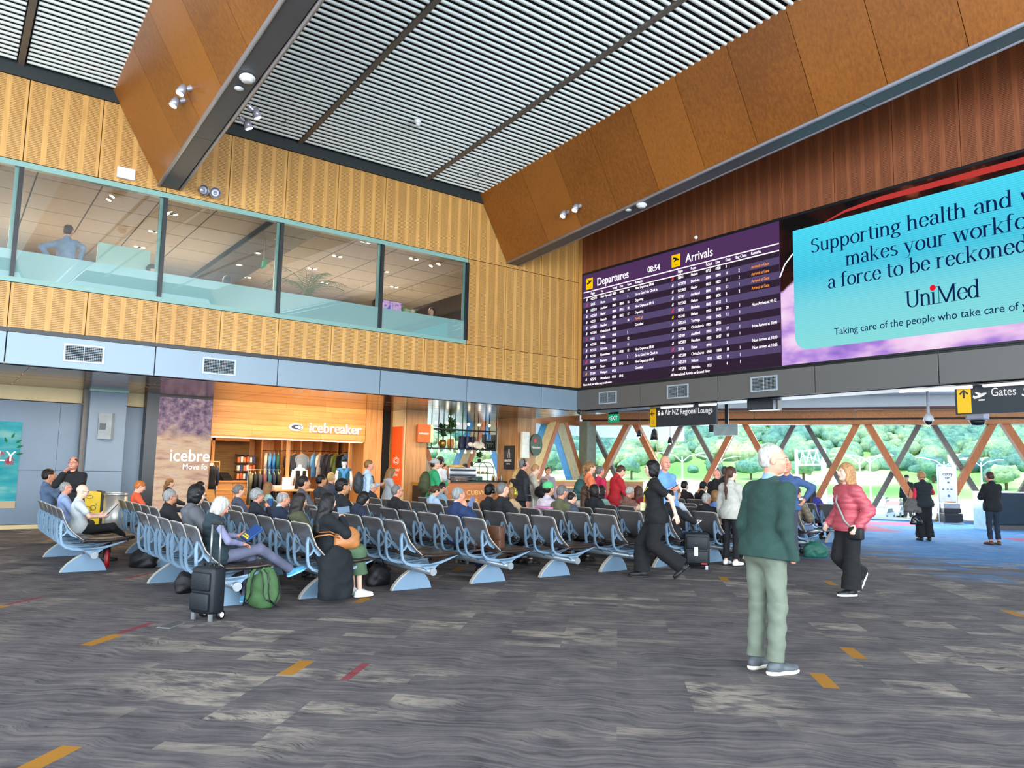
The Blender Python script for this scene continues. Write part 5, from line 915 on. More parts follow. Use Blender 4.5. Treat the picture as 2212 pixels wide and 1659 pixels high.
# ---------------------------------------------------------------- beam seating
SB = mat('seat_back_laminate', '#5c5858', .32, var=.05, coat=.3); SP = mat('black_vinyl', '#2a211e', .28, var=.05); SFR = mat('silver_blue_casting', '#7c98b0', .4, .3, var=.04); EDG = mat('seat_edge', '#b8b4ac', .4)
TUB = mat('beam_tube', '#8a949c', .35, .5, var=.04)
def seatparts():
    prof = [(-.395,.885),(-.375,.86),(-.335,.74),(-.285,.64),(-.20,.55),(-.105,.475),(-.085,.462)]   # backrest curve in x-z
    mb = MB(); rings = []
    for i, (x, z) in enumerate(prof):
        w = (.235, .262, .268, .268, .262, .25, .23)[i]; ring = []
        for j in range(9): t_ = -1+2*j/8; ring.append((x-.02*(t_*t_)*(1 if i else 1)+.012, w*t_, z))
        rings.append(ring+[(p[0]-.014, p[1], p[2]-.006) for p in reversed(ring)])
    mb.loft(rings); back = mb.mesh('backrest'); back.materials.append(SB); back.shade_smooth()
    ed = MB().tube([(prof[0][0]-.005,-.22,.886),(prof[0][0]+.0,.22,.886)], .007, 6); 
    for s_ in (-1, 1): ed.tube([(x-.012, s_*(w+.002), z) for (x, z), w in zip(prof, (.235,.262,.268,.268,.262,.25,.23))], .006, 6)
    edge = ed.mesh('backrest_edge'); edge.materials.append(EDG)
    mb = MB(); top = [(-.12,.455),(-.08,.485),(.1,.475),(.25,.478),(.36,.49),(.43,.475),(.455,.45)]; bot = [(-.11,.43),(-.08,.43),(.1,.425),(.25,.43),(.36,.445),(.43,.447),(.45,.44)]; rings = []
    for (x, z), (x2, z2) in zip(top, bot):
        r_ = []
        for t_ in (-1,-.93,-.6,0,.6,.93,1): r_.append((x, .265*t_, z-(.022 if abs(t_) == 1 else .004 if abs(t_) > .9 else 0)))
        rings.append(r_+[(x2, .255, z2), (x2, -.255, z2)])
    mb.loft(rings); pad = mb.mesh('seat_pad'); pad.materials.append(SP); pad.shade_smooth()
    mb = MB(); o = (0,-.014,0); w = (0,.028,0); X_, Z_ = (1,0,0), (0,0,1)
    mb.ribbon([(-.375,.74),(-.385,.66),(-.378,.56),(-.372,.48),(-.355,.42),(-.31,.375),(-.23,.35),(-.1,.335),(.05,.335),(.2,.365),(.33,.405),(.44,.44)], [.018,.03,.03,.028,.028,.03,.032,.034,.036,.03,.022,.01], o, X_, Z_, w)
    mb.ribbon([(-.37,.74),(-.325,.66),(-.30,.60),(-.335,.55),(-.368,.53)], [.018,.022,.02,.02,.02], o, X_, Z_, w)
    mb.ribbon([(-.31,.61),(-.24,.55),(-.18,.50)], [.03,.06,.02], (0,-.006,0), X_, Z_, (0,.012,0))
    mb.prism([(-.12,.34),(-.05,.30),(-.02,.27),(.09,.27),(.12,.31),(.18,.35)], o, X_, Z_, w)
    br = mb.mesh('side_frame'); br.materials.append(SFR)
    mb = MB(); mb.prism([(-.31,0),(-.285,.05),(-.23,.115),(-.15,.18),(-.06,.235),(.03,.255),(.11,.225),(.18,.16),(.235,.08),(.265,0)], (0,-.022,0), X_, Z_, (0,.044,0)); leg = mb.mesh('leg'); leg.materials.append(SFR)
    le = MB().ribbon([(-.31,0),(-.285,.05),(-.23,.115),(-.15,.18),(-.06,.235)], .014, (0,-.027,0), X_, Z_, (0,.054,0)).mesh('leg_edge'); le.materials.append(EDG)
    mb = MB().cyl((-.19,-.03,.53),(-.14,.03,.51),.009).box(-.2,-.17,-.01,.02,.50,.54); cn = mb.mesh('connector'); cn.materials.append(STEEL)
    return back, edge, pad, br, leg, le, cn
BK, BE, PD, BR, LG, LE, CN = seatparts()
CAPM = mat('end_cap', '#c8d0d6', .25, .7)
def row(xb, y0, n, label, group='rows of beam seating'):
    t = thing('seating_row', (xb, y0, 0), 0, label, 'seat', group); L = n*.6
    MB().cyl((.035,.02,.26), (.035,L-.02,.26), .045, n=18).build('beam', TUB, t, True)
    for yy, s_ in ((.02,-1),(L-.02,1)): MB().cyl((.035,yy,.26), (.035,yy+s_*.012,.26), .05, .047, 18).build('end_cap', CAPM, t)
    for yy in ([.45, L-.5] if n > 2 else [L/2]): inst(LE, 'edge', inst(LG, 'leg', t, (0,yy,0)))
    for i in range(n):
        yc = .3+i*.6; b = inst(BK, 'backrest', t, (0,yc,0)); inst(BE, 'edge_trim', b); inst(PD, 'seat_pad', t, (0,yc,0))
        for s_ in (-1, 1): inst(BR, 'side_frame', t, (0,yc+s_*.2,0))
        if i: inst(CN, 'connector', t, (0,yc-.3,0))
    return t

la = ['dark beam seating row of the reading white-haired lady, front block', 'beam seating row with the black-coated woman at its near end', 'beam seating row just right of the black-coated woman, near end empty', 'beam seating row with the man in navy phoning and a brown bag', 'front-block beam seating row fifth from the left, near seats empty', 'front-block beam seating row of the man in the grey-blue hoodie', 'front-block beam seating row partly hidden by the walking woman in black', 'front-block beam seating row beside the upright black suitcase', 'front-block beam seating row behind the man in the green sweater', 'front-block beam seating row farthest right with the green tote at its foot']
for k in range(10): row(2.6+1.2*k, 8.22, 5, la[k])
lb = ['leftmost rear beam seating row, with the bald man using a tablet', 'rear-block beam seating row of the boy in orange', 'rear-block beam seating row third from the left', 'rear-block beam seating row fourth from the left', 'rear-block beam seating row fifth from the left', 'rear-block beam seating row sixth from the left', 'rear-block beam seating row seventh from the left', 'rear-block beam seating row eighth from the left', 'rear-block beam seating row ninth from the left', 'rear-block beam seating row tenth from the left']
for k in range(7): row(1.8+1.2*k, 11.85, 5, lb[k])
row(11.4, 13.1, 3, 'short rear beam seating row with the man in dark green')
row(15.6, 12.2, 4, 'distant beam seating row by the windows, behind the green sweater')
# ---------------------------------------------------------------- figures: signed-distance bodies polygonised with surface nets
V3 = lambda *a: np.array(a, float)
def nrm(v): return v/(np.linalg.norm(v)+1e-9)
class SDF:
    """primitives: ('c',a,b,ra,rb) tapered capsule | ('e',centre,radii,3x3 basis or None); op '+' smooth union, '-' smooth cut; planes cut."""
    def __init__(s): s.p = []; s.cuts = []
    def c(s, a, b, ra, rb=None, k=.03, op='+'): s.p.append(('c', V3(*a), V3(*b), ra, ra if rb is None else rb, k, op)); return s
    def e(s, c, r, B=None, k=.03, op='+'): s.p.append(('e', V3(*c), V3(*r), B, None, k, op)); return s
    def chain(s, pts, rs, k=.03):
        for i in range(len(pts)-1): s.c(pts[i], pts[i+1], rs[i], rs[i+1], k)
        return s
    def cut(s, p, n): s.cuts.append((V3(*p), nrm(V3(*n)))); return s      # removes the side the normal points to
    def mesh(s, h, wr=0., wf=18., seed=0., puff=None):
        lo = np.full(3, 9e9); hi = -lo
        for q in s.p:
            if q[6] == '-': continue
            if q[0] == 'c': r = max(q[3], q[4]); lo = np.minimum(lo, np.minimum(q[1], q[2])-r); hi = np.maximum(hi, np.maximum(q[1], q[2])+r)
            else: r = q[2].max(); lo = np.minimum(lo, q[1]-r); hi = np.maximum(hi, q[1]+r)
        lo -= 3*h; hi += 3*h; n = np.ceil((hi-lo)/h).astype(int)+1; D = np.full(n, .25, np.float32)
        ax = [lo[i]+h*np.arange(n[i]) for i in range(3)]
        for q in s.p:
            kind, a, b, ra, rb, k, op = q
            if kind == 'c': r = max(ra, rb)+k+2.5*h; l = np.minimum(a, b)-r; u = np.maximum(a, b)+r
            else: r = b.max()+k+2.5*h; l = a-r; u = a+r
            i0 = np.clip(np.floor((l-lo)/h).astype(int), 0, n-1); i1 = np.clip(np.ceil((u-lo)/h).astype(int)+1, 1, n)
            if (i1 <= i0).any(): continue
            sl = tuple(slice(i0[i], i1[i]) for i in range(3)); X, Y, Z = np.meshgrid(*[ax[i][sl[i]] for i in range(3)], indexing='ij', sparse=True)
            if kind == 'c':
                d = b-a; L = d.dot(d)+1e-9; t = np.clip(((X-a[0])*d[0]+(Y-a[1])*d[1]+(Z-a[2])*d[2])/L, 0, 1)
                v = np.sqrt((X-a[0]-t*d[0])**2+(Y-a[1]-t*d[1])**2+(Z-a[2]-t*d[2])**2)-(ra+(rb-ra)*t)
            else:
                x, y, z = X-a[0], Y-a[1], Z-a[2]
                if ra is not None: x, y, z = [x*ra[i][0]+y*ra[i][1]+z*ra[i][2] for i in range(3)]
                q0 = np.sqrt((x/b[0])**2+(y/b[1])**2+(z/b[2])**2); q1 = np.sqrt((x/b[0]**2)**2+(y/b[1]**2)**2+(z/b[2]**2)**2)+1e-6; v = q0*(q0-1)/q1
            v = v.astype(np.float32); A = D[sl]
            if op == '+': hh = np.maximum(k-np.abs(A-v), 0)/k; D[sl] = np.minimum(A, v)-hh*hh*k*.25
            else: hh = np.maximum(k-np.abs(A+v), 0)/k; D[sl] = np.maximum(A, -v)+hh*hh*k*.25
        X, Y, Z = np.meshgrid(*ax, indexing='ij', sparse=True)
        if wr: D += (wr*.45*np.sin(Z*wf*3.1+4*np.sin(X*wf*.9+seed)+3*np.sin(Y*wf*.8+1))*np.sin(X*wf*1.3+Y*wf*1.7+seed)).astype(np.float32); D += (wr*(np.sin(X*wf+3*np.sin(Z*wf*.8+seed)+seed)*np.sin(Y*wf*1.1+2*np.sin(Z*wf*.6)+2)+.7*np.sin(Z*wf*1.9+2.5*np.sin(X*wf*.7+seed)+2*np.sin(Y*wf*.9)))).astype(np.float32)
        if puff: D += (puff[0]*np.abs(np.sin(Z*math.pi/puff[1]))*-1+puff[0]*.6).astype(np.float32)
        for p, nn in s.cuts: D = np.maximum(D, ((X-p[0])*nn[0]+(Y-p[1])*nn[1]+(Z-p[2])*nn[2]).astype(np.float32))
        return nets(D, lo, h)
CORN = np.array([(i, j, k) for i in (0, 1) for j in (0, 1) for k in (0, 1)]); EDG_ = [(a, b) for a in range(8) for b in range(a+1, 8) if np.abs(CORN[a]-CORN[b]).sum() == 1]
def nets(D, lo, h):
    Sg = D < 0; c = np.zeros(np.array(D.shape)-1, np.int8)
    for i, j, k in CORN: c += Sg[i:i+c.shape[0], j:j+c.shape[1], k:k+c.shape[2]]
    idx = np.argwhere((c > 0) & (c < 8))
    if not len(idx): return np.zeros((0,3)), np.zeros((0,4), int)
    vals = [D[tuple((idx+o).T)] for o in CORN]; acc = np.zeros((len(idx), 3)); cnt = np.zeros(len(idx))
    for a, b in EDG_:
        va, vb = vals[a], vals[b]; m_ = (va < 0) != (vb < 0); t = np.where(m_, va/(va-vb+1e-12), 0)
        acc += np.where(m_[:, None], CORN[a]+(CORN[b]-CORN[a])*t[:, None], 0); cnt += m_
    V = lo+h*(idx+acc/cnt[:, None]); mp = np.full(c.shape, -1, np.int32); mp[tuple(idx.T)] = np.arange(len(idx)); Q = []
    for a in range(3):
        s0 = [slice(1, -1)]*3; s1 = [slice(1, -1)]*3; s0[a] = slice(0, -1); s1[a] = slice(1, None)
        A, B = Sg[tuple(s0)], Sg[tuple(s1)]; e = np.argwhere(A != B); off = np.array([1, 1, 1]); off[a] = 0; e = e+off
        b1, b2 = [(1, 2), (2, 0), (0, 1)][a]; q = []
        for d1, d2 in ((1, 1), (0, 1), (0, 0), (1, 0)): w = e.copy(); w[:, b1] -= d1; w[:, b2] -= d2; q.append(mp[tuple(w.T)])
        q = np.stack(q, 1); fl = Sg[tuple(e.T)]; q[~fl] = q[~fl][:, ::-1]; Q.append(q)
    Q = np.vstack(Q); return V, Q[(Q >= 0).all(1)]
def npmesh(name, parts, m, parent=None, smooth=True, loc=None, rz=None):
    V, Q, n = [], [], 0
    for v, q in parts:
        if len(v): V.append(v); Q.append(q+n); n += len(v)
    V = np.vstack(V); Q = np.vstack(Q); me = bpy.data.meshes.new(name); me.vertices.add(len(V)); me.vertices.foreach_set('co', V.ravel().astype(np.float32))
    me.loops.add(Q.size); me.polygons.add(len(Q)); me.loops.foreach_set('vertex_index', Q.ravel().astype(np.int32)); me.polygons.foreach_set('loop_start', np.arange(0, Q.size, 4, dtype=np.int32)); me.update(calc_edges=True)
    me.materials.append(m); me.shade_smooth(); o = bpy.data.objects.new(name, me); C.objects.link(o)
    if parent is not None: o.parent = parent
    if loc is not None: o.location = loc
    if rz is not None: o.rotation_euler = (0, 0, rz)
    return o
def rot(axis, deg):
    a = math.radians(deg); c, s = math.cos(a), math.sin(a)
    return np.array({'x': [[1,0,0],[0,c,-s],[0,s,c]], 'y': [[c,0,s],[0,1,0],[-s,0,c]], 'z': [[c,-s,0],[s,c,0],[0,0,1]]}[axis])
def ik(S, T, l1, l2, pole):
    d = T-S; L = np.linalg.norm(d); Lm = min(L, (l1+l2)*.995); dn = d/(L+1e-9); T = S+dn*Lm
    a = (l1*l1-l2*l2+Lm*Lm)/(2*Lm); hgt = math.sqrt(max(l1*l1-a*a, 0)); p = pole-dn*pole.dot(dn); return S+dn*a+nrm(p)*hgt, T
SK = dict(fair='#e0a88c', pale='#e8bca4', tan='#c98e6c', ruddy='#d8937a', olive='#b8825e')
def skin(k): return mat('skin_'+k, SK[k], .5, var=.06, scale=12, spec=.35)
HC = dict(white='#bcbab2', silver='#8f908e', grey='#6e6c6a', dgrey='#4a4745', black='#0d0b0c', dark='#1f1613', brown='#4a2f1f', lbrown='#8a6238', blond='#c9a468', sandy='#b8885a', ginger='#c06a30')
def hairm(k):
    key = 'hair_'+k
    if key in MATS: return MATS[key]
    m = bpy.data.materials.new(key); m.use_nodes = True; MATS[key] = m; g = G(m); b = m.node_tree.nodes['Principled BSDF']; c = hx(HC[k]); b.inputs['Roughness'].default_value = .45; b.inputs['Specular IOR Level'].default_value = .3
    P = g.N('ShaderNodeTexCoord').outputs['Object']; f = g.noise(P, 22, 4, st=(3.2,3.2,.5), rough=.7); g.link(g.ramp(f, [(.35, tuple(x*.55 for x in c)), (.65, tuple(min(1, x*1.25) for x in c))]), b.inputs['Base Color'])
    bp = g.N('ShaderNodeBump'); bp.inputs['Strength'].default_value = .7; bp.inputs['Distance'].default_value = .008; g.link(f, bp.inputs['Height']); g.link(bp.outputs[0], b.inputs['Normal']); return m
EYEW = mat('eye_white', '#e8e4de', .3, var=0); EYED = mat('eye_iris', '#2a1c14', .2, var=0); LIPM = mat('lip', '#a85a50', .5, var=0)
def handsdf(sd, W, d, pn, th, sc=1., curl=.5, fr=.0085):
    """palm, four jointed fingers of different lengths and a thumb leaving the side of the palm."""
    d, pn = nrm(d), nrm(pn); pn = nrm(pn-d*pn.dot(d)); x = np.cross(d, pn); x = x if x.dot(th) > 0 else -x; B = np.array([x, d, pn])
    sd.e(W+d*.05*sc, V3(.040, .052, .017)*sc, B, .012); sd.c(W-d*.03*sc, W+d*.02*sc, .026*sc, .024*sc, .015)
    for i, (ox, L) in enumerate(((.028, .072), (.010, .080), (-.009, .074), (-.027, .058))):
        p = W+d*.088*sc+x*ox*sc; q = d; 
        for j, fr_ in enumerate((.45, .32, .23)):
            a = curl*(.5 if j == 0 else .95); q = nrm(q*math.cos(a)+pn*math.sin(a)); p2 = p+q*L*fr_*sc; sd.c(p, p2, (fr-.0006*j)*sc, (fr-.0012-.0006*j)*sc, .004); p = p2
    p = W+d*.025*sc+x*.03*sc; q = nrm(x*.8+d*.7+pn*.25); p2 = p+q*.038*sc; sd.c(p, p2, .0125*sc, .010*sc, .01); q = nrm(q+pn*curl*.8+d*.5); sd.c(p2, p2+q*.032*sc, .010*sc, .0085*sc, .005)
ARMS = {  # wrist target (side, forward, up) relative: s=shoulder, h=hip ; pole ; palm normal ; curl
 'down': ('h', .055, .03, -.10, (.3,-1,0), (-1,0,0), .35), 'pocket': ('h', .045, .05, -.085, (.1,-1,0), (-1,0,0), .3), 'lap': ('h', -.02, .30, .12, (.8,-.6,-.4), (0,0,-1), .5),
 'read': ('h', -.06, .34, .24, (.9,-.3,-.5), (-.6,-.2,.6), .9), 'phone': ('s', -.10, .30, -.20, (.6,-.3,-1), (-.4,-.6,.5), .9), 'ear': ('s', -.055, .115, .04, (.45,.5,-1), (-1,.0,.1), .7), 'cup': ('s', -.11, .20, .03, (.6,.3,-1), (-1,0,.2), 1.),
 'hips': ('h', .12, -.02, .12, (1,-.8,.2), (-1,0,0), .4), 'swf': ('h', .05, .24, .0, (.3,-1,-.2), (-1,0,0), .5), 'swb': ('h', .06, -.26, .02, (.3,-1,0), (-1,0,0), .5), 'chest': ('s', -.22, .16, -.20, (.9,.2,-.7), (-.3,-1,0), .5),
 'knee': ('h', -.04, .42, .10, (.8,-.5,-.3), (0,.2,-1), .6), 'look': ('s', -.10, .34, -.02, (.6,-.2,-1), (-.7,-.4,.2), .9), 'counter': ('h', .0, .38, .22, (.8,-.4,-.3), (0,0,-1), .4), 'desk': ('s', -.02, .36, -.28, (.7,-.3,-.7), (0,0,-1), .5)}
PEOPLE = []
def person(label, x, y, rz, z=0., H=1.75, b=1., sk='fair', hair=('short', 'brown'), top=('shirt', '#888888'), low=('trousers', '#222222'), shoe='#1a1a1a', pose='stand', L='down', R='down', head=(0, 0, 0), lod=1, lean=0., fem=False, extra=(), cat='person', group=None, legs=None, sole=None, hipz=None, name='person'):
    """facing +Y in its own frame; rz turns it. lod 0 near, 1 middle, 2 far."""
    s = H/1.75; hb = (.009, .014, .02)[lod]; hh = (.0042, .0065, .011)[lod]; hs = (.0034, .005, .0085)[lod]; hg = (.0075, .0125, .020)[lod]; fw = .93 if fem else 1.
    sit = pose.startswith('sit'); hz_ = (hipz if hipz is not None else (.545 if sit else .94*s)); hp = V3(0, 0, hz_)
    U = rot('x', -lean) @ V3(0, 0, 1); U = nrm(U); Rr_ = V3(1, 0, 0); Fw = np.cross(U, Rr_); B = np.array([Rr_, Fw, U])
    P_ = lambda r, f, u: hp+(Rr_*r+Fw*f+U*u)*s
    bw = b*fw; shw = .168*fw*(.5+.5*b); neck = P_(0, .005, .50); shl = {sd: P_(sd*shw, 0, .44) for sd in (-1, 1)}
    yw, pt, rl = head; HR = rot('z', yw) @ rot('x', -pt) @ rot('y', rl) if True else None; HBm = HR @ np.eye(3); hx_, hf, hu = HR @ V3(1,0,0), HR @ V3(0,1,0), HR @ V3(0,0,1)
    hc = neck+nrm(V3(0,.02,1)*.6+U*.5)*.06*s+hu*.125*s+hf*.022*s; HB = np.array([hx_, hf, hu]); hsz = s*(.97 if fem else 1.) if H > 1.4 else s*1.12
    hp3 = lambda a, c, d: hc+(hx_*a+hf*c+hu*d)*hsz
    arms = {}
    for sd, nm in ((-1, L), (1, R)):
        if isinstance(nm, str): ref, a, f, u, pole, pn, cu = ARMS[nm]
        else: ref, a, f, u, pole, pn, cu = nm
        base = V3(sd*.10, 0, hz_) if ref == 'h' else shl[sd]; A_ = a+(.08 if ref == 'h' else 0)
        Wt = base+V3(sd*A_, f, u)*s; El, Wt = ik(shl[sd], Wt, .285*s, .255*s, V3(sd*pole[0], pole[1], pole[2])); arms[sd] = (shl[sd], El, Wt, V3(sd*pn[0], pn[1], pn[2]), cu)
    lg = {}
    for sd in (-1, 1):
        hj = V3(sd*.085*s, 0, hz_-.03*s)
        if legs: k_, a_, ft = [V3(*q)*1. if i < 2 else q for i, q in enumerate(legs[0 if sd < 0 else 1])]; k_ = V3(*k_); a_ = V3(*a_)
        elif sit: k_ = V3(sd*.11*s, .44*s, hz_-.03); a_ = V3(sd*.11*s, .48*s, .085); ft = (0, 0)
        else: k_ = V3(sd*.095*s, .015*s, .50*s); a_ = V3(sd*.10*s, -.02*s, .085*s); ft = (sd*-8, 0)
        lg[sd] = (hj, k_, a_, ft)
    def torso(sd_, o, k=.05, low_=True):
        bb = bw; sd_.e(P_(0, .0, .02), V3(.158*bb*(1.06 if fem else 1), .112*bb, .125)*s+o, B, k); sd_.e(P_(0, .012*(b-.6), .17), V3(.135*bb, .098*bb*(.7+.3*b), .14)*s+o, B, k); sd_.e(P_(0, .005, .33), V3(.152*bb, .108*bb, .17)*s+o, B, k)
        sd_.c(P_(-shw*.86, -.005, .43), P_(shw*.86, -.005, .43), .052*s+o, k=k); sd_.c(P_(0,-.01,.42), P_(0,.0,.53), .075*s+o*.6, .056*s+o*.3, k)
        for q in (-1, 1): sd_.c(P_(0,-.005,.485), P_(q*shw*.8,-.005,.44), .042*s+o*.7, .045*s+o*.8, .03)
        if fem: 
            for q in (-1, 1): sd_.e(P_(q*.07, .085*bb, .31), V3(.06,.05,.06)*s+o*.7, B, .04)
    # body: one continuous skin surface
    if (lod, round(H,2), pose) : pass
    bd = SDF(); torso(bd, -.008*s)
    for sd in (-1, 1):
        S_, E_, W_, pn, cu = arms[sd]; bd.c(S_, E_, .043*s*(.6+.4*b), .036*s, .04).c(E_, W_, .037*s, .025*s, .015); hj, k_, a_, ft = lg[sd]; bd.c(hj, k_, .072*s, .048*s, .05).c(k_, a_, .05*s, .034*s, .02)
    bd.c(neck, hc-hu*.05*s-hf*.01*s, .052*s, .048*s, .03)
    parts = [bd.mesh(hb*1.5)]
    hd = SDF(); z_ = hsz
    def E(c, r, k=.012, op='+'): hd.e(hp3(*c), V3(*r)*z_, HB, k*z_, op)
    E((0,-.012,.035), (.075,.096,.090), .02); E((0,.028,-.02), (.066,.068,.085), .03); E((0,.045,-.075), (.042,.04,.036), .03); E((0,.01,-.055), (.058,.06,.045), .03)
    E((0,.086,.028), (.05,.018,.014), .02); E((0,.102,.0), (.011,.016,.03), .012); E((0,.112,-.018), (.0165,.015,.0125), .01)
    for q in (-1, 1): E((q*.033,.098,.007), (.019,.012,.012), .012, '-'); E((q*.04,.062,-.025), (.026,.025,.024), .03); E((q*.076,-.008,-.008), (.009,.02,.033), .008); E((q*.088,-.004,-.004), (.006,.010,.018), .006, '-')
    E((0,.092,-.053), (.026,.012,.010), .01); E((0,.083,-.088), (.02,.016,.014), .015)
    hd.c(hp3(0,-.02,-.06), neck-U*.05*s, .050*s, .055*s, .03*s); parts.append(hd.mesh(hh))
    for sd in (-1, 1):
        S_, E_, W_, pn, cu = arms[sd]; hs_ = SDF(); d = nrm(W_-E_); th = V3(-sd, .3, .4) if pn[2] < -.5 or abs(pn[0]) < .5 else V3(0, 1, .3)
        if (L, R)[0 if sd < 0 else 1] == 'pocket': continue
        handsdf(hs_, W_, d, pn, th, s*(.93 if fem else 1.04), cu); hs_.c(W_-d*.07*s, W_, .027*s, .026*s, .01); parts.append(hs_.mesh(hs))
    body = npmesh(name, parts, skin(sk), None, loc=(x, y, z), rz=rz); tag(body, label, cat, group); PEOPLE.append(body)
    eb = MB(); ir = MB(); Mh = Matrix([list(r) for r in HB.T]).to_4x4()
    if lod < 2:
        for q in (-1, 1): eb.ball(tuple(hp3(q*.032,.0825,.0065)), .0118*z_, 10, 8); ir.ball(tuple(hp3(q*.032,.0895,.0055)), .0066*z_, 8, 6)
        eb.build('eyes', EYEW, body, True); ir.build('irises', EYED, body, True)
        br_ = MB()
        for q in (-1, 1): br_.tube([tuple(hp3(q*.016,.1045,.022)), tuple(hp3(q*.034,.1035,.029)), tuple(hp3(q*.052,.092,.024))], [.0035*z_,.004*z_,.002*z_], 6)
        br_.build('eyebrows', hairm(hair[1] if hair[0] != 'bald' else 'dgrey'), body, True)
        MB().ball(tuple(hp3(0,.1035,-.053)), (.021*z_,.004*z_,.006*z_), 12, 6, Mh).build('lips', LIPM, body, True)
    # hair
    st, hk = hair; hsd = SDF()
    def HE(c, r, k=.02, op='+'): hsd.e(hp3(*c), V3(*r)*z_, HB, k*z_, op)
    if st != 'bald':
        big = {'curly': .018, 'short': .0, 'bald_top': -.004, 'crop': -.007}.get(st, .008)
        HE((0,-.018,.042), (.083+big,.105+big,.093+big), .02); HE((0,-.05,-.01), (.077+big,.066+big,.075), .03)
        if st in ('bob', 'long', 'wavy'):
            for q in (-1, 1): HE((q*.062,-.005,-.035), (.032,.062,.10 if st == 'bob' else .13), .03)
            HE((0,-.06,-.06), (.075,.05,.09), .03)
        if st in ('long', 'wavy'):
            nb = P_(0,-.11,.30); hsd.c(hp3(0,-.07,-.05), nb, .07*s, .075*s, .05); 
            for q in (-1, 1): hsd.c(hp3(q*.06,-.02,-.08), P_(q*.09,-.02 if st == 'wavy' else -.06,.26), .035*s, .03*s, .04)
        if st == 'pony': hsd.chain([hp3(0,-.11,.04), hp3(0,-.155,.03), hp3(0,-.165,-.05), hp3(0,-.14,-.15), hp3(0,-.13,-.2)], [.022*s,.03*s,.03*s,.024*s,.008*s])
        if st == 'plait': hsd.chain([hp3(0,-.11,.0), hp3(0,-.13,-.08), P_(.0,-.15,.38), P_(0,-.15,.24)], [.03*s,.028*s,.026*s,.014*s])
        if st == 'bun': HE((0,-.125,.0), (.038,.036,.036), .02)
        if st == 'topknot': HE((0,-.04,.14), (.032,.032,.03), .02)
        lim = {'short': -.045, 'crop': -.035, 'bald_top': -.045, 'curly': -.05, 'pony': -.055, 'bun': -.05, 'topknot': -.05, 'plait': -.06}.get(st)
        HE((0,.085,-.035), (.070,.055,.105), .02, '-'); HE((0,.11,.01), (.06,.04,.05), .02, '-')
        if st in ('short', 'crop', 'bald_top', 'curly', 'pony', 'bun', 'topknot', 'plait'):
            for q in (-1, 1): HE((q*.078,.004,-.02), (.03,.035,.042), .015, '-')
            HE((0,-.02,-.145), (.12,.14,.085), .02, '-') if st not in ('pony','plait') else None
        if st in ('bald_top',): HE((0,.0,.15), (.085,.12,.07), .02, '-')
        npmesh('hair', [hsd.mesh(hh*1.1, wr=.0035 if st in ('curly', 'wavy') else .0016, wf=60 if st == 'curly' else 38, seed=x)], hairm(hk), body)
    # garments
    lt0 = low[0]; ty, colr = top[:2]; tm_ = colr if not isinstance(colr, str) else mat('top_'+colr.strip('#')+ty, colr, .88 if ty != 'puffer' else .5, var=.12, scale=10, bump=.3 if ty != 'knit' else .6, bscale=24 if ty != 'knit' else 160)
    o = {'tee': .009, 'shirt': .012, 'knit': .018, 'jacket': .026, 'puffer': .036, 'vest': .030, 'coat': .030, 'dress': .012, 'suit': .022, 'hoodie': .028}[ty]*s
    g_ = SDF(); torso(g_, o, .06); slv = {'tee': .62, 'dress': .6}.get(ty, 2)
    hem = {'tee': -.10, 'shirt': -.10, 'knit': -.08, 'jacket': -.11, 'puffer': -.08, 'vest': -.08, 'coat': -.45, 'dress': -.12, 'suit': -.14, 'hoodie': -.09}[ty]
    if hem < -.3 and not sit: g_.c(P_(0,0,.0), P_(0,0,hem), .135*s*b+o, .14*s*b+o*1.6, .06)
    elif hem < -.3: g_.c(P_(0,-.02,.0), P_(0,-.03,-.3), .12*s+o, .15*s+o, .06)
    else: g_.e(P_(0,-.004,-.04 if not sit else 0), V3(.168*bw*(1.06 if fem else 1),.136*bw,.19 if not sit else .13)*s+o*1.1+(.016 if lt0 in ('wide','trousers') else .01), B, .05)
    if ty != 'vest':
        for sd in (-1, 1):
            S_, E_, W_, pn, cu = arms[sd]
            if slv < 1: E2 = S_+(E_-S_)*slv; g_.c(S_, E2, .052*s*(.6+.4*b)+o, .05*s+o*1.3, .04)
            else:
                W2 = W_-(W_-E_)*.06; ex = 0. if ty != 'puffer' else .008; g_.c(S_, E_, .048*s*(.6+.4*b)+o, .04*s+o+ex, .04).c(E_, W2, .042*s+o+ex, .031*s+o*.9, .02)
    elif len(top) > 2:
        sl = SDF()
        for sd in (-1, 1): S_, E_, W_, pn, cu = arms[sd]; sl.c(S_, E_, .05*s, .045*s, .03).c(E_, W_-(W_-E_)*.08, .045*s, .033*s, .02)
        npmesh('sleeves', [sl.mesh(hg, .002, 22, x)], mat('top_'+top[2].strip('#'), top[2], .88, var=.1, bump=.3, bscale=30), body)
    if ty in ('hoodie', 'jacket') : g_.e(P_(0,-.085,.47), V3(.10,.05,.055 if ty == 'hoodie' else .035)*s, B, .04)
    if ty in ('puffer', 'vest', 'coat', 'suit', 'shirt', 'jacket'): g_.c(P_(0,-.03,.49), P_(0,-.01,.535), .07*s, .066*s, .02)
    g_.e(neck+V3(0,.045,.075)*s, V3(.05,.055,.05)*s, None, .015, '-') if ty != 'tee' else g_.e(neck+V3(0,.03,.07)*s, V3(.065,.07,.05)*s, None, .015, '-')
    if not sit: g_.cut(P_(0,0,hem-.005), -U)
    else: g_.cut((0,0,.468 if hz_ < .6 else hz_-.08), (0,0,-1))
    if slv > 1 and ty != 'vest':
        pass
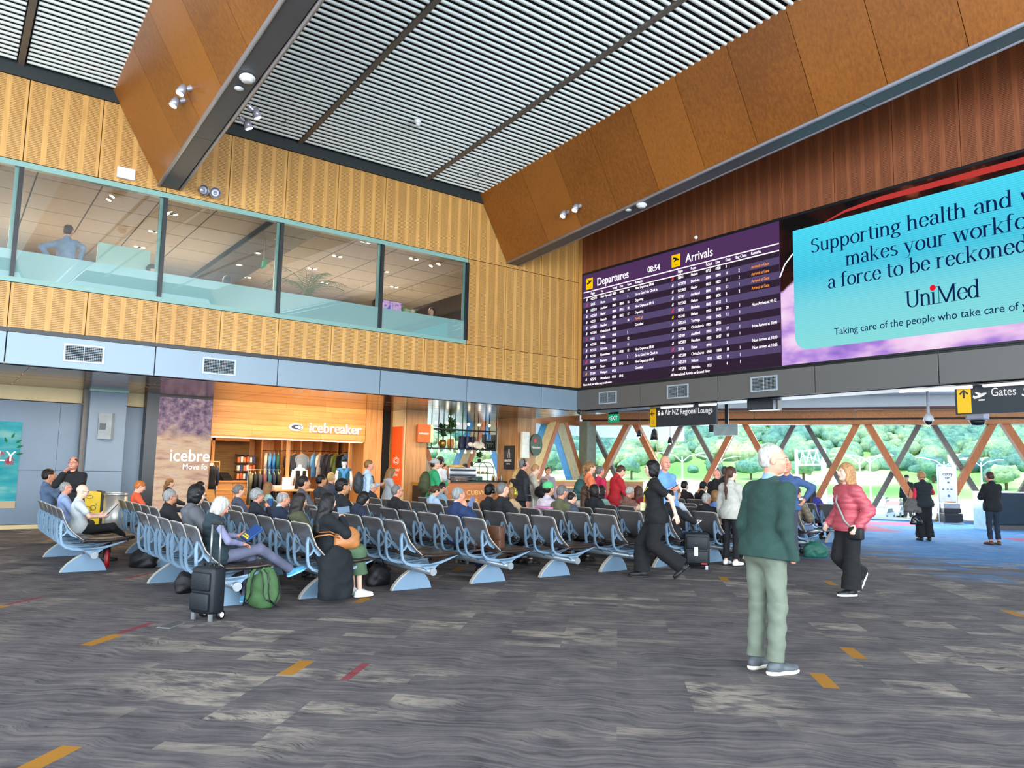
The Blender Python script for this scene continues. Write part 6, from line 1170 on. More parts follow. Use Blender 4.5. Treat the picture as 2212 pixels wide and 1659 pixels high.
    npmesh({'tee':'shirt','shirt':'shirt','knit':'sweater','jacket':'jacket','puffer':'jacket','vest':'vest','coat':'coat','dress':'dress','suit':'jacket','hoodie':'hoodie'}[ty], [g_.mesh(hg, (.004 if ty not in ('puffer','vest') else .0015)*s, 17, x*3+y, puff=(.010, .085) if ty in ('puffer', 'vest') else None)], tm_, body)
    if ty in ('suit', 'knit', 'jacket') and len(top) > 2: npmesh('shirt_collar', [SDF().c(P_(0,-.012,.50), P_(0,.0,.555), .064*s, .057*s).e(neck+V3(0,.06,.09)*s, V3(.035,.05,.05)*s, None, .01, '-').mesh(hh*1.2)], mat('collar_'+top[2].strip('#'), top[2], .8, var=.05), body)
    lt, lc = low[:2]; lm = mat('low_'+lc.strip('#')+lt, lc, .9, var=.14, scale=8, bump=.3, bscale=20); q_ = SDF(); ol = {'trousers': .012, 'wide': .02, 'jeans': .006, 'skirt': .01, 'leggings': .004}[lt]*s
    q_.e(P_(0,0,.03), V3(.150*bw*(1.06 if fem else 1),.108*bw,.11)*s+ol, B, .05).e(hp+V3(0,-.01,-.03)*s, V3(.155*bw,.12*bw,.11)*s+ol, None, .05)
    for sd in (-1, 1):
        hj, k_, a_, ft = lg[sd]; en = k_+(a_-k_)*(.97 if lt != 'leggings' else .9)
        if lt == 'skirt': en = k_+(a_-k_)*.55; hj2 = hj+V3(0,.08,.035); k2 = k_+V3(0,0,.02); q_.c(hj2, k2, .085*s, .09*s, .08).c(k2, en, .09*s, .12*s, .10); q_.cuts.append((en, nrm(a_-k_)))
        elif lt == 'wide': q_.c(hj, k_, .088*s*(.4+.6*b)+ol, .078*s+ol, .05)
        else: q_.c(hj, k_, .078*s*(.5+.5*b)+ol, .055*s+ol*1.2, .05)
    if not sit: q_.cut(P_(0,0,.12), U)
    lgs = [q_.mesh(hg, .003*s if lt != 'leggings' else .002, 15, y*3)]
    if lt != 'skirt':
        for sd in (-1, 1):
            hj, k_, a_, ft = lg[sd]; l_ = SDF(); dn = nrm(a_-k_); en = k_+(a_-k_)*1.05
            if lt == 'wide': l_.c(k_, en, .080*s+ol, .108*s+ol, .03)
            else: l_.c(k_, en, .055*s+ol*1.2, .047*s+ol*1.5, .03)
            l_.c(k_+(hj-k_)*.12, k_, .06*s, .057*s+ol, .03); l_.cuts.append((k_+(a_-k_)*(.97 if lt in ('wide','trousers') else .9)-V3(0,0,.01 if lt=='wide' else 0), dn)); lgs.append(l_.mesh(hg, .0042*s if lt != 'leggings' else .002, 19, y*3+sd))
    npmesh('skirt' if lt == 'skirt' else 'trousers', lgs, lm, body)
    # shoes with soles
    sm = mat('shoe_'+shoe.strip('#'), shoe, .55, var=.06); so_ = mat('sole_'+(sole or '#2a2826').strip('#'), sole or '#2a2826', .6, var=.03)
    for sd in (-1, 1):
        hj, k_, a_, ft = lg[sd]; fa, fp = ft; f = rot('z', fa) @ rot('x', fp) @ V3(0, 1, 0); up = rot('z', fa) @ rot('x', fp) @ V3(0, 0, 1); rt = np.cross(f, up); FB = np.array([rt, f, up]); a0 = a_-up*.085*s
        q = lambda a, c, d: a0+(rt*a+f*c+up*d)*s
        sh_ = SDF().e(q(0,.12,.038), V3(.046,.09,.034)*s, FB, .03).e(q(0,-.03,.05), V3(.037,.05,.048)*s, FB, .03).c(q(0,.0,.05), q(0,.08,.045), .038*s, .036*s, .03).c(a_, a_-up*.03*s, .042*s, .045*s, .02); sh_.cuts.append((q(0,0,.014), -up)); sh_.cuts.append((q(0,0,.105), up))
        so1 = npmesh('shoe', [sh_.mesh(hh*1.2)], sm, body)
        sl = SDF().e(q(0,.12,.018), V3(.050,.098,.03)*s, FB, .03).e(q(0,-.025,.018), V3(.041,.062,.03)*s, FB, .03).e(q(0,.05,.018), V3(.038,.1,.03)*s, FB, .03); sl.cuts.append((q(0,0,.0), -up)); sl.cuts.append((q(0,0,.03 if sole else .018), up)); npmesh('sole', [sl.mesh(hh*1.2)], so_, so1)
    for sd_ in ([1] if 'drape' in [e[0] for e in extra] else []):
        dr = SDF().c((.17,.0,.52),(.27,-.08,.10),.07,.10,.1).c((.15,.20,.52),(.26,.12,.10),.06,.09,.1).c((.05,-.10,.54),(.21,-.08,.40),.07,.07,.1); dr.e((.25,.03,.30),(.085,.19,.34),None,.08); dr.cut((0,0,.05),(0,0,-1)); npmesh('coat_skirt', [dr.mesh(hg, .006, 16, 3)], tm_, body)
    # extras
    Mb = lambda p: tuple(p)
    for ex in extra:
        if ex[0] == 'glasses':
            gm = MB()
            for q in (-1, 1): gm.tube([tuple(hp3(q*.034+.024*math.cos(a), .108, .006+.017*math.sin(a))) for a in [2*math.pi*i/14 for i in range(15)]], .0018*z_, 5); gm.tube([tuple(hp3(q*.058,.107,.012)), tuple(hp3(q*.080,.09,.013)), tuple(hp3(q*.082,-.005,.01)), tuple(hp3(q*.081,-.02,-.01))], .0024*z_, 5)
            gm.tube([tuple(hp3(-.012,.112,.01)), tuple(hp3(.012,.112,.01))], .0018*z_, 5); gm.build('glasses', mat('frame_'+ex[1].strip('#'), ex[1], .3, var=0), body, True)
        if ex[0] == 'headphones':
            r_ = .097; hm_ = MB().tube([tuple(hp3(r_*math.sin(a), -.01, .03+.1*math.cos(a))) for a in [math.radians(d) for d in range(-95, 96, 19)]], .011*z_, 8)
            for q in (-1, 1): hm_.cyl(tuple(hp3(q*.074,-.008,-.003)), tuple(hp3(q*.108,-.008,-.003)), .036*z_, .032*z_, 14)
            hm_.build('headphones', mat('phones_'+ex[1].strip('#'), ex[1], .35, var=0), body, True)
        if ex[0] == 'cap': npmesh('cap', [SDF().e(hp3(0,-.016,.055), V3(.091,.113,.090)*z_, HB, .01).e(hp3(0,.11 if len(ex) < 3 else -.13,.05), V3(.065,.07,.014)*z_, HB, .02).e(hp3(0,.0,-.06), V3(.14,.2,.095)*z_, HB, .01, '-').mesh(hh)], mat('cap_'+ex[1].strip('#'), ex[1], .8), body)
        if ex[0] == 'beanie': npmesh('beanie', [SDF().e(hp3(0,-.02,.055), V3(.093,.113,.098)*z_, HB, .01).e(hp3(0,.05,-.06), V3(.14,.16,.10)*z_, HB, .02, '-').mesh(hh)], mat('cap_'+ex[1].strip('#'), ex[1], .9, bump=.5, bscale=90), body)
        if ex[0] == 'beard': npmesh('beard', [SDF().e(hp3(0,.045,-.075), V3(.052,.052,.04)*z_, HB, .02).e(hp3(0,.092,-.05), V3(.03,.02,.02)*z_, HB, .02).e(hp3(0,.105,-.05), V3(.02,.02,.008)*z_, HB, .01, '-').mesh(hh)], hairm(ex[1]), body)
    body['_j'] = 1; del body['_j']
    Mw = Matrix.Translation((x, y, z)) @ Matrix.Rotation(rz, 4, 'Z'); wp = lambda p: Mw @ Vector(p)
    return dict(o=body, M=Mw, L=wp(arms[-1][2]), R=wp(arms[1][2]), hc=wp(hc), sL=wp(shl[-1]), sR=wp(shl[1]), P=lambda a, c, d: wp(P_(a, c, d)), hp3=lambda a, c, d: wp(hp3(a, c, d)), s=s, Ld=arms[-1][2]-arms[-1][1], Rd=arms[1][2]-arms[1][1])
# where each figure stands is read off the photograph's ground contact, once, as world metres
def sight(px, py, d):
    r = AX @ _n([px-CX, py-CY, F]); return V3(0, 0, EYE)+r*(d/(AX.T @ r)[2])
def ground(px, py): r = AX @ _n([px-CX, py-CY, F]); return V3(0, 0, EYE)+r*(-EYE/r[2])

def fd(deg): return -.649-math.radians(deg)      # heading seen from the camera: 0 away, 90 to the right, 180 towards it, -90 to the left
# ---------------------------------------------------------------- the people
def stand(label, px, py, d, face, **k):
    p = sight(px, py, d); H = k.pop('H', None) or max(1.3, min(1.92, p[2]*1.75/1.625)); return person(label, p[0], p[1], fd(face), H=H, **k)
def sit(label, px, py, xb, **k):
    yy = k.pop('y', None); xb += k.pop('dx', 0)
    k.setdefault('L', 'lap'); k.setdefault('R', 'lap'); k.setdefault('lean', -8); turn = k.pop('turn', 0); hz0 = k.get('hipz', .545); l, p = math.radians(k['lean']), math.radians(k.get('head', (0,0,0))[1])
    cf, cu = .535*math.sin(l)+.125*math.sin(p)+.03, .535*math.cos(l)+.035+.125*math.cos(p); r = AX @ _n([px-CX, py-CY, F]); s_ = 1.
    for _ in range(4): t = (xb-.03+cf*s_)/r[0]; s_ = max(.80, min(1.09, (EYE+r[2]*t-hz0)/cu))
    s_ = k.pop('H', s_*1.75)/1.75; t = (xb-.03+cf*s_)/r[0]
    return person(label, xb-.03, r[1]*t if yy is None else yy, -math.pi/2-math.radians(turn), H=s_*1.75, pose='sit', **k)
A_ = lambda k: 2.6+1.2*k
B_ = lambda k: 1.8+1.2*k
# --- nearest figures
p_ = ground(1658, 1450)
man_sw = person('older man in dark green sweater and pale green trousers, hands in pockets', p_[0], p_[1], fd(60), H=1.80, b=1.08, sk='ruddy', hair=('crop', 'white'), top=('knit', '#1f3d37', '#7f9cc0'), low=('trousers', '#6a7365'), shoe='#4c5258', sole='#e0dccc', L='pocket', R='pocket', head=(-42, 0, 0), lod=0, lean=7, extra=(('glasses', '#c9c4b0'),))
p_ = ground(1838, 1288)
woman_pk = person('blonde woman walking left in a pink puffer jacket and black wide trousers', p_[0], p_[1], fd(-104), H=1.71, fem=True, b=1.06, sk='pale', hair=('wavy', 'sandy'), top=('puffer', '#b04a56'), low=('wide', '#121214'), shoe='#141416', sole='#e8e8e8', L=('h', .07, .05, .0, (.3,-1,0), (-1,0,0), .4), R=('h', .06, .12, .0, (.3,-1,0), (-1,0,0), .4), head=(0, 0, 0), lod=0,
    legs=(((-.09,.04,.50),(-.09,.06,.10),(0,0)), ((.09,.10,.50),(.09,-.22,.26),(0,-62))))
p_ = ground(1418, 1250)
woman_bk = person('dark-haired woman in black walking left with a yellow lanyard', p_[0], p_[1], fd(-84), H=1.72, fem=True, b=1.22, sk='pale', hair=('bob', 'black'), top=('dress', '#0e0f12'), low=('wide', '#0e0f12'), shoe='#141416', L='swb', R=('h', .05, .20, .10, (.3,-1,0), (-1,0,0), .8), head=(0, 2, 0), lod=0, lean=4,
    legs=(((-.10,.06,.50),(-.10,-.36,.20),(0,-38)), ((.10,.22,.49),(.10,.20,.09),(0,0))))
lady = sit('white-haired lady in a dark quilted vest reading a book', 467, 1090, 2.6, y=8.52, dx=-.10, fem=True, b=1.08, sk='ruddy', hair=('bob', 'white'), top=('vest', '#22333a', '#7f80a0'), low=('trousers', '#5c6076'), shoe='#4c9ac4', sole='#8fd4ec', lod=0, lean=-6, head=(-4, 32, 0), L='read', R=('h', -.02, .30, .16, (.8,-.6,-.4), (0,0,-1), .6), hipz=.56,
    legs=(((-.10,.42,.54),(-.12,.40,.09),(0,0)), ((.06,.46,.62),(-.02,.86,.36),(0,20))))
coat = sit('woman in a long black coat and green skirt holding a phone', 700, 1082, 3.8, y=8.47, dx=-.06, fem=True, b=1.1, sk='pale', hair=('long', 'black'), top=('coat', '#0f141a'), low=('skirt', '#4a6248'), shoe='#e6e8ea', sole='#f0f0f0', lod=0, lean=-4, head=(10, 8, 0), L='lap', R=('s', -.10, .22, .02, (.7,.1,-.9), (-1,0,.2), .9), extra=(('drape',),))
bald = sit('bald moustached man in a pale tee using a tablet', 178, 1064, 1.8, b=1.1, sk='pale', hair=('bald', 'dark'), top=('tee', '#c4ccd0'), low=('trousers', '#101216'), shoe='#15171a', lod=0, lean=-4, head=(-4, 12, 0), L='read', R=('h', -.02, .36, .22, (.7,-.6,-.5), (-.6,-.2,.6), .9), extra=(('glasses', '#1a1a1a'),),
    legs=(((-.12,.44,.52),(-.12,.42,.09),(0,0)), ((.10,.44,.56),(-.06,.62,.40),(0,10))))
# --- left block
sit('bearded man in a blue-grey shirt with black headphones round his neck', 105, 1045, 1.8, top=('shirt', '#5a6e8c'), hair=('short', 'dark'), sk='tan', low=('jeans', '#2a3446'), R='ear', H=1.8)
sit('grey-haired man in glasses and a blue striped shirt', 142, 1060, 1.8, top=('shirt', '#8fa2cc'), hair=('crop', 'silver'), sk='ruddy', low=('trousers', '#3a3a40'), extra=(('glasses', '#5a2028'),), b=1.1)
stand('man in a black jacket talking on a phone by the grey wall', 160, 1001, 13.6, 170, top=('jacket', '#17181b'), hair=('bald_top', 'brown'), sk='ruddy', low=('trousers', '#1c1d20'), L='chest', R='ear', b=1.15, extra=(('glasses', '#6a2424'),))
sit('boy with ginger hair in an orange and white top', 302, 1060, 3.0, top=('tee', '#e85a34'), hair=('short', 'ginger'), sk='fair', low=('jeans', '#2a3446'), head=(0, 22, 0), H=1.45)
sit('person with a grey-blonde braid behind the grey-haired man in blue glasses', 366, 1068, 4.2, fem=True, top=('jacket', '#2a2c33'), hair=('plait', 'lbrown'), sk='fair', low=('jeans', '#2a3446'))
sit('short-haired older person in blue-framed glasses and black jacket', 368, 1085, 2.6, fem=True, top=('jacket', '#15171b'), hair=('short', 'silver'), sk='olive', low=('trousers', '#26282e'), extra=(('glasses', '#2a3ab0'),))
sit('black-haired woman in black headphones and grey hoodie', 425, 1086, 2.6, fem=True, top=('hoodie', '#56585e'), hair=('bob', 'black'), sk='pale', low=('jeans', '#2a3446'), extra=(('headphones', '#1a1d22'), ('glasses', '#222222')), head=(0, 14, 0), H=1.62)
sit('dark-haired person sitting upright behind the headphones woman', 434, 1052, 4.2, top=('jacket', '#33363e'), hair=('short', 'dark'), sk='fair', low=('jeans', '#2a3446'))
sit('woman with a grey bun and slate jumper', 516, 1073, 4.2, fem=True, top=('knit', '#474a5c'), hair=('bun', 'grey'), sk='fair', low=('jeans', '#2a3446'))
cupw = sit('woman with curly grey hair in polka dots drinking from a cup', 556, 1075, 3.8, fem=True, top=('shirt', '#171c28'), hair=('curly', 'silver'), sk='ruddy', low=('trousers', '#26282e'), R='cup', b=1.1)
sit('woman with long light brown hair near the display table', 580, 1062, 5.4, fem=True, top=('tee', '#9cc0b8'), hair=('long', 'lbrown'), sk='fair', low=('jeans', '#2a3446'))
sit('balding grey man in a navy jumper with a pale collar', 612, 1085, 3.8, top=('knit', '#1c2740', '#a8c4e0'), hair=('bald_top', 'silver'), sk='ruddy', low=('trousers', '#26282e'), head=(0, 12, 0), b=1.1)
sit('woman with very long dark brown hair in an olive jacket', 648, 1083, 3.8, fem=True, top=('jacket', '#4c4e38'), hair=('long', 'dark'), sk='tan', low=('jeans', '#2a3446'), head=(-6, 10, 0))
sit('man with dark brown hair half hidden behind the long-haired woman', 656, 1058, 5.4, top=('shirt', '#4a5058'), hair=('short', 'dark'), sk='tan', low=('jeans', '#2a3446'), H=1.75)
sit('young man with black hair behind the black-coated woman', 694, 1055, 6.6, top=('hoodie', '#2c2e34'), hair=('short', 'black'), sk='olive', low=('jeans', '#2a3446'), H=1.75)
sit('young man with cropped fair hair facing the shop', 714, 1046, 7.8, top=('tee', '#3a4250'), hair=('short', 'blond'), sk='fair', low=('jeans', '#2a3446'), H=1.8, turn=-30)
sit('black-haired young man in a dark suit with a white collar', 740, 1066, 5.0, top=('suit', '#14171e', '#e4ecf4'), hair=('short', 'black'), sk='olive', low=('trousers', '#14171e'), H=1.76)
sit('person with thick black hair bent forward in a navy jacket', 786, 1078, 5.0, fem=True, top=('jacket', '#1b2438'), hair=('bob', 'black'), sk='pale', low=('trousers', '#1a1f2a'), head=(-6, 32, 0), lean=4)
sit('white-haired man in glasses looking down', 806, 1055, 7.8, top=('jacket', '#23262c'), hair=('bald_top', 'white'), sk='ruddy', low=('trousers', '#26282e'), extra=(('glasses', '#5a3028'),), head=(0, 20, 0))
sit('grey-haired man in a black fleece with sunglasses on his ear', 858, 1060, 6.2, top=('jacket', '#15161a'), hair=('crop', 'grey'), sk='ruddy', low=('trousers', '#26282e'), extra=(('glasses', '#2a2a2a'),), b=1.15)
sit('girl with a long ponytail in a pale blue top', 941, 1072, 7.8, fem=True, top=('shirt', '#a4bcd8'), hair=('pony', 'brown'), sk='fair', low=('jeans', '#4a6a98'), H=1.45, head=(-5, 25, 0))
sit('dark-haired child beside the ponytail girl', 956, 1060, 9.0, fem=True, top=('tee', '#7a9ab0'), hair=('short', 'dark'), sk='tan', low=('jeans', '#4a6a98'), H=1.5, head=(-5, 25, 0))
navy = sit('grey-haired man in a navy suit holding a phone to his ear', 991, 1068, 6.2, top=('suit', '#1c2f55', '#c8dce8'), hair=('short', 'silver'), sk='ruddy', low=('trousers', '#1c2a44'), R='ear', b=1.15)
sit('man in black over-ear headphones and a black quilted coat', 1060, 1060, 7.4, top=('jacket', '#17181c'), hair=('short', 'black'), sk='olive', low=('jeans', '#2a3446'), extra=(('headphones', '#14161a'),))
sit('man with grey hair in a black hooded jacket', 1086, 1057, 7.4, top=('hoodie', '#16181c'), hair=('crop', 'grey'), sk='fair', low=('jeans', '#2a3446'))
sit('child in black and neon headphones', 1109, 1064, 8.6, fem=True, top=('tee', '#c8a880'), hair=('bob', 'lbrown'), sk='fair', low=('jeans', '#4a6a98'), H=1.45, extra=(('headphones', '#c8d820'),))
sit('man with thinning grey hair in dark green at the back', 1177, 1042, 11.4, top=('jacket', '#3c4640'), hair=('bald_top', 'grey'), sk='ruddy', low=('trousers', '#26282e'), H=1.8)
sit('person in a bright green beanie and white jacket', 1186, 1056, 8.6, top=('jacket', '#d8ccd8'), hair=('short', 'dark'), sk='fair', low=('jeans', '#2a3446'), extra=(('beanie', '#5cb87a'),), lean=6)
sit('grey-haired man in glasses and an olive jumper', 1215, 1062, 8.6, top=('knit', '#5c5c42'), hair=('short', 'grey'), sk='ruddy', low=('trousers', '#3a3a3a'), extra=(('glasses', '#c0b8a0'),), head=(0, 12, 0), b=1.1)
hoodie = sit('dark-haired man in a slate hoodie looking at a phone', 1236, 1074, 8.6, top=('hoodie', '#454c5a'), hair=('bald_top', 'dark'), sk='fair', low=('jeans', '#2a3446'), head=(-5, 26, 0), R='phone', lean=4)
sit('woman with long brown hair in a cream top', 1264, 1062, 9.8, fem=True, top=('shirt', '#cdc0b4'), hair=('wavy', 'brown'), sk='fair', low=('jeans', '#2a3446'), turn=-20)
sit('woman with a dark brown bob in a black coat', 1285, 1077, 9.8, fem=True, top=('coat', '#181b20'), hair=('bob', 'dark'), sk='pale', low=('trousers', '#181a20'), H=1.62)
sit('woman with dark curly hair in a pale teal top', 1300, 1060, 11.0, fem=True, top=('shirt', '#8cb4a8'), hair=('wavy', 'dark'), sk='fair', low=('jeans', '#2a3446'))
sit('white-haired woman in a brown cardigan with a pale strap', 1361, 1062, 11.0, fem=True, top=('knit', '#8a6258'), hair=('short', 'white'), sk='ruddy', low=('trousers', '#4a4444'), head=(0, 24, 0), b=1.1)
sit('small child with a topknot in red', 1378, 1050, 12.6, fem=True, top=('tee', '#8c2430'), hair=('topknot', 'brown'), sk='fair', low=('jeans', '#4a6a98'), H=1.45, head=(0, 15, 0))
sit('girl with long brown hair in a dark red top', 1381, 1074, 12.2, fem=True, top=('hoodie', '#7c1c28'), hair=('long', 'brown'), sk='fair', low=('jeans', '#2a3446'), H=1.5)
sit('fair-haired girl with a bun in a white shirt', 1461, 1072, 11.0, fem=True, top=('shirt', '#d4dce8'), hair=('bun', 'lbrown'), sk='pale', low=('jeans', '#33507c'), head=(0, 10, 0), H=1.6)
jeanp = sit('person in a black top and blue jeans holding a phone by the upright suitcase', 1448, 1082, 9.8, fem=True, top=('jacket', '#14161b'), hair=('short', 'dark'), sk='pale', low=('jeans', '#33507c'), R=('h', -.02, .46, .20, (.7,-.6,-.5), (-.6,-.2,.6), .9), H=1.55)
sit('woman with tied dark hair far back by the windows', 1480, 1052, 15.6, fem=True, top=('jacket', '#2c2428'), hair=('bun', 'dark'), sk='pale', low=('trousers', '#26282e'), H=1.7)
sit('man in a black cap far back by the windows', 1520, 1055, 15.6, top=('jacket', '#16181c'), hair=('short', 'dark'), sk='fair', low=('trousers', '#26282e'), extra=(('cap', '#1a1c22'),), H=1.7, head=(0, 15, 0))
sit('white-haired man in a black jacket on the near right seats', 1527, 1077, 11.0, top=('jacket', '#14151a'), hair=('short', 'white'), sk='ruddy', low=('trousers', '#26282e'), b=1.25)
sit('fair-haired child beside the white-haired man in black', 1546, 1075, 12.2, fem=True, top=('tee', '#5a7ab0'), hair=('bob', 'lbrown'), sk='fair', low=('jeans', '#4a6a98'), H=1.45)
sit('person in an olive brown puffer behind the green sweater man', 1722, 1092, 13.4, top=('puffer', '#6a5f4c'), hair=('short', 'brown'), sk='fair', low=('jeans', '#5a6a88'), lean=10, head=(0,20,0), H=1.7)
sit('woman with long dark hair in a purple top sitting by the windows', 1755, 1063, 16.9, fem=True, top=('shirt', '#3c3a88'), hair=('long', 'dark'), sk='tan', low=('trousers', '#1c1d22'), lod=1, H=1.68)
row(16.9, PEOPLE[-1].location.y-.9, 3, 'short beam seating row of the woman in purple by the windows')
# --- standing in the middle distance
stand('man in a pale blue shirt carrying a dark backpack by the shop', 795, 1005, 17., 72, top=('shirt', '#b4cce4'), hair=('short', 'lbrown'), sk='ruddy', low=('trousers', '#181a20'), L='phone', R='down')
bp1 = PEOPLE[-1]
stand('girl with long fair hair and pale cardigan looking at a phone', 840, 1019, 17.6, 62, fem=True, top=('jacket', '#a8acb0'), hair=('long', 'lbrown'), sk='fair', low=('skirt', '#26408c'), L='phone', R='phone', head=(0, 22, 0), shoe='#222222')
green = stand('young man in a green hoodie and pale cap with a large backpack', 938, 1003, 17.9, 74, top=('hoodie', '#2c9a64'), hair=('short', 'dark'), sk='fair', low=('trousers', '#8a9098'), L='phone', R='phone', extra=(('cap', '#a8a8a4', 1),))
bp2 = PEOPLE[-1]
stand('dark-haired man in white waiting at the coffee counter', 950, 998, 20.6, 40, top=('tee', '#d4d8dc'), hair=('curly', 'dark'), sk='tan', low=('trousers', '#33363c'))
stand('person in a blue striped shirt at the coffee counter', 957, 1010, 20.9, 100, fem=True, top=('shirt', '#7f9cc0'), hair=('short', 'dark'), sk='tan', low=('jeans', '#2a3446'))
stand('small dark-haired barista half hidden behind the counter', 969, 1012, 25.2, 175, top=('tee', '#5a6a74'), hair=('short', 'dark'), sk='tan', low=('trousers', '#222222'), L='desk', R='desk', H=1.6)
stand('barista in a pale pink tee working at the espresso machine', 1006, 1008, 25., 190, fem=True, top=('tee', '#d8bcb8'), hair=('bun', 'dark'), sk='pale', low=('trousers', '#222222'), L='desk', R='desk', head=(0, 28, 0))
stand('man in black vest and headphones near the oak pillar', 1129, 1004, 16.6, 70, top=('vest', '#1b1d22', '#2a2c32'), hair=('crop', 'grey'), sk='ruddy', low=('trousers', '#1c1d22'), extra=(('headphones', '#15161a'),), b=1.15)
stand('blonde woman in a black hooded jacket with bowed head', 1114, 1020, 16.7, 60, fem=True, top=('hoodie', '#1a1b1f'), hair=('long', 'blond'), sk='fair', low=('trousers', '#1c1d22'), head=(0, 35, 0))
stand('slim elderly person in a beige coat looking at papers', 1150, 1013, 17.0, 80, fem=True, top=('coat', '#bdb4a4'), hair=('short', 'sandy'), sk='pale', low=('trousers', '#c8c0b0'), L='phone', R='phone', head=(0, 25, 0), b=.85)
stand('backlit person in mauve by the bright window corner', 1183, 1018, 21.5, 170, top=('jacket', '#a08c98'), hair=('short', 'brown'), sk='tan', low=('trousers', '#44464c'))
orange = stand('woman in orange with a teal backpack', 1273, 1011, 16.0, 80, fem=True, top=('shirt', '#e2764c'), hair=('pony', 'lbrown'), sk='fair', low=('jeans', '#4a5a70'), b=1.15)
bp3 = PEOPLE[-1]
stand('grey-haired woman in a bright pink jumper', 1294, 1018, 16.6, 60, fem=True, top=('knit', '#d42c58'), hair=('short', 'grey'), sk='ruddy', low=('trousers', '#3a3a44'), b=1.1)
redj = stand('person in a red rain jacket leaning over a bag', 1327, 1014, 16.4, 72, top=('jacket', '#b0202c'), hair=('short', 'brown'), sk='fair', low=('jeans', '#4a5a70'), L='phone', R='phone', head=(0, 34, 0), lean=8, lod=1)
blue = stand('tall bald man in a sky blue shirt holding a phone', 1434, 1000, 13.6, 160, top=('shirt', '#6a98cc'), hair=('bald', 'brown'), sk='ruddy', low=('trousers', '#3c4250'), L='down', R='phone', head=(0, 8, 0))
stand('bald man in a black jacket with a backpack strap', 1546, 1025, 17.4, 60, top=('jacket', '#17181c'), hair=('bald', 'grey'), sk='ruddy', low=('trousers', '#1c1d22'))
stand('dark-haired person in a dark jacket beside the bald man in black', 1566, 1019, 17.9, 20, top=('jacket', '#22242a'), hair=('short', 'dgrey'), sk='tan', low=('trousers', '#1c1d22'))
p_ = ground(1580, 1222)
cream = person('girl in a cream jacket with a long brown plait and dark trousers', p_[0], p_[1], fd(48), H=1.66, fem=True, b=1.0, sk='pale', hair=('plait', 'brown'), top=('jacket', '#b8b6ac'), low=('leggings', '#15171b'), shoe='#e8e4e0', head=(-20, 0, 0), R='phone', L='down', lod=1)
stand('man in a slate blue jumper half hidden behind the green sweater man', 1700, 1008, 14.2, 215, top=('knit', '#415a86'), hair=('crop', 'sandy'), sk='ruddy', low=('trousers', '#3c4250'), L='hips', R='hips', b=1.15)
p_ = ground(1998, 1168)
vestw = person('woman in a dark padded vest over red sleeves reading the stand', p_[0], p_[1], fd(5), H=1.70, fem=True, b=1.2, sk='ruddy', hair=('curly', 'sandy'), top=('vest', '#1b2226', '#d43048'), low=('wide', '#101114'), R='counter', L='down', head=(0, 24, 0), lod=1)
p_ = ground(2148, 1177)
person('man in a black jacket and dark jeans facing the counter', p_[0], p_[1], fd(-4), H=1.72, b=1.1, sk='ruddy', hair=('short', 'brown'), top=('suit', '#16181a'), low=('jeans', '#1c2838'), shoe='#6a4230', R='phone', L='phone', head=(0, 14, 0), lod=1)
p_ = ground(1962, 1121)
person('small dark figure in a brimmed cap by the glass', p_[0], p_[1], fd(-150), H=1.62, sk='fair', hair=('short', 'dark'), top=('jacket', '#26282c'), low=('trousers', '#4a4640'), shoe='#e0dcd4', head=(0, 0, 0), lod=2, extra=(('cap', '#2a2c30'),))
person('staff member seated behind the right-hand counter', 27.6, 9.0, fd(180), z=0, H=1.6, sk='olive', hair=('short', 'dark'), top=('suit', '#2a2c34', '#e0e0e0'), low=('trousers', '#222222'), lod=2)
person('distant person behind the long window counter', 22.6, 24.0, fd(150), H=1.55, fem=True, sk='olive', hair=('bun', 'black'), top=('tee', '#22242a'), low=('trousers', '#222222'), lod=2)
person('second distant person behind the long window counter', 23.1, 24.1, fd(200), H=1.53, sk='fair', hair=('short', 'dark'), top=('tee', '#33363c'), low=('trousers', '#222222'), lod=2)
# --- upstairs
def up(label, px, py, zh, face, **k):
    r = AX @ _n([px-CX, py-CY, F]); t = (zh-EYE)/r[2]; return person(label, r[0]*t, r[1]*t, fd(face), z=4.4, **k)
up('man in a pale blue shirt seen from behind in the upstairs lounge', 147, 502, 6.03, 0, H=1.78, b=1.2, sk='ruddy', hair=('short', 'dark'), top=('shirt', '#7f96b4'), low=('trousers', '#2c3038'), L='hips', R='hips', lod=1)
up('person in a black cap seated behind the lounge glass', 326, 590, 5.55, 80, H=1.7, pose='sit', sk='fair', hair=('short', 'dark'), top=('jacket', '#22242a'), low=('trousers', '#222222'), L='lap', R='lap', extra=(('cap', '#15161a'),))
up('person with a black bob seated behind the lounge glass', 489, 618, 5.5, -20, H=1.7, fem=True, pose='sit', sk='olive', hair=('bob', 'black'), top=('jacket', '#22242a'), low=('trousers', '#222222'), L='lap', R='lap')
up('man seated before the lounge television', 811, 668, 5.5, 60, H=1.75, pose='sit', sk='tan', hair=('short', 'dark'), top=('jacket', '#1a1c20'), low=('trousers', '#222222'), L='lap', R='lap')
up('dark-haired woman facing out of the rightmost lounge window', 933, 686, 5.45, 190, H=1.65, fem=True, pose='sit', sk='fair', hair=('bob', 'dark'), top=('jacket', '#1a1c20'), low=('trousers', '#222222'), L='lap', R='lap')
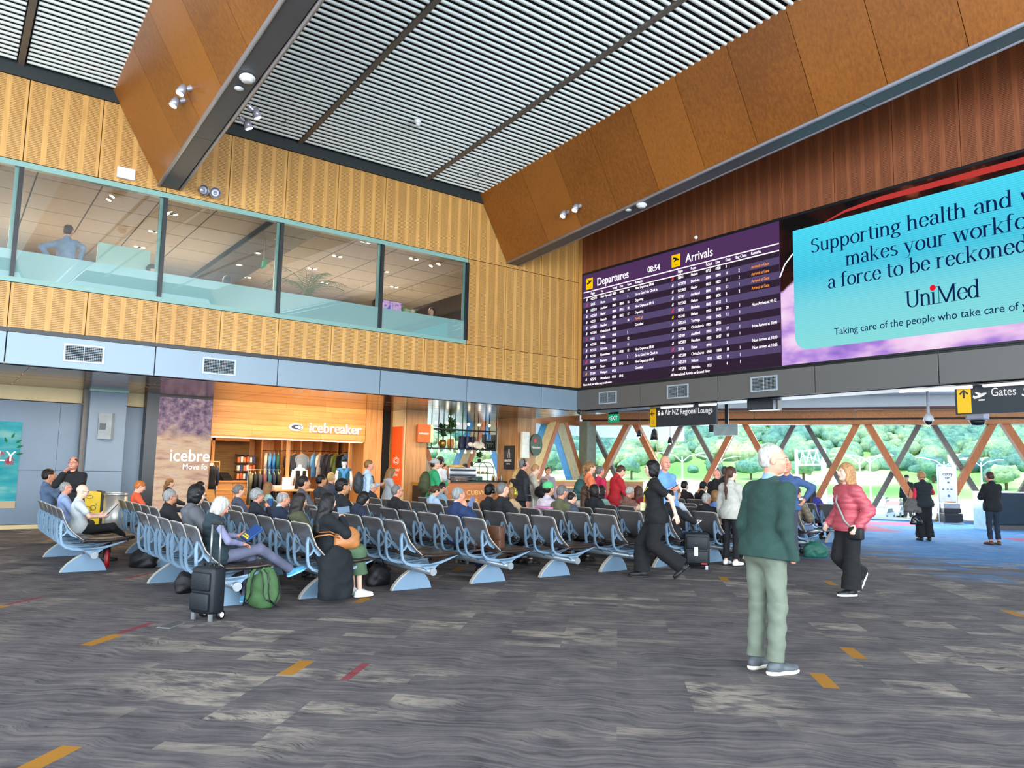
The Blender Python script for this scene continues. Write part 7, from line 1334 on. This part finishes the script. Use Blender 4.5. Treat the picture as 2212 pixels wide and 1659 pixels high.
# ---------------------------------------------------------------- luggage, bags, held things
NYL = mat('black_nylon', '#0c0d10', .6, bump=.3, bscale=120); NVN = mat('navy_nylon', '#0d131c', .55, bump=.3, bscale=120)
def sdfthing(name, label, cat, x, y, z, rz, parts, group=None):
    """parts: (name, SDF, material, step, wrinkle)"""
    t = thing(name, (x, y, z), rz, label, cat, group)
    for nm, sd, m, h, wr in parts: npmesh(nm, [sd.mesh(h, wr, 20, x)], m, t)
    return t
def rbox(w, d, h, r): return SDF().c((-w/2+r,0,r),(w/2-r,0,r),r,k=.01)
def suitcase(x, y, rz, w, d, h, m, label, handle=.45, wheels=True, cabin=True):
    t = thing('suitcase', (x, y, 0), rz, label, 'suitcase'); MB().bbox(-w/2, w/2, -d/2, d/2, .06, h, .035).build('body', m, t, True)
    MB().bbox(-w/2+.03, w/2-.03, -d/2-.035, -d/2+.01, .10, h*.52, .015).build('front_pocket', m, t, True); MB().bbox(-w/2+.03, w/2-.03, -d/2-.03, -d/2+.01, h*.56, h*.9, .015).build('upper_pocket', m, t, True)
    MB().tube([(-.07,-.0,h-.01),(-.06,0,h+.03),(.06,0,h+.03),(.07,0,h-.01)], .009).build('top_handle', BLK, t, True)
    if handle: MB().cyl((-w*.2,d*.35,h-.02),(-w*.2,d*.35,h+handle),.010).cyl((w*.2,d*.35,h-.02),(w*.2,d*.35,h+handle),.010).build('handle_tube', STEEL, t, True); MB().bbox(-w*.26, w*.26, d*.28, d*.42, h+handle-.015, h+handle+.02, .008).build('grip', BLK, t)
    if wheels:
        for s_ in (-1, 1):
            wh = MB().cyl((s_*w*.38-.018,d*.38,.045),(s_*w*.38+.018,d*.38,.045),.045,n=18).build('wheel', BLK, t, True); MB().cyl((s_*w*.38-.021,d*.38,.045),(s_*w*.38+.021,d*.38,.045),.026,n=14).build('hub', WHT, wh)
            MB().box(s_*w*.38-.02, s_*w*.38+.02, -d*.4, -d*.28, 0, .07).build('foot', STEEL, t)
    return t
t = suitcase(2.28, 8.02, math.radians(-62), .30, .18, .52, NVN, 'black cabin suitcase with raised twin-tube handle beside the reading lady', .42)
suitcase(10.0, 8.2, fd(8)-math.pi*0, .40, .25, .58, NVN, 'dark upright suitcase with a white tag behind the walking woman', 0); sc = bpy.data.objects['suitcase.001']; MB().box(-.05,.01,-.165,-.16,.22,.36).build('luggage_tag', WHT, sc); MB().box(.06,.15,-.165,-.16,.09,.11).build('red_mark', mat('red_mark', '#c03028', .5), sc); sc.rotation_euler.z = fd(8)
# green backpack with straps facing the camera
GBK = mat('green_pack', '#466a40', .75, var=.12, scale=14, bump=.4, bscale=90)
gb = sdfthing('backpack', 'green backpack with black-edged straps standing on the carpet', 'backpack', 2.93, 8.33, 0, fd(4), [('body', SDF().e((0,.03,.22),(.17,.12,.24),None,.04).e((0,.05,.12),(.185,.13,.13),None,.05).cut((0,0,.005),(0,0,-1)), GBK, .009, .003)])
for s_ in (-1, 1):
    MB().ribbon([(s_*.035,.43),(s_*.075,.40),(s_*.095,.30),(s_*.095,.20),(s_*.12,.12)], .055, (0,-.115,0), (1,0,0), (0,0,1), (0,.02,0)).build('shoulder_strap', GBK, gb)
    MB().tube([(s_*.06,-.118,.43),(s_*.105,-.122,.38),(s_*.125,-.122,.28),(s_*.125,-.122,.18),(s_*.14,-.11,.11),(s_*.185,-.03,.03)], .007, 6).tube([(s_*.02,-.118,.42),(s_*.045,-.122,.38),(s_*.067,-.122,.28),(s_*.067,-.122,.18),(s_*.10,-.11,.11),(s_*.2,.0,.02)], .006, 6).build('webbing', BLK, gb)
MB().tube([(-.03,-.05,.46),(0,-.06,.49),(.03,-.05,.46)], .008).build('grab_loop', BLK, gb); MB().tube([(.17,-.03,.05),(.195,.03,.2),(.15,.05,.36),(0,.06,.47),(-.15,.05,.36),(-.195,.03,.2),(-.17,-.03,.05)], .006, 6).build('piping', BLK, gb)
def softbag(name, label, cat, x, y, z, rz, r, m, handle=None, wr=.006, strap=True):
    s_ = SDF().e((0,0,r[2]*.85), r, None, .03).c((-r[0]*.7,0,r[2]*.35),(r[0]*.7,0,r[2]*.35),r[2]*.45,k=.05); s_.cut((0,0,.004),(0,0,-1)); t = sdfthing(name, label, cat, x, y, z, rz, [('body', s_, m, .011, wr)])
    if strap: MB().tube([(-r[0]*.6,0,r[2]*1.5),(-r[0]*.3,0,r[2]*1.5+handle),(r[0]*.3,0,r[2]*1.5+handle),(r[0]*.6,0,r[2]*1.5)], .009, 6).build('handle', m, t, True)
    return t
p_ = ground(412, 1288); softbag('holdall', 'black holdall on the floor left of the upright suitcase', 'bag', p_[0]+.1, p_[1]+.3, 0, .3, (.22,.14,.16), NYL, .08)
p_ = ground(505, 1282); softbag('holdall', 'black soft bag on the floor behind the green backpack', 'bag', p_[0], p_[1]+.1, 0, .2, (.24,.15,.18), NYL, .06)
p_ = ground(308, 1226); softbag('camera_bag', 'black camera bag beside the bald man\'s boots', 'bag', p_[0], p_[1], 0, fd(0), (.19,.12,.15), NYL, .07)
tag(MB().lathe((2.12, 12.62, 0), [(.035,0),(.038,.01),(.038,.19),(.022,.22),(.022,.25),(.0,.255)], 16).build('drink_bottle', mat('red_bottle', '#b01c24', .3), None, True), 'red drink bottle standing under the seats by the bald man', 'bottle')
p_ = ground(828, 1268); softbag('handbag', 'black handbag on the floor beside the white sneakers', 'handbag', p_[0], p_[1]+.15, 0, .2, (.17,.11,.15), NYL, .12)
p_ = ground(1762, 1204); gt = softbag('tote_bag', 'dark green tote bag on the carpet by the end seat', 'bag', p_[0], p_[1], 0, fd(-6), (.24,.13,.16), mat('green_tote', '#1f5a4c', .6, var=.15), .12)
BRL = mat('brown_leather', '#5a3a28', .45, var=.15, scale=10, bump=.3); TNL = mat('tan_leather', '#b0703c', .45, var=.12, scale=10)
t = thing('leather_satchel', (6.12, 8.52, .475), -1.2, 'dark brown leather satchel on the seat beside the man in navy', 'bag'); MB().bbox(-.18,.18,-.07,.07,0,.30,.025).build('body', BRL, t, True); MB().bbox(-.185,.185,-.085,-.06,.12,.31,.012).build('flap', BRL, t, True)
for s_ in (-.1, .1): MB().box(s_-.015, s_+.015, -.092, -.084, .02, .2).build('strap', BRL, t)
MB().tube([(-.18,0,.25),(-.24,-.05,.1),(-.2,-.1,-.05),(-.1,-.12,-.02),(0,-.1,.1)], .010, 6).build('shoulder_strap', mat('strap_tan', '#7a5238', .5), t, True); MB().box(-.02,.02,-.10,-.088,.13,.17).build('buckle', STEEL, t)
p = coat['P'](.14, .24, .14); t = sdfthing('shoulder_bag', 'tan leather shoulder bag on the lap of the black-coated woman', 'handbag', p.x, p.y-.02, p.z-.08, -math.pi/2, [('body', SDF().e((0,0,.12),(.06,.16,.13),None,.02).c((.0,-.1,.05),(0,.1,.05),.06,k=.04), TNL, .009, .003)])
MB().tube([(.05,-.12,.12),(.09,-.25,.17),(.02,-.38,.15),(-.02,-.42,.1)], .008, 6).tube([(.05,-.13,.15),(.09,-.25,.2),(.02,-.36,.19)], .006, 6).build('strap', TNL, t, True)
def pad(name, label, cat, c, n, up_, w, h, th, m, face=None, fm=None):
    n = Vector(n).normalized(); up_ = Vector(up_); up_ = (up_-n*up_.dot(n)).normalized(); r = up_.cross(n); Mm = Matrix((r, up_, n)).transposed().to_4x4(); Mm.translation = Vector(c); t = thing(name, (0,0,0), 0, label, cat); MB().bbox(-w/2,w/2,-h/2,h/2,-th/2,th/2,min(.004, th*.4),Mm).build('body', m, t)
    if fm: MB().box(-w/2+.004,w/2-.004,-h/2+.004,h/2-.004,th/2,th/2+.001,Mm).build(face or 'screen', fm, t)
    return t
PHM = mat('phone_black', '#15181f', .25); SCR = emis('phone_screen', (.6,.75,.9), .6)
def between(a, b, k=.5): return a+(b-a)*k
m_ = between(lady['L'], lady['R'])+Vector((.12,0,.07)); BKM = mat('book_blue', '#1c4a86', .4)
bk = pad('open_book', 'blue paperback with yellow lettering in the white-haired lady\'s hands', 'book', m_, (-.55,-.35,.75), (.8,0,.6), .15, .22, .022, BKM, 'cover', mat('book_cover', '#16407c', .35)); MB().box(-.06,.06,-.09,-.07,.0122,.013).box(-.06,.04,-.06,-.045,.0122,.013).build('title', mat('book_yellow', '#e8d020', .5), bk)
n_ = Vector((-.55,-.35,.75)).normalized(); u_ = Vector((.8,0,.6)); u_ = (u_-n_*u_.dot(n_)).normalized(); Mb_ = Matrix((u_.cross(n_), u_, n_)).transposed().to_4x4(); Mb_.translation = m_; bk.children[-1].data.transform(Mb_)
m_ = between(bald['L'], bald['R'], .6)+Vector((.12,.0,.08)); pad('tablet', 'tablet in a dark folding case held by the bald man', 'tablet', m_, (-.75,.0,.65), (.6,0,.75), .2, .26, .012, PHM, 'screen', emis('tablet_screen', (.8,.85,.85), .8))
h_ = coat['R']+Vector((.0,-.03,.1)); pad('phone', 'phone in a slate blue case held at the black-haired woman\'s cheek', 'phone', h_, (0,-1,.1), (1,0,.1), .075, .155, .012, mat('phone_blue', '#3c5a72', .35))
for d_, lab in ((navy, 'dark phone at the ear of the man in the navy suit'),):
    h_ = d_['R']+Vector((.03,-.045,.09)); pad('phone', lab, 'phone', h_, (0,-1,0), (.5,0,.9), .075, .155, .01, mat('phone_violet', '#5a6488', .3))
for d_, lab in ((hoodie, 'black phone in the hands of the man in the slate hoodie'), (jeanp, 'white phone held over blue jeans by the upright suitcase'), (blue, 'dark phone held by the tall bald man in blue')):
    h_ = d_['R']; v = Vector(d_['M'].to_3x3() @ Vector(d_['Rd'])).normalized(); pad('phone', lab, 'phone', h_+v*.10+Vector((0,0,.03)), v*-.5+Vector((0,0,.8)), v, .075, .15, .01, PHM if 'white' not in lab else WHT, 'screen', SCR)
h_ = cupw['R']; v = Vector(cupw['M'].to_3x3() @ Vector(cupw['Rd'])).normalized(); tag(MB().lathe(tuple(h_+v*.06+Vector((.05,0,-.02))), [(.028,0),(.038,.10),(.04,.10),(.04,.11),(.0,.112)], 16).build('paper_cup', mat('cup_blue', '#4a7ab8', .5), None, True), 'white and blue paper cup raised by the curly grey-haired woman', 'cup')
# packs and bags carried by standing people (each its own thing)
def pack(d_, label, m, w=.15, h=.25, dpt=.11, z=.28):
    p = d_['P'](0, -.20, z) if isinstance(d_, dict) else None; rz = d_['o'].rotation_euler.z; t = sdfthing('backpack', label, 'backpack', p.x, p.y, p.z, rz, [('body', SDF().e((0,0,0),(w,dpt,h),None,.03).c((0,.0,-h*.5),(0,0,h*.3),w*.8,w*.7,.05), m, .014, .004), ('pocket', SDF().e((0,-dpt*.7,-h*.25),(w*.75,dpt*.5,h*.45),None,.02), m, .014, .003)])
    for s_ in (-1, 1): MB().tube([(s_*.08,.06,h*.5),(s_*.11,.15,h*.75),(s_*.12,.30,h*.55),(s_*.13,.33,0),(s_*.13,.2,-h*.6)], .016, 6).build('shoulder_strap', m, t, True)
    return t
PD_ = {o['label']: o for o in PEOPLE}
def dd(lbl): 
    o = [o for l, o in PD_.items() if lbl in l][0]; H_ = 1.7/1.75; Mw = Matrix.Translation(o.location) @ Matrix.Rotation(o.rotation_euler.z, 4, 'Z'); return dict(o=o, P=lambda a, c, d: Mw @ Vector((a*H_, c*H_, .94*H_+d*H_)))
pack(dd('dark backpack by the shop'), 'charcoal square backpack on the man in pale blue', mat('charcoal_pack', '#33363a', .6), .15, .24, .10)
pack(dd('green hoodie'), 'large olive travel backpack on the young man in green', mat('olive_pack', '#3e4426', .7, var=.2), .16, .27, .15)
pack(dd('teal backpack'), 'dark teal backpack on the woman in orange', mat('teal_pack', '#1f4a48', .65, var=.15), .15, .25, .13, .22)
p = woman_bk['P']; lan = thing('lanyard', (0,0,0), 0, 'yellow lanyard with badge on the walking woman in black', 'lanyard'); Y_ = mat('lanyard_yellow', '#e0c818', .6)
MB().tube([tuple(p(-.06,-.03,.52)), tuple(p(-.09,.06,.47)), tuple(p(-.07,.14,.36)), tuple(p(-.01,.17,.20))], .010, 6).tube([tuple(p(.06,-.03,.52)), tuple(p(.09,.06,.47)), tuple(p(.07,.14,.36)), tuple(p(.01,.17,.20))], .010, 6).build('ribbon', Y_, lan, True)
q = p(0,.19,.13); MB().bbox(q.x-.03,q.x+.03,q.y-.03,q.y+.03,q.z-.06,q.z+.06,.006).build('badge', mat('badge', '#e8e8a8', .4), lan)
p = woman_pk['P']; t = thing('crossbody_bag', (0,0,0), 0, 'grey strap and dark crossbody bag on the pink-jacketed woman', 'bag'); MB().tube([tuple(p(.10,-.08,.47)), tuple(p(.09,.08,.47)), tuple(p(.0,.19,.30)), tuple(p(-.14,.17,.05)), tuple(p(-.20,.08,-.06))], .014, 6).build('strap', mat('grey_strap', '#8a8a86', .6), t, True)
q = p(-.22,.06,-.10); MB().bbox(q.x-.05,q.x+.05,q.y-.09,q.y+.09,q.z-.08,q.z+.08,.02).build('pouch', NYL, t, True)
p = vestw['P']; q = p(-.27,-.02,-.02); softbag('tote_bag', 'large grey-brown shoulder bag on the woman in the padded vest', 'bag', q.x, q.y, q.z-.22, fd(10), (.19,.10,.20), mat('grey_brown_bag', '#5c5650', .6), .30); q = p(-.24,-.12,-.42); softbag('handbag', 'shiny black handbag hanging below the grey-brown bag', 'handbag', q.x, q.y, q.z-.12, fd(10), (.13,.08,.13), mat('patent_black', '#1c2022', .15), .16)
p = cream['P']; q = p(.20,.05,-.02); softbag('crossbody_bag', 'small olive round bag at the hip of the girl in cream', 'handbag', q.x, q.y, q.z-.08, fd(48), (.10,.05,.10), mat('olive_bag', '#3c4638', .5), .3)
# scattered cases by the far seats, trolley
p_ = ground(1722, 1172); suitcase(p_[0]+2.2, p_[1]+2.2, fd(0), .42, .26, .62, mat('purple_case', '#5a2f6a', .4), 'purple suitcase standing behind the green sweater man', .35)
p_ = ground(1750, 1160); softbag('travel_bag', 'round black travel bag standing beside the purple suitcase', 'bag', 15.6, 10.6, 0, fd(0), (.24,.18,.34), NYL, .1)
softbag('travel_bag', 'lime and teal bag leaning by the black travel bag', 'bag', 16.25, 10.55, 0, fd(0), (.14,.13,.24), mat('lime_bag', '#8aa84c', .6, var=.2), .1)
t = thing('luggage_trolley', (10.6, 12.9, 0), fd(60), 'grey luggage trolley beside the person in red', 'trolley')
MB().tube([(-.25,-.3,.12),(-.25,.35,.12),(.25,.35,.12),(.25,-.3,.12),(-.25,-.3,.12)], .016).tube([(-.25,-.3,.12),(-.25,-.42,1.0),(.25,-.42,1.0),(.25,-.3,.12)], .016).tube([(-.25,-.36,.55),(.25,-.36,.55)], .012).build('frame', STEEL, t, True)
for a in (-.24, .24):
    for b in (-.28, .34): MB().cyl((a-.015,b,.06),(a+.015,b,.06),.06).build('wheel', BLK, t)
softbag('holdall', 'black holdall on top of the luggage trolley', 'bag', 10.6, 12.9, .95, fd(60), (.24,.14,.14), NYL, .08); suitcase(10.72, 12.98, fd(60), .34, .22, .5, mat('navy_case', '#232c3c', .5), 'small dark case standing on the luggage trolley', 0, False); bpy.data.objects['suitcase.003'].location.z = .14
t = suitcase(7.05, 10.55, -1.4, .34, .22, .58, NYL, 'black case with chrome twin handle among the seats near the grey-haired man', .42)
tag(MB().bbox(8.32,8.58,9.95,10.35,.88,.92,.015).build('pink_pouch', mat('pink', '#d88ab4', .5)), 'pink pouch lying on top of a seat back', 'pouch')
# notice stand, gate counters
p_ = (27.5, 11.8, 0); t = thing('notice_stand', p_, fd(-4), 'white framed carry-on notice stand with black base boxes', 'stand')
MB().box(-.34,-.31,-.02,.02,0,2.0).box(.31,.34,-.02,.02,0,2.0).box(-.34,.34,-.02,.02,1.97,2.0).box(-.36,.36,-.25,.25,0,.05).build('frame', STEEL, t); PAP = mat('notice_paper', '#d8dcdc', .6)
MB().box(-.29,.29,-.03,.0,.75,1.93).build('notice', PAP, t); text('lettering', 'carry\non', (0,-.034,1.62), .17, mat('notice_ink', '#2c2c30', .6), t, FL, 'CENTER', ls=.7)
MB().box(-.02,.06,-.034,-.03,1.36,1.42).box(-.02,.06,-.034,-.03,.9,.98).box(-.2,-.14,-.034,-.03,1.14,1.18).box(-.04,.02,-.034,-.03,1.14,1.18).box(.08,.16,-.034,-.03,1.14,1.18).build('pictogram', mat('notice_blue', '#2a6a9a', .5), t)
MB().bbox(-.3,.3,-.2,.15,.52,.7,.01).build('tray', STEEL, t); MB().bbox(-.32,.32,-.28,.15,.06,.36,.015).build('base_box', BLK, t); MB().bbox(-.3,.3,-.24,.15,.37,.52,.015).build('base_box', BLK, t)
CTG = mat('counter_graphite', '#2c3c48', .35, var=.05)
t = thing('gate_counter', (26.7, 9.55, 0), fd(-7), 'dark graphite gate counter with pale plinth at the right', 'counter'); MB().bbox(-1.0,.82,-.3,.35,.16,1.12,.01).build('front', CTG, t); MB().box(-1.0,.82,-.32,.35,0,.15).build('plinth', FASR, t); MB().box(-1.03,.85,-.33,.38,1.12,1.15).build('worktop', WHT, t); MB().box(-1.06,-1.0,-.33,.38,0,1.15).build('glass_end', mat('pale_glass', '#a8ccd4', .1), t)
t = thing('gate_counter', (26.4, 7.5, 0), fd(-7), 'gate counter with timber panel and black screen at the right edge', 'counter'); MB().bbox(-.95,1.4,-.3,.35,.16,1.1,.01).build('front', CTG, t); MB().box(-.95,1.4,-.32,.35,0,.15).build('plinth', FASR, t); MB().box(-.9,1.4,-.36,-.3,.72,1.14).build('timber_panel', TIM, t)
MB().box(-.75,.1,-.37,-.36,.80,1.06).build('display', mat('display_dark', '#4a4640', .3), t); MB().bbox(-.95,1.4,-.3,.3,1.14,1.3,.01).build('upstand', BLK, t); ic = MB()
for i in range(5):
    for j in range(3): ic.box(-.68+i*.15, -.62+i*.15, -.374, -.37, .83+j*.075, .86+j*.075)
ic.build('pictogram', WHT, t)
plant_dr = MB(); [plant_dr.box(.5+i*.06,.53+i*.06,-.305,-.30,.5,.53) for i in range(3)]; plant_dr.build('marks', WHT, t)
t = thing('menu_easel', (4.95, 17.6, 0), .2, 'tilted timber easel board by the video screen', 'easel'); MB().prism([(0,0),(.05,0),(.38,.95),(.33,.95)], (-.2,0,0), (0,1,0), (0,0,1), (.42,0,0)).build('board', TIM, t)
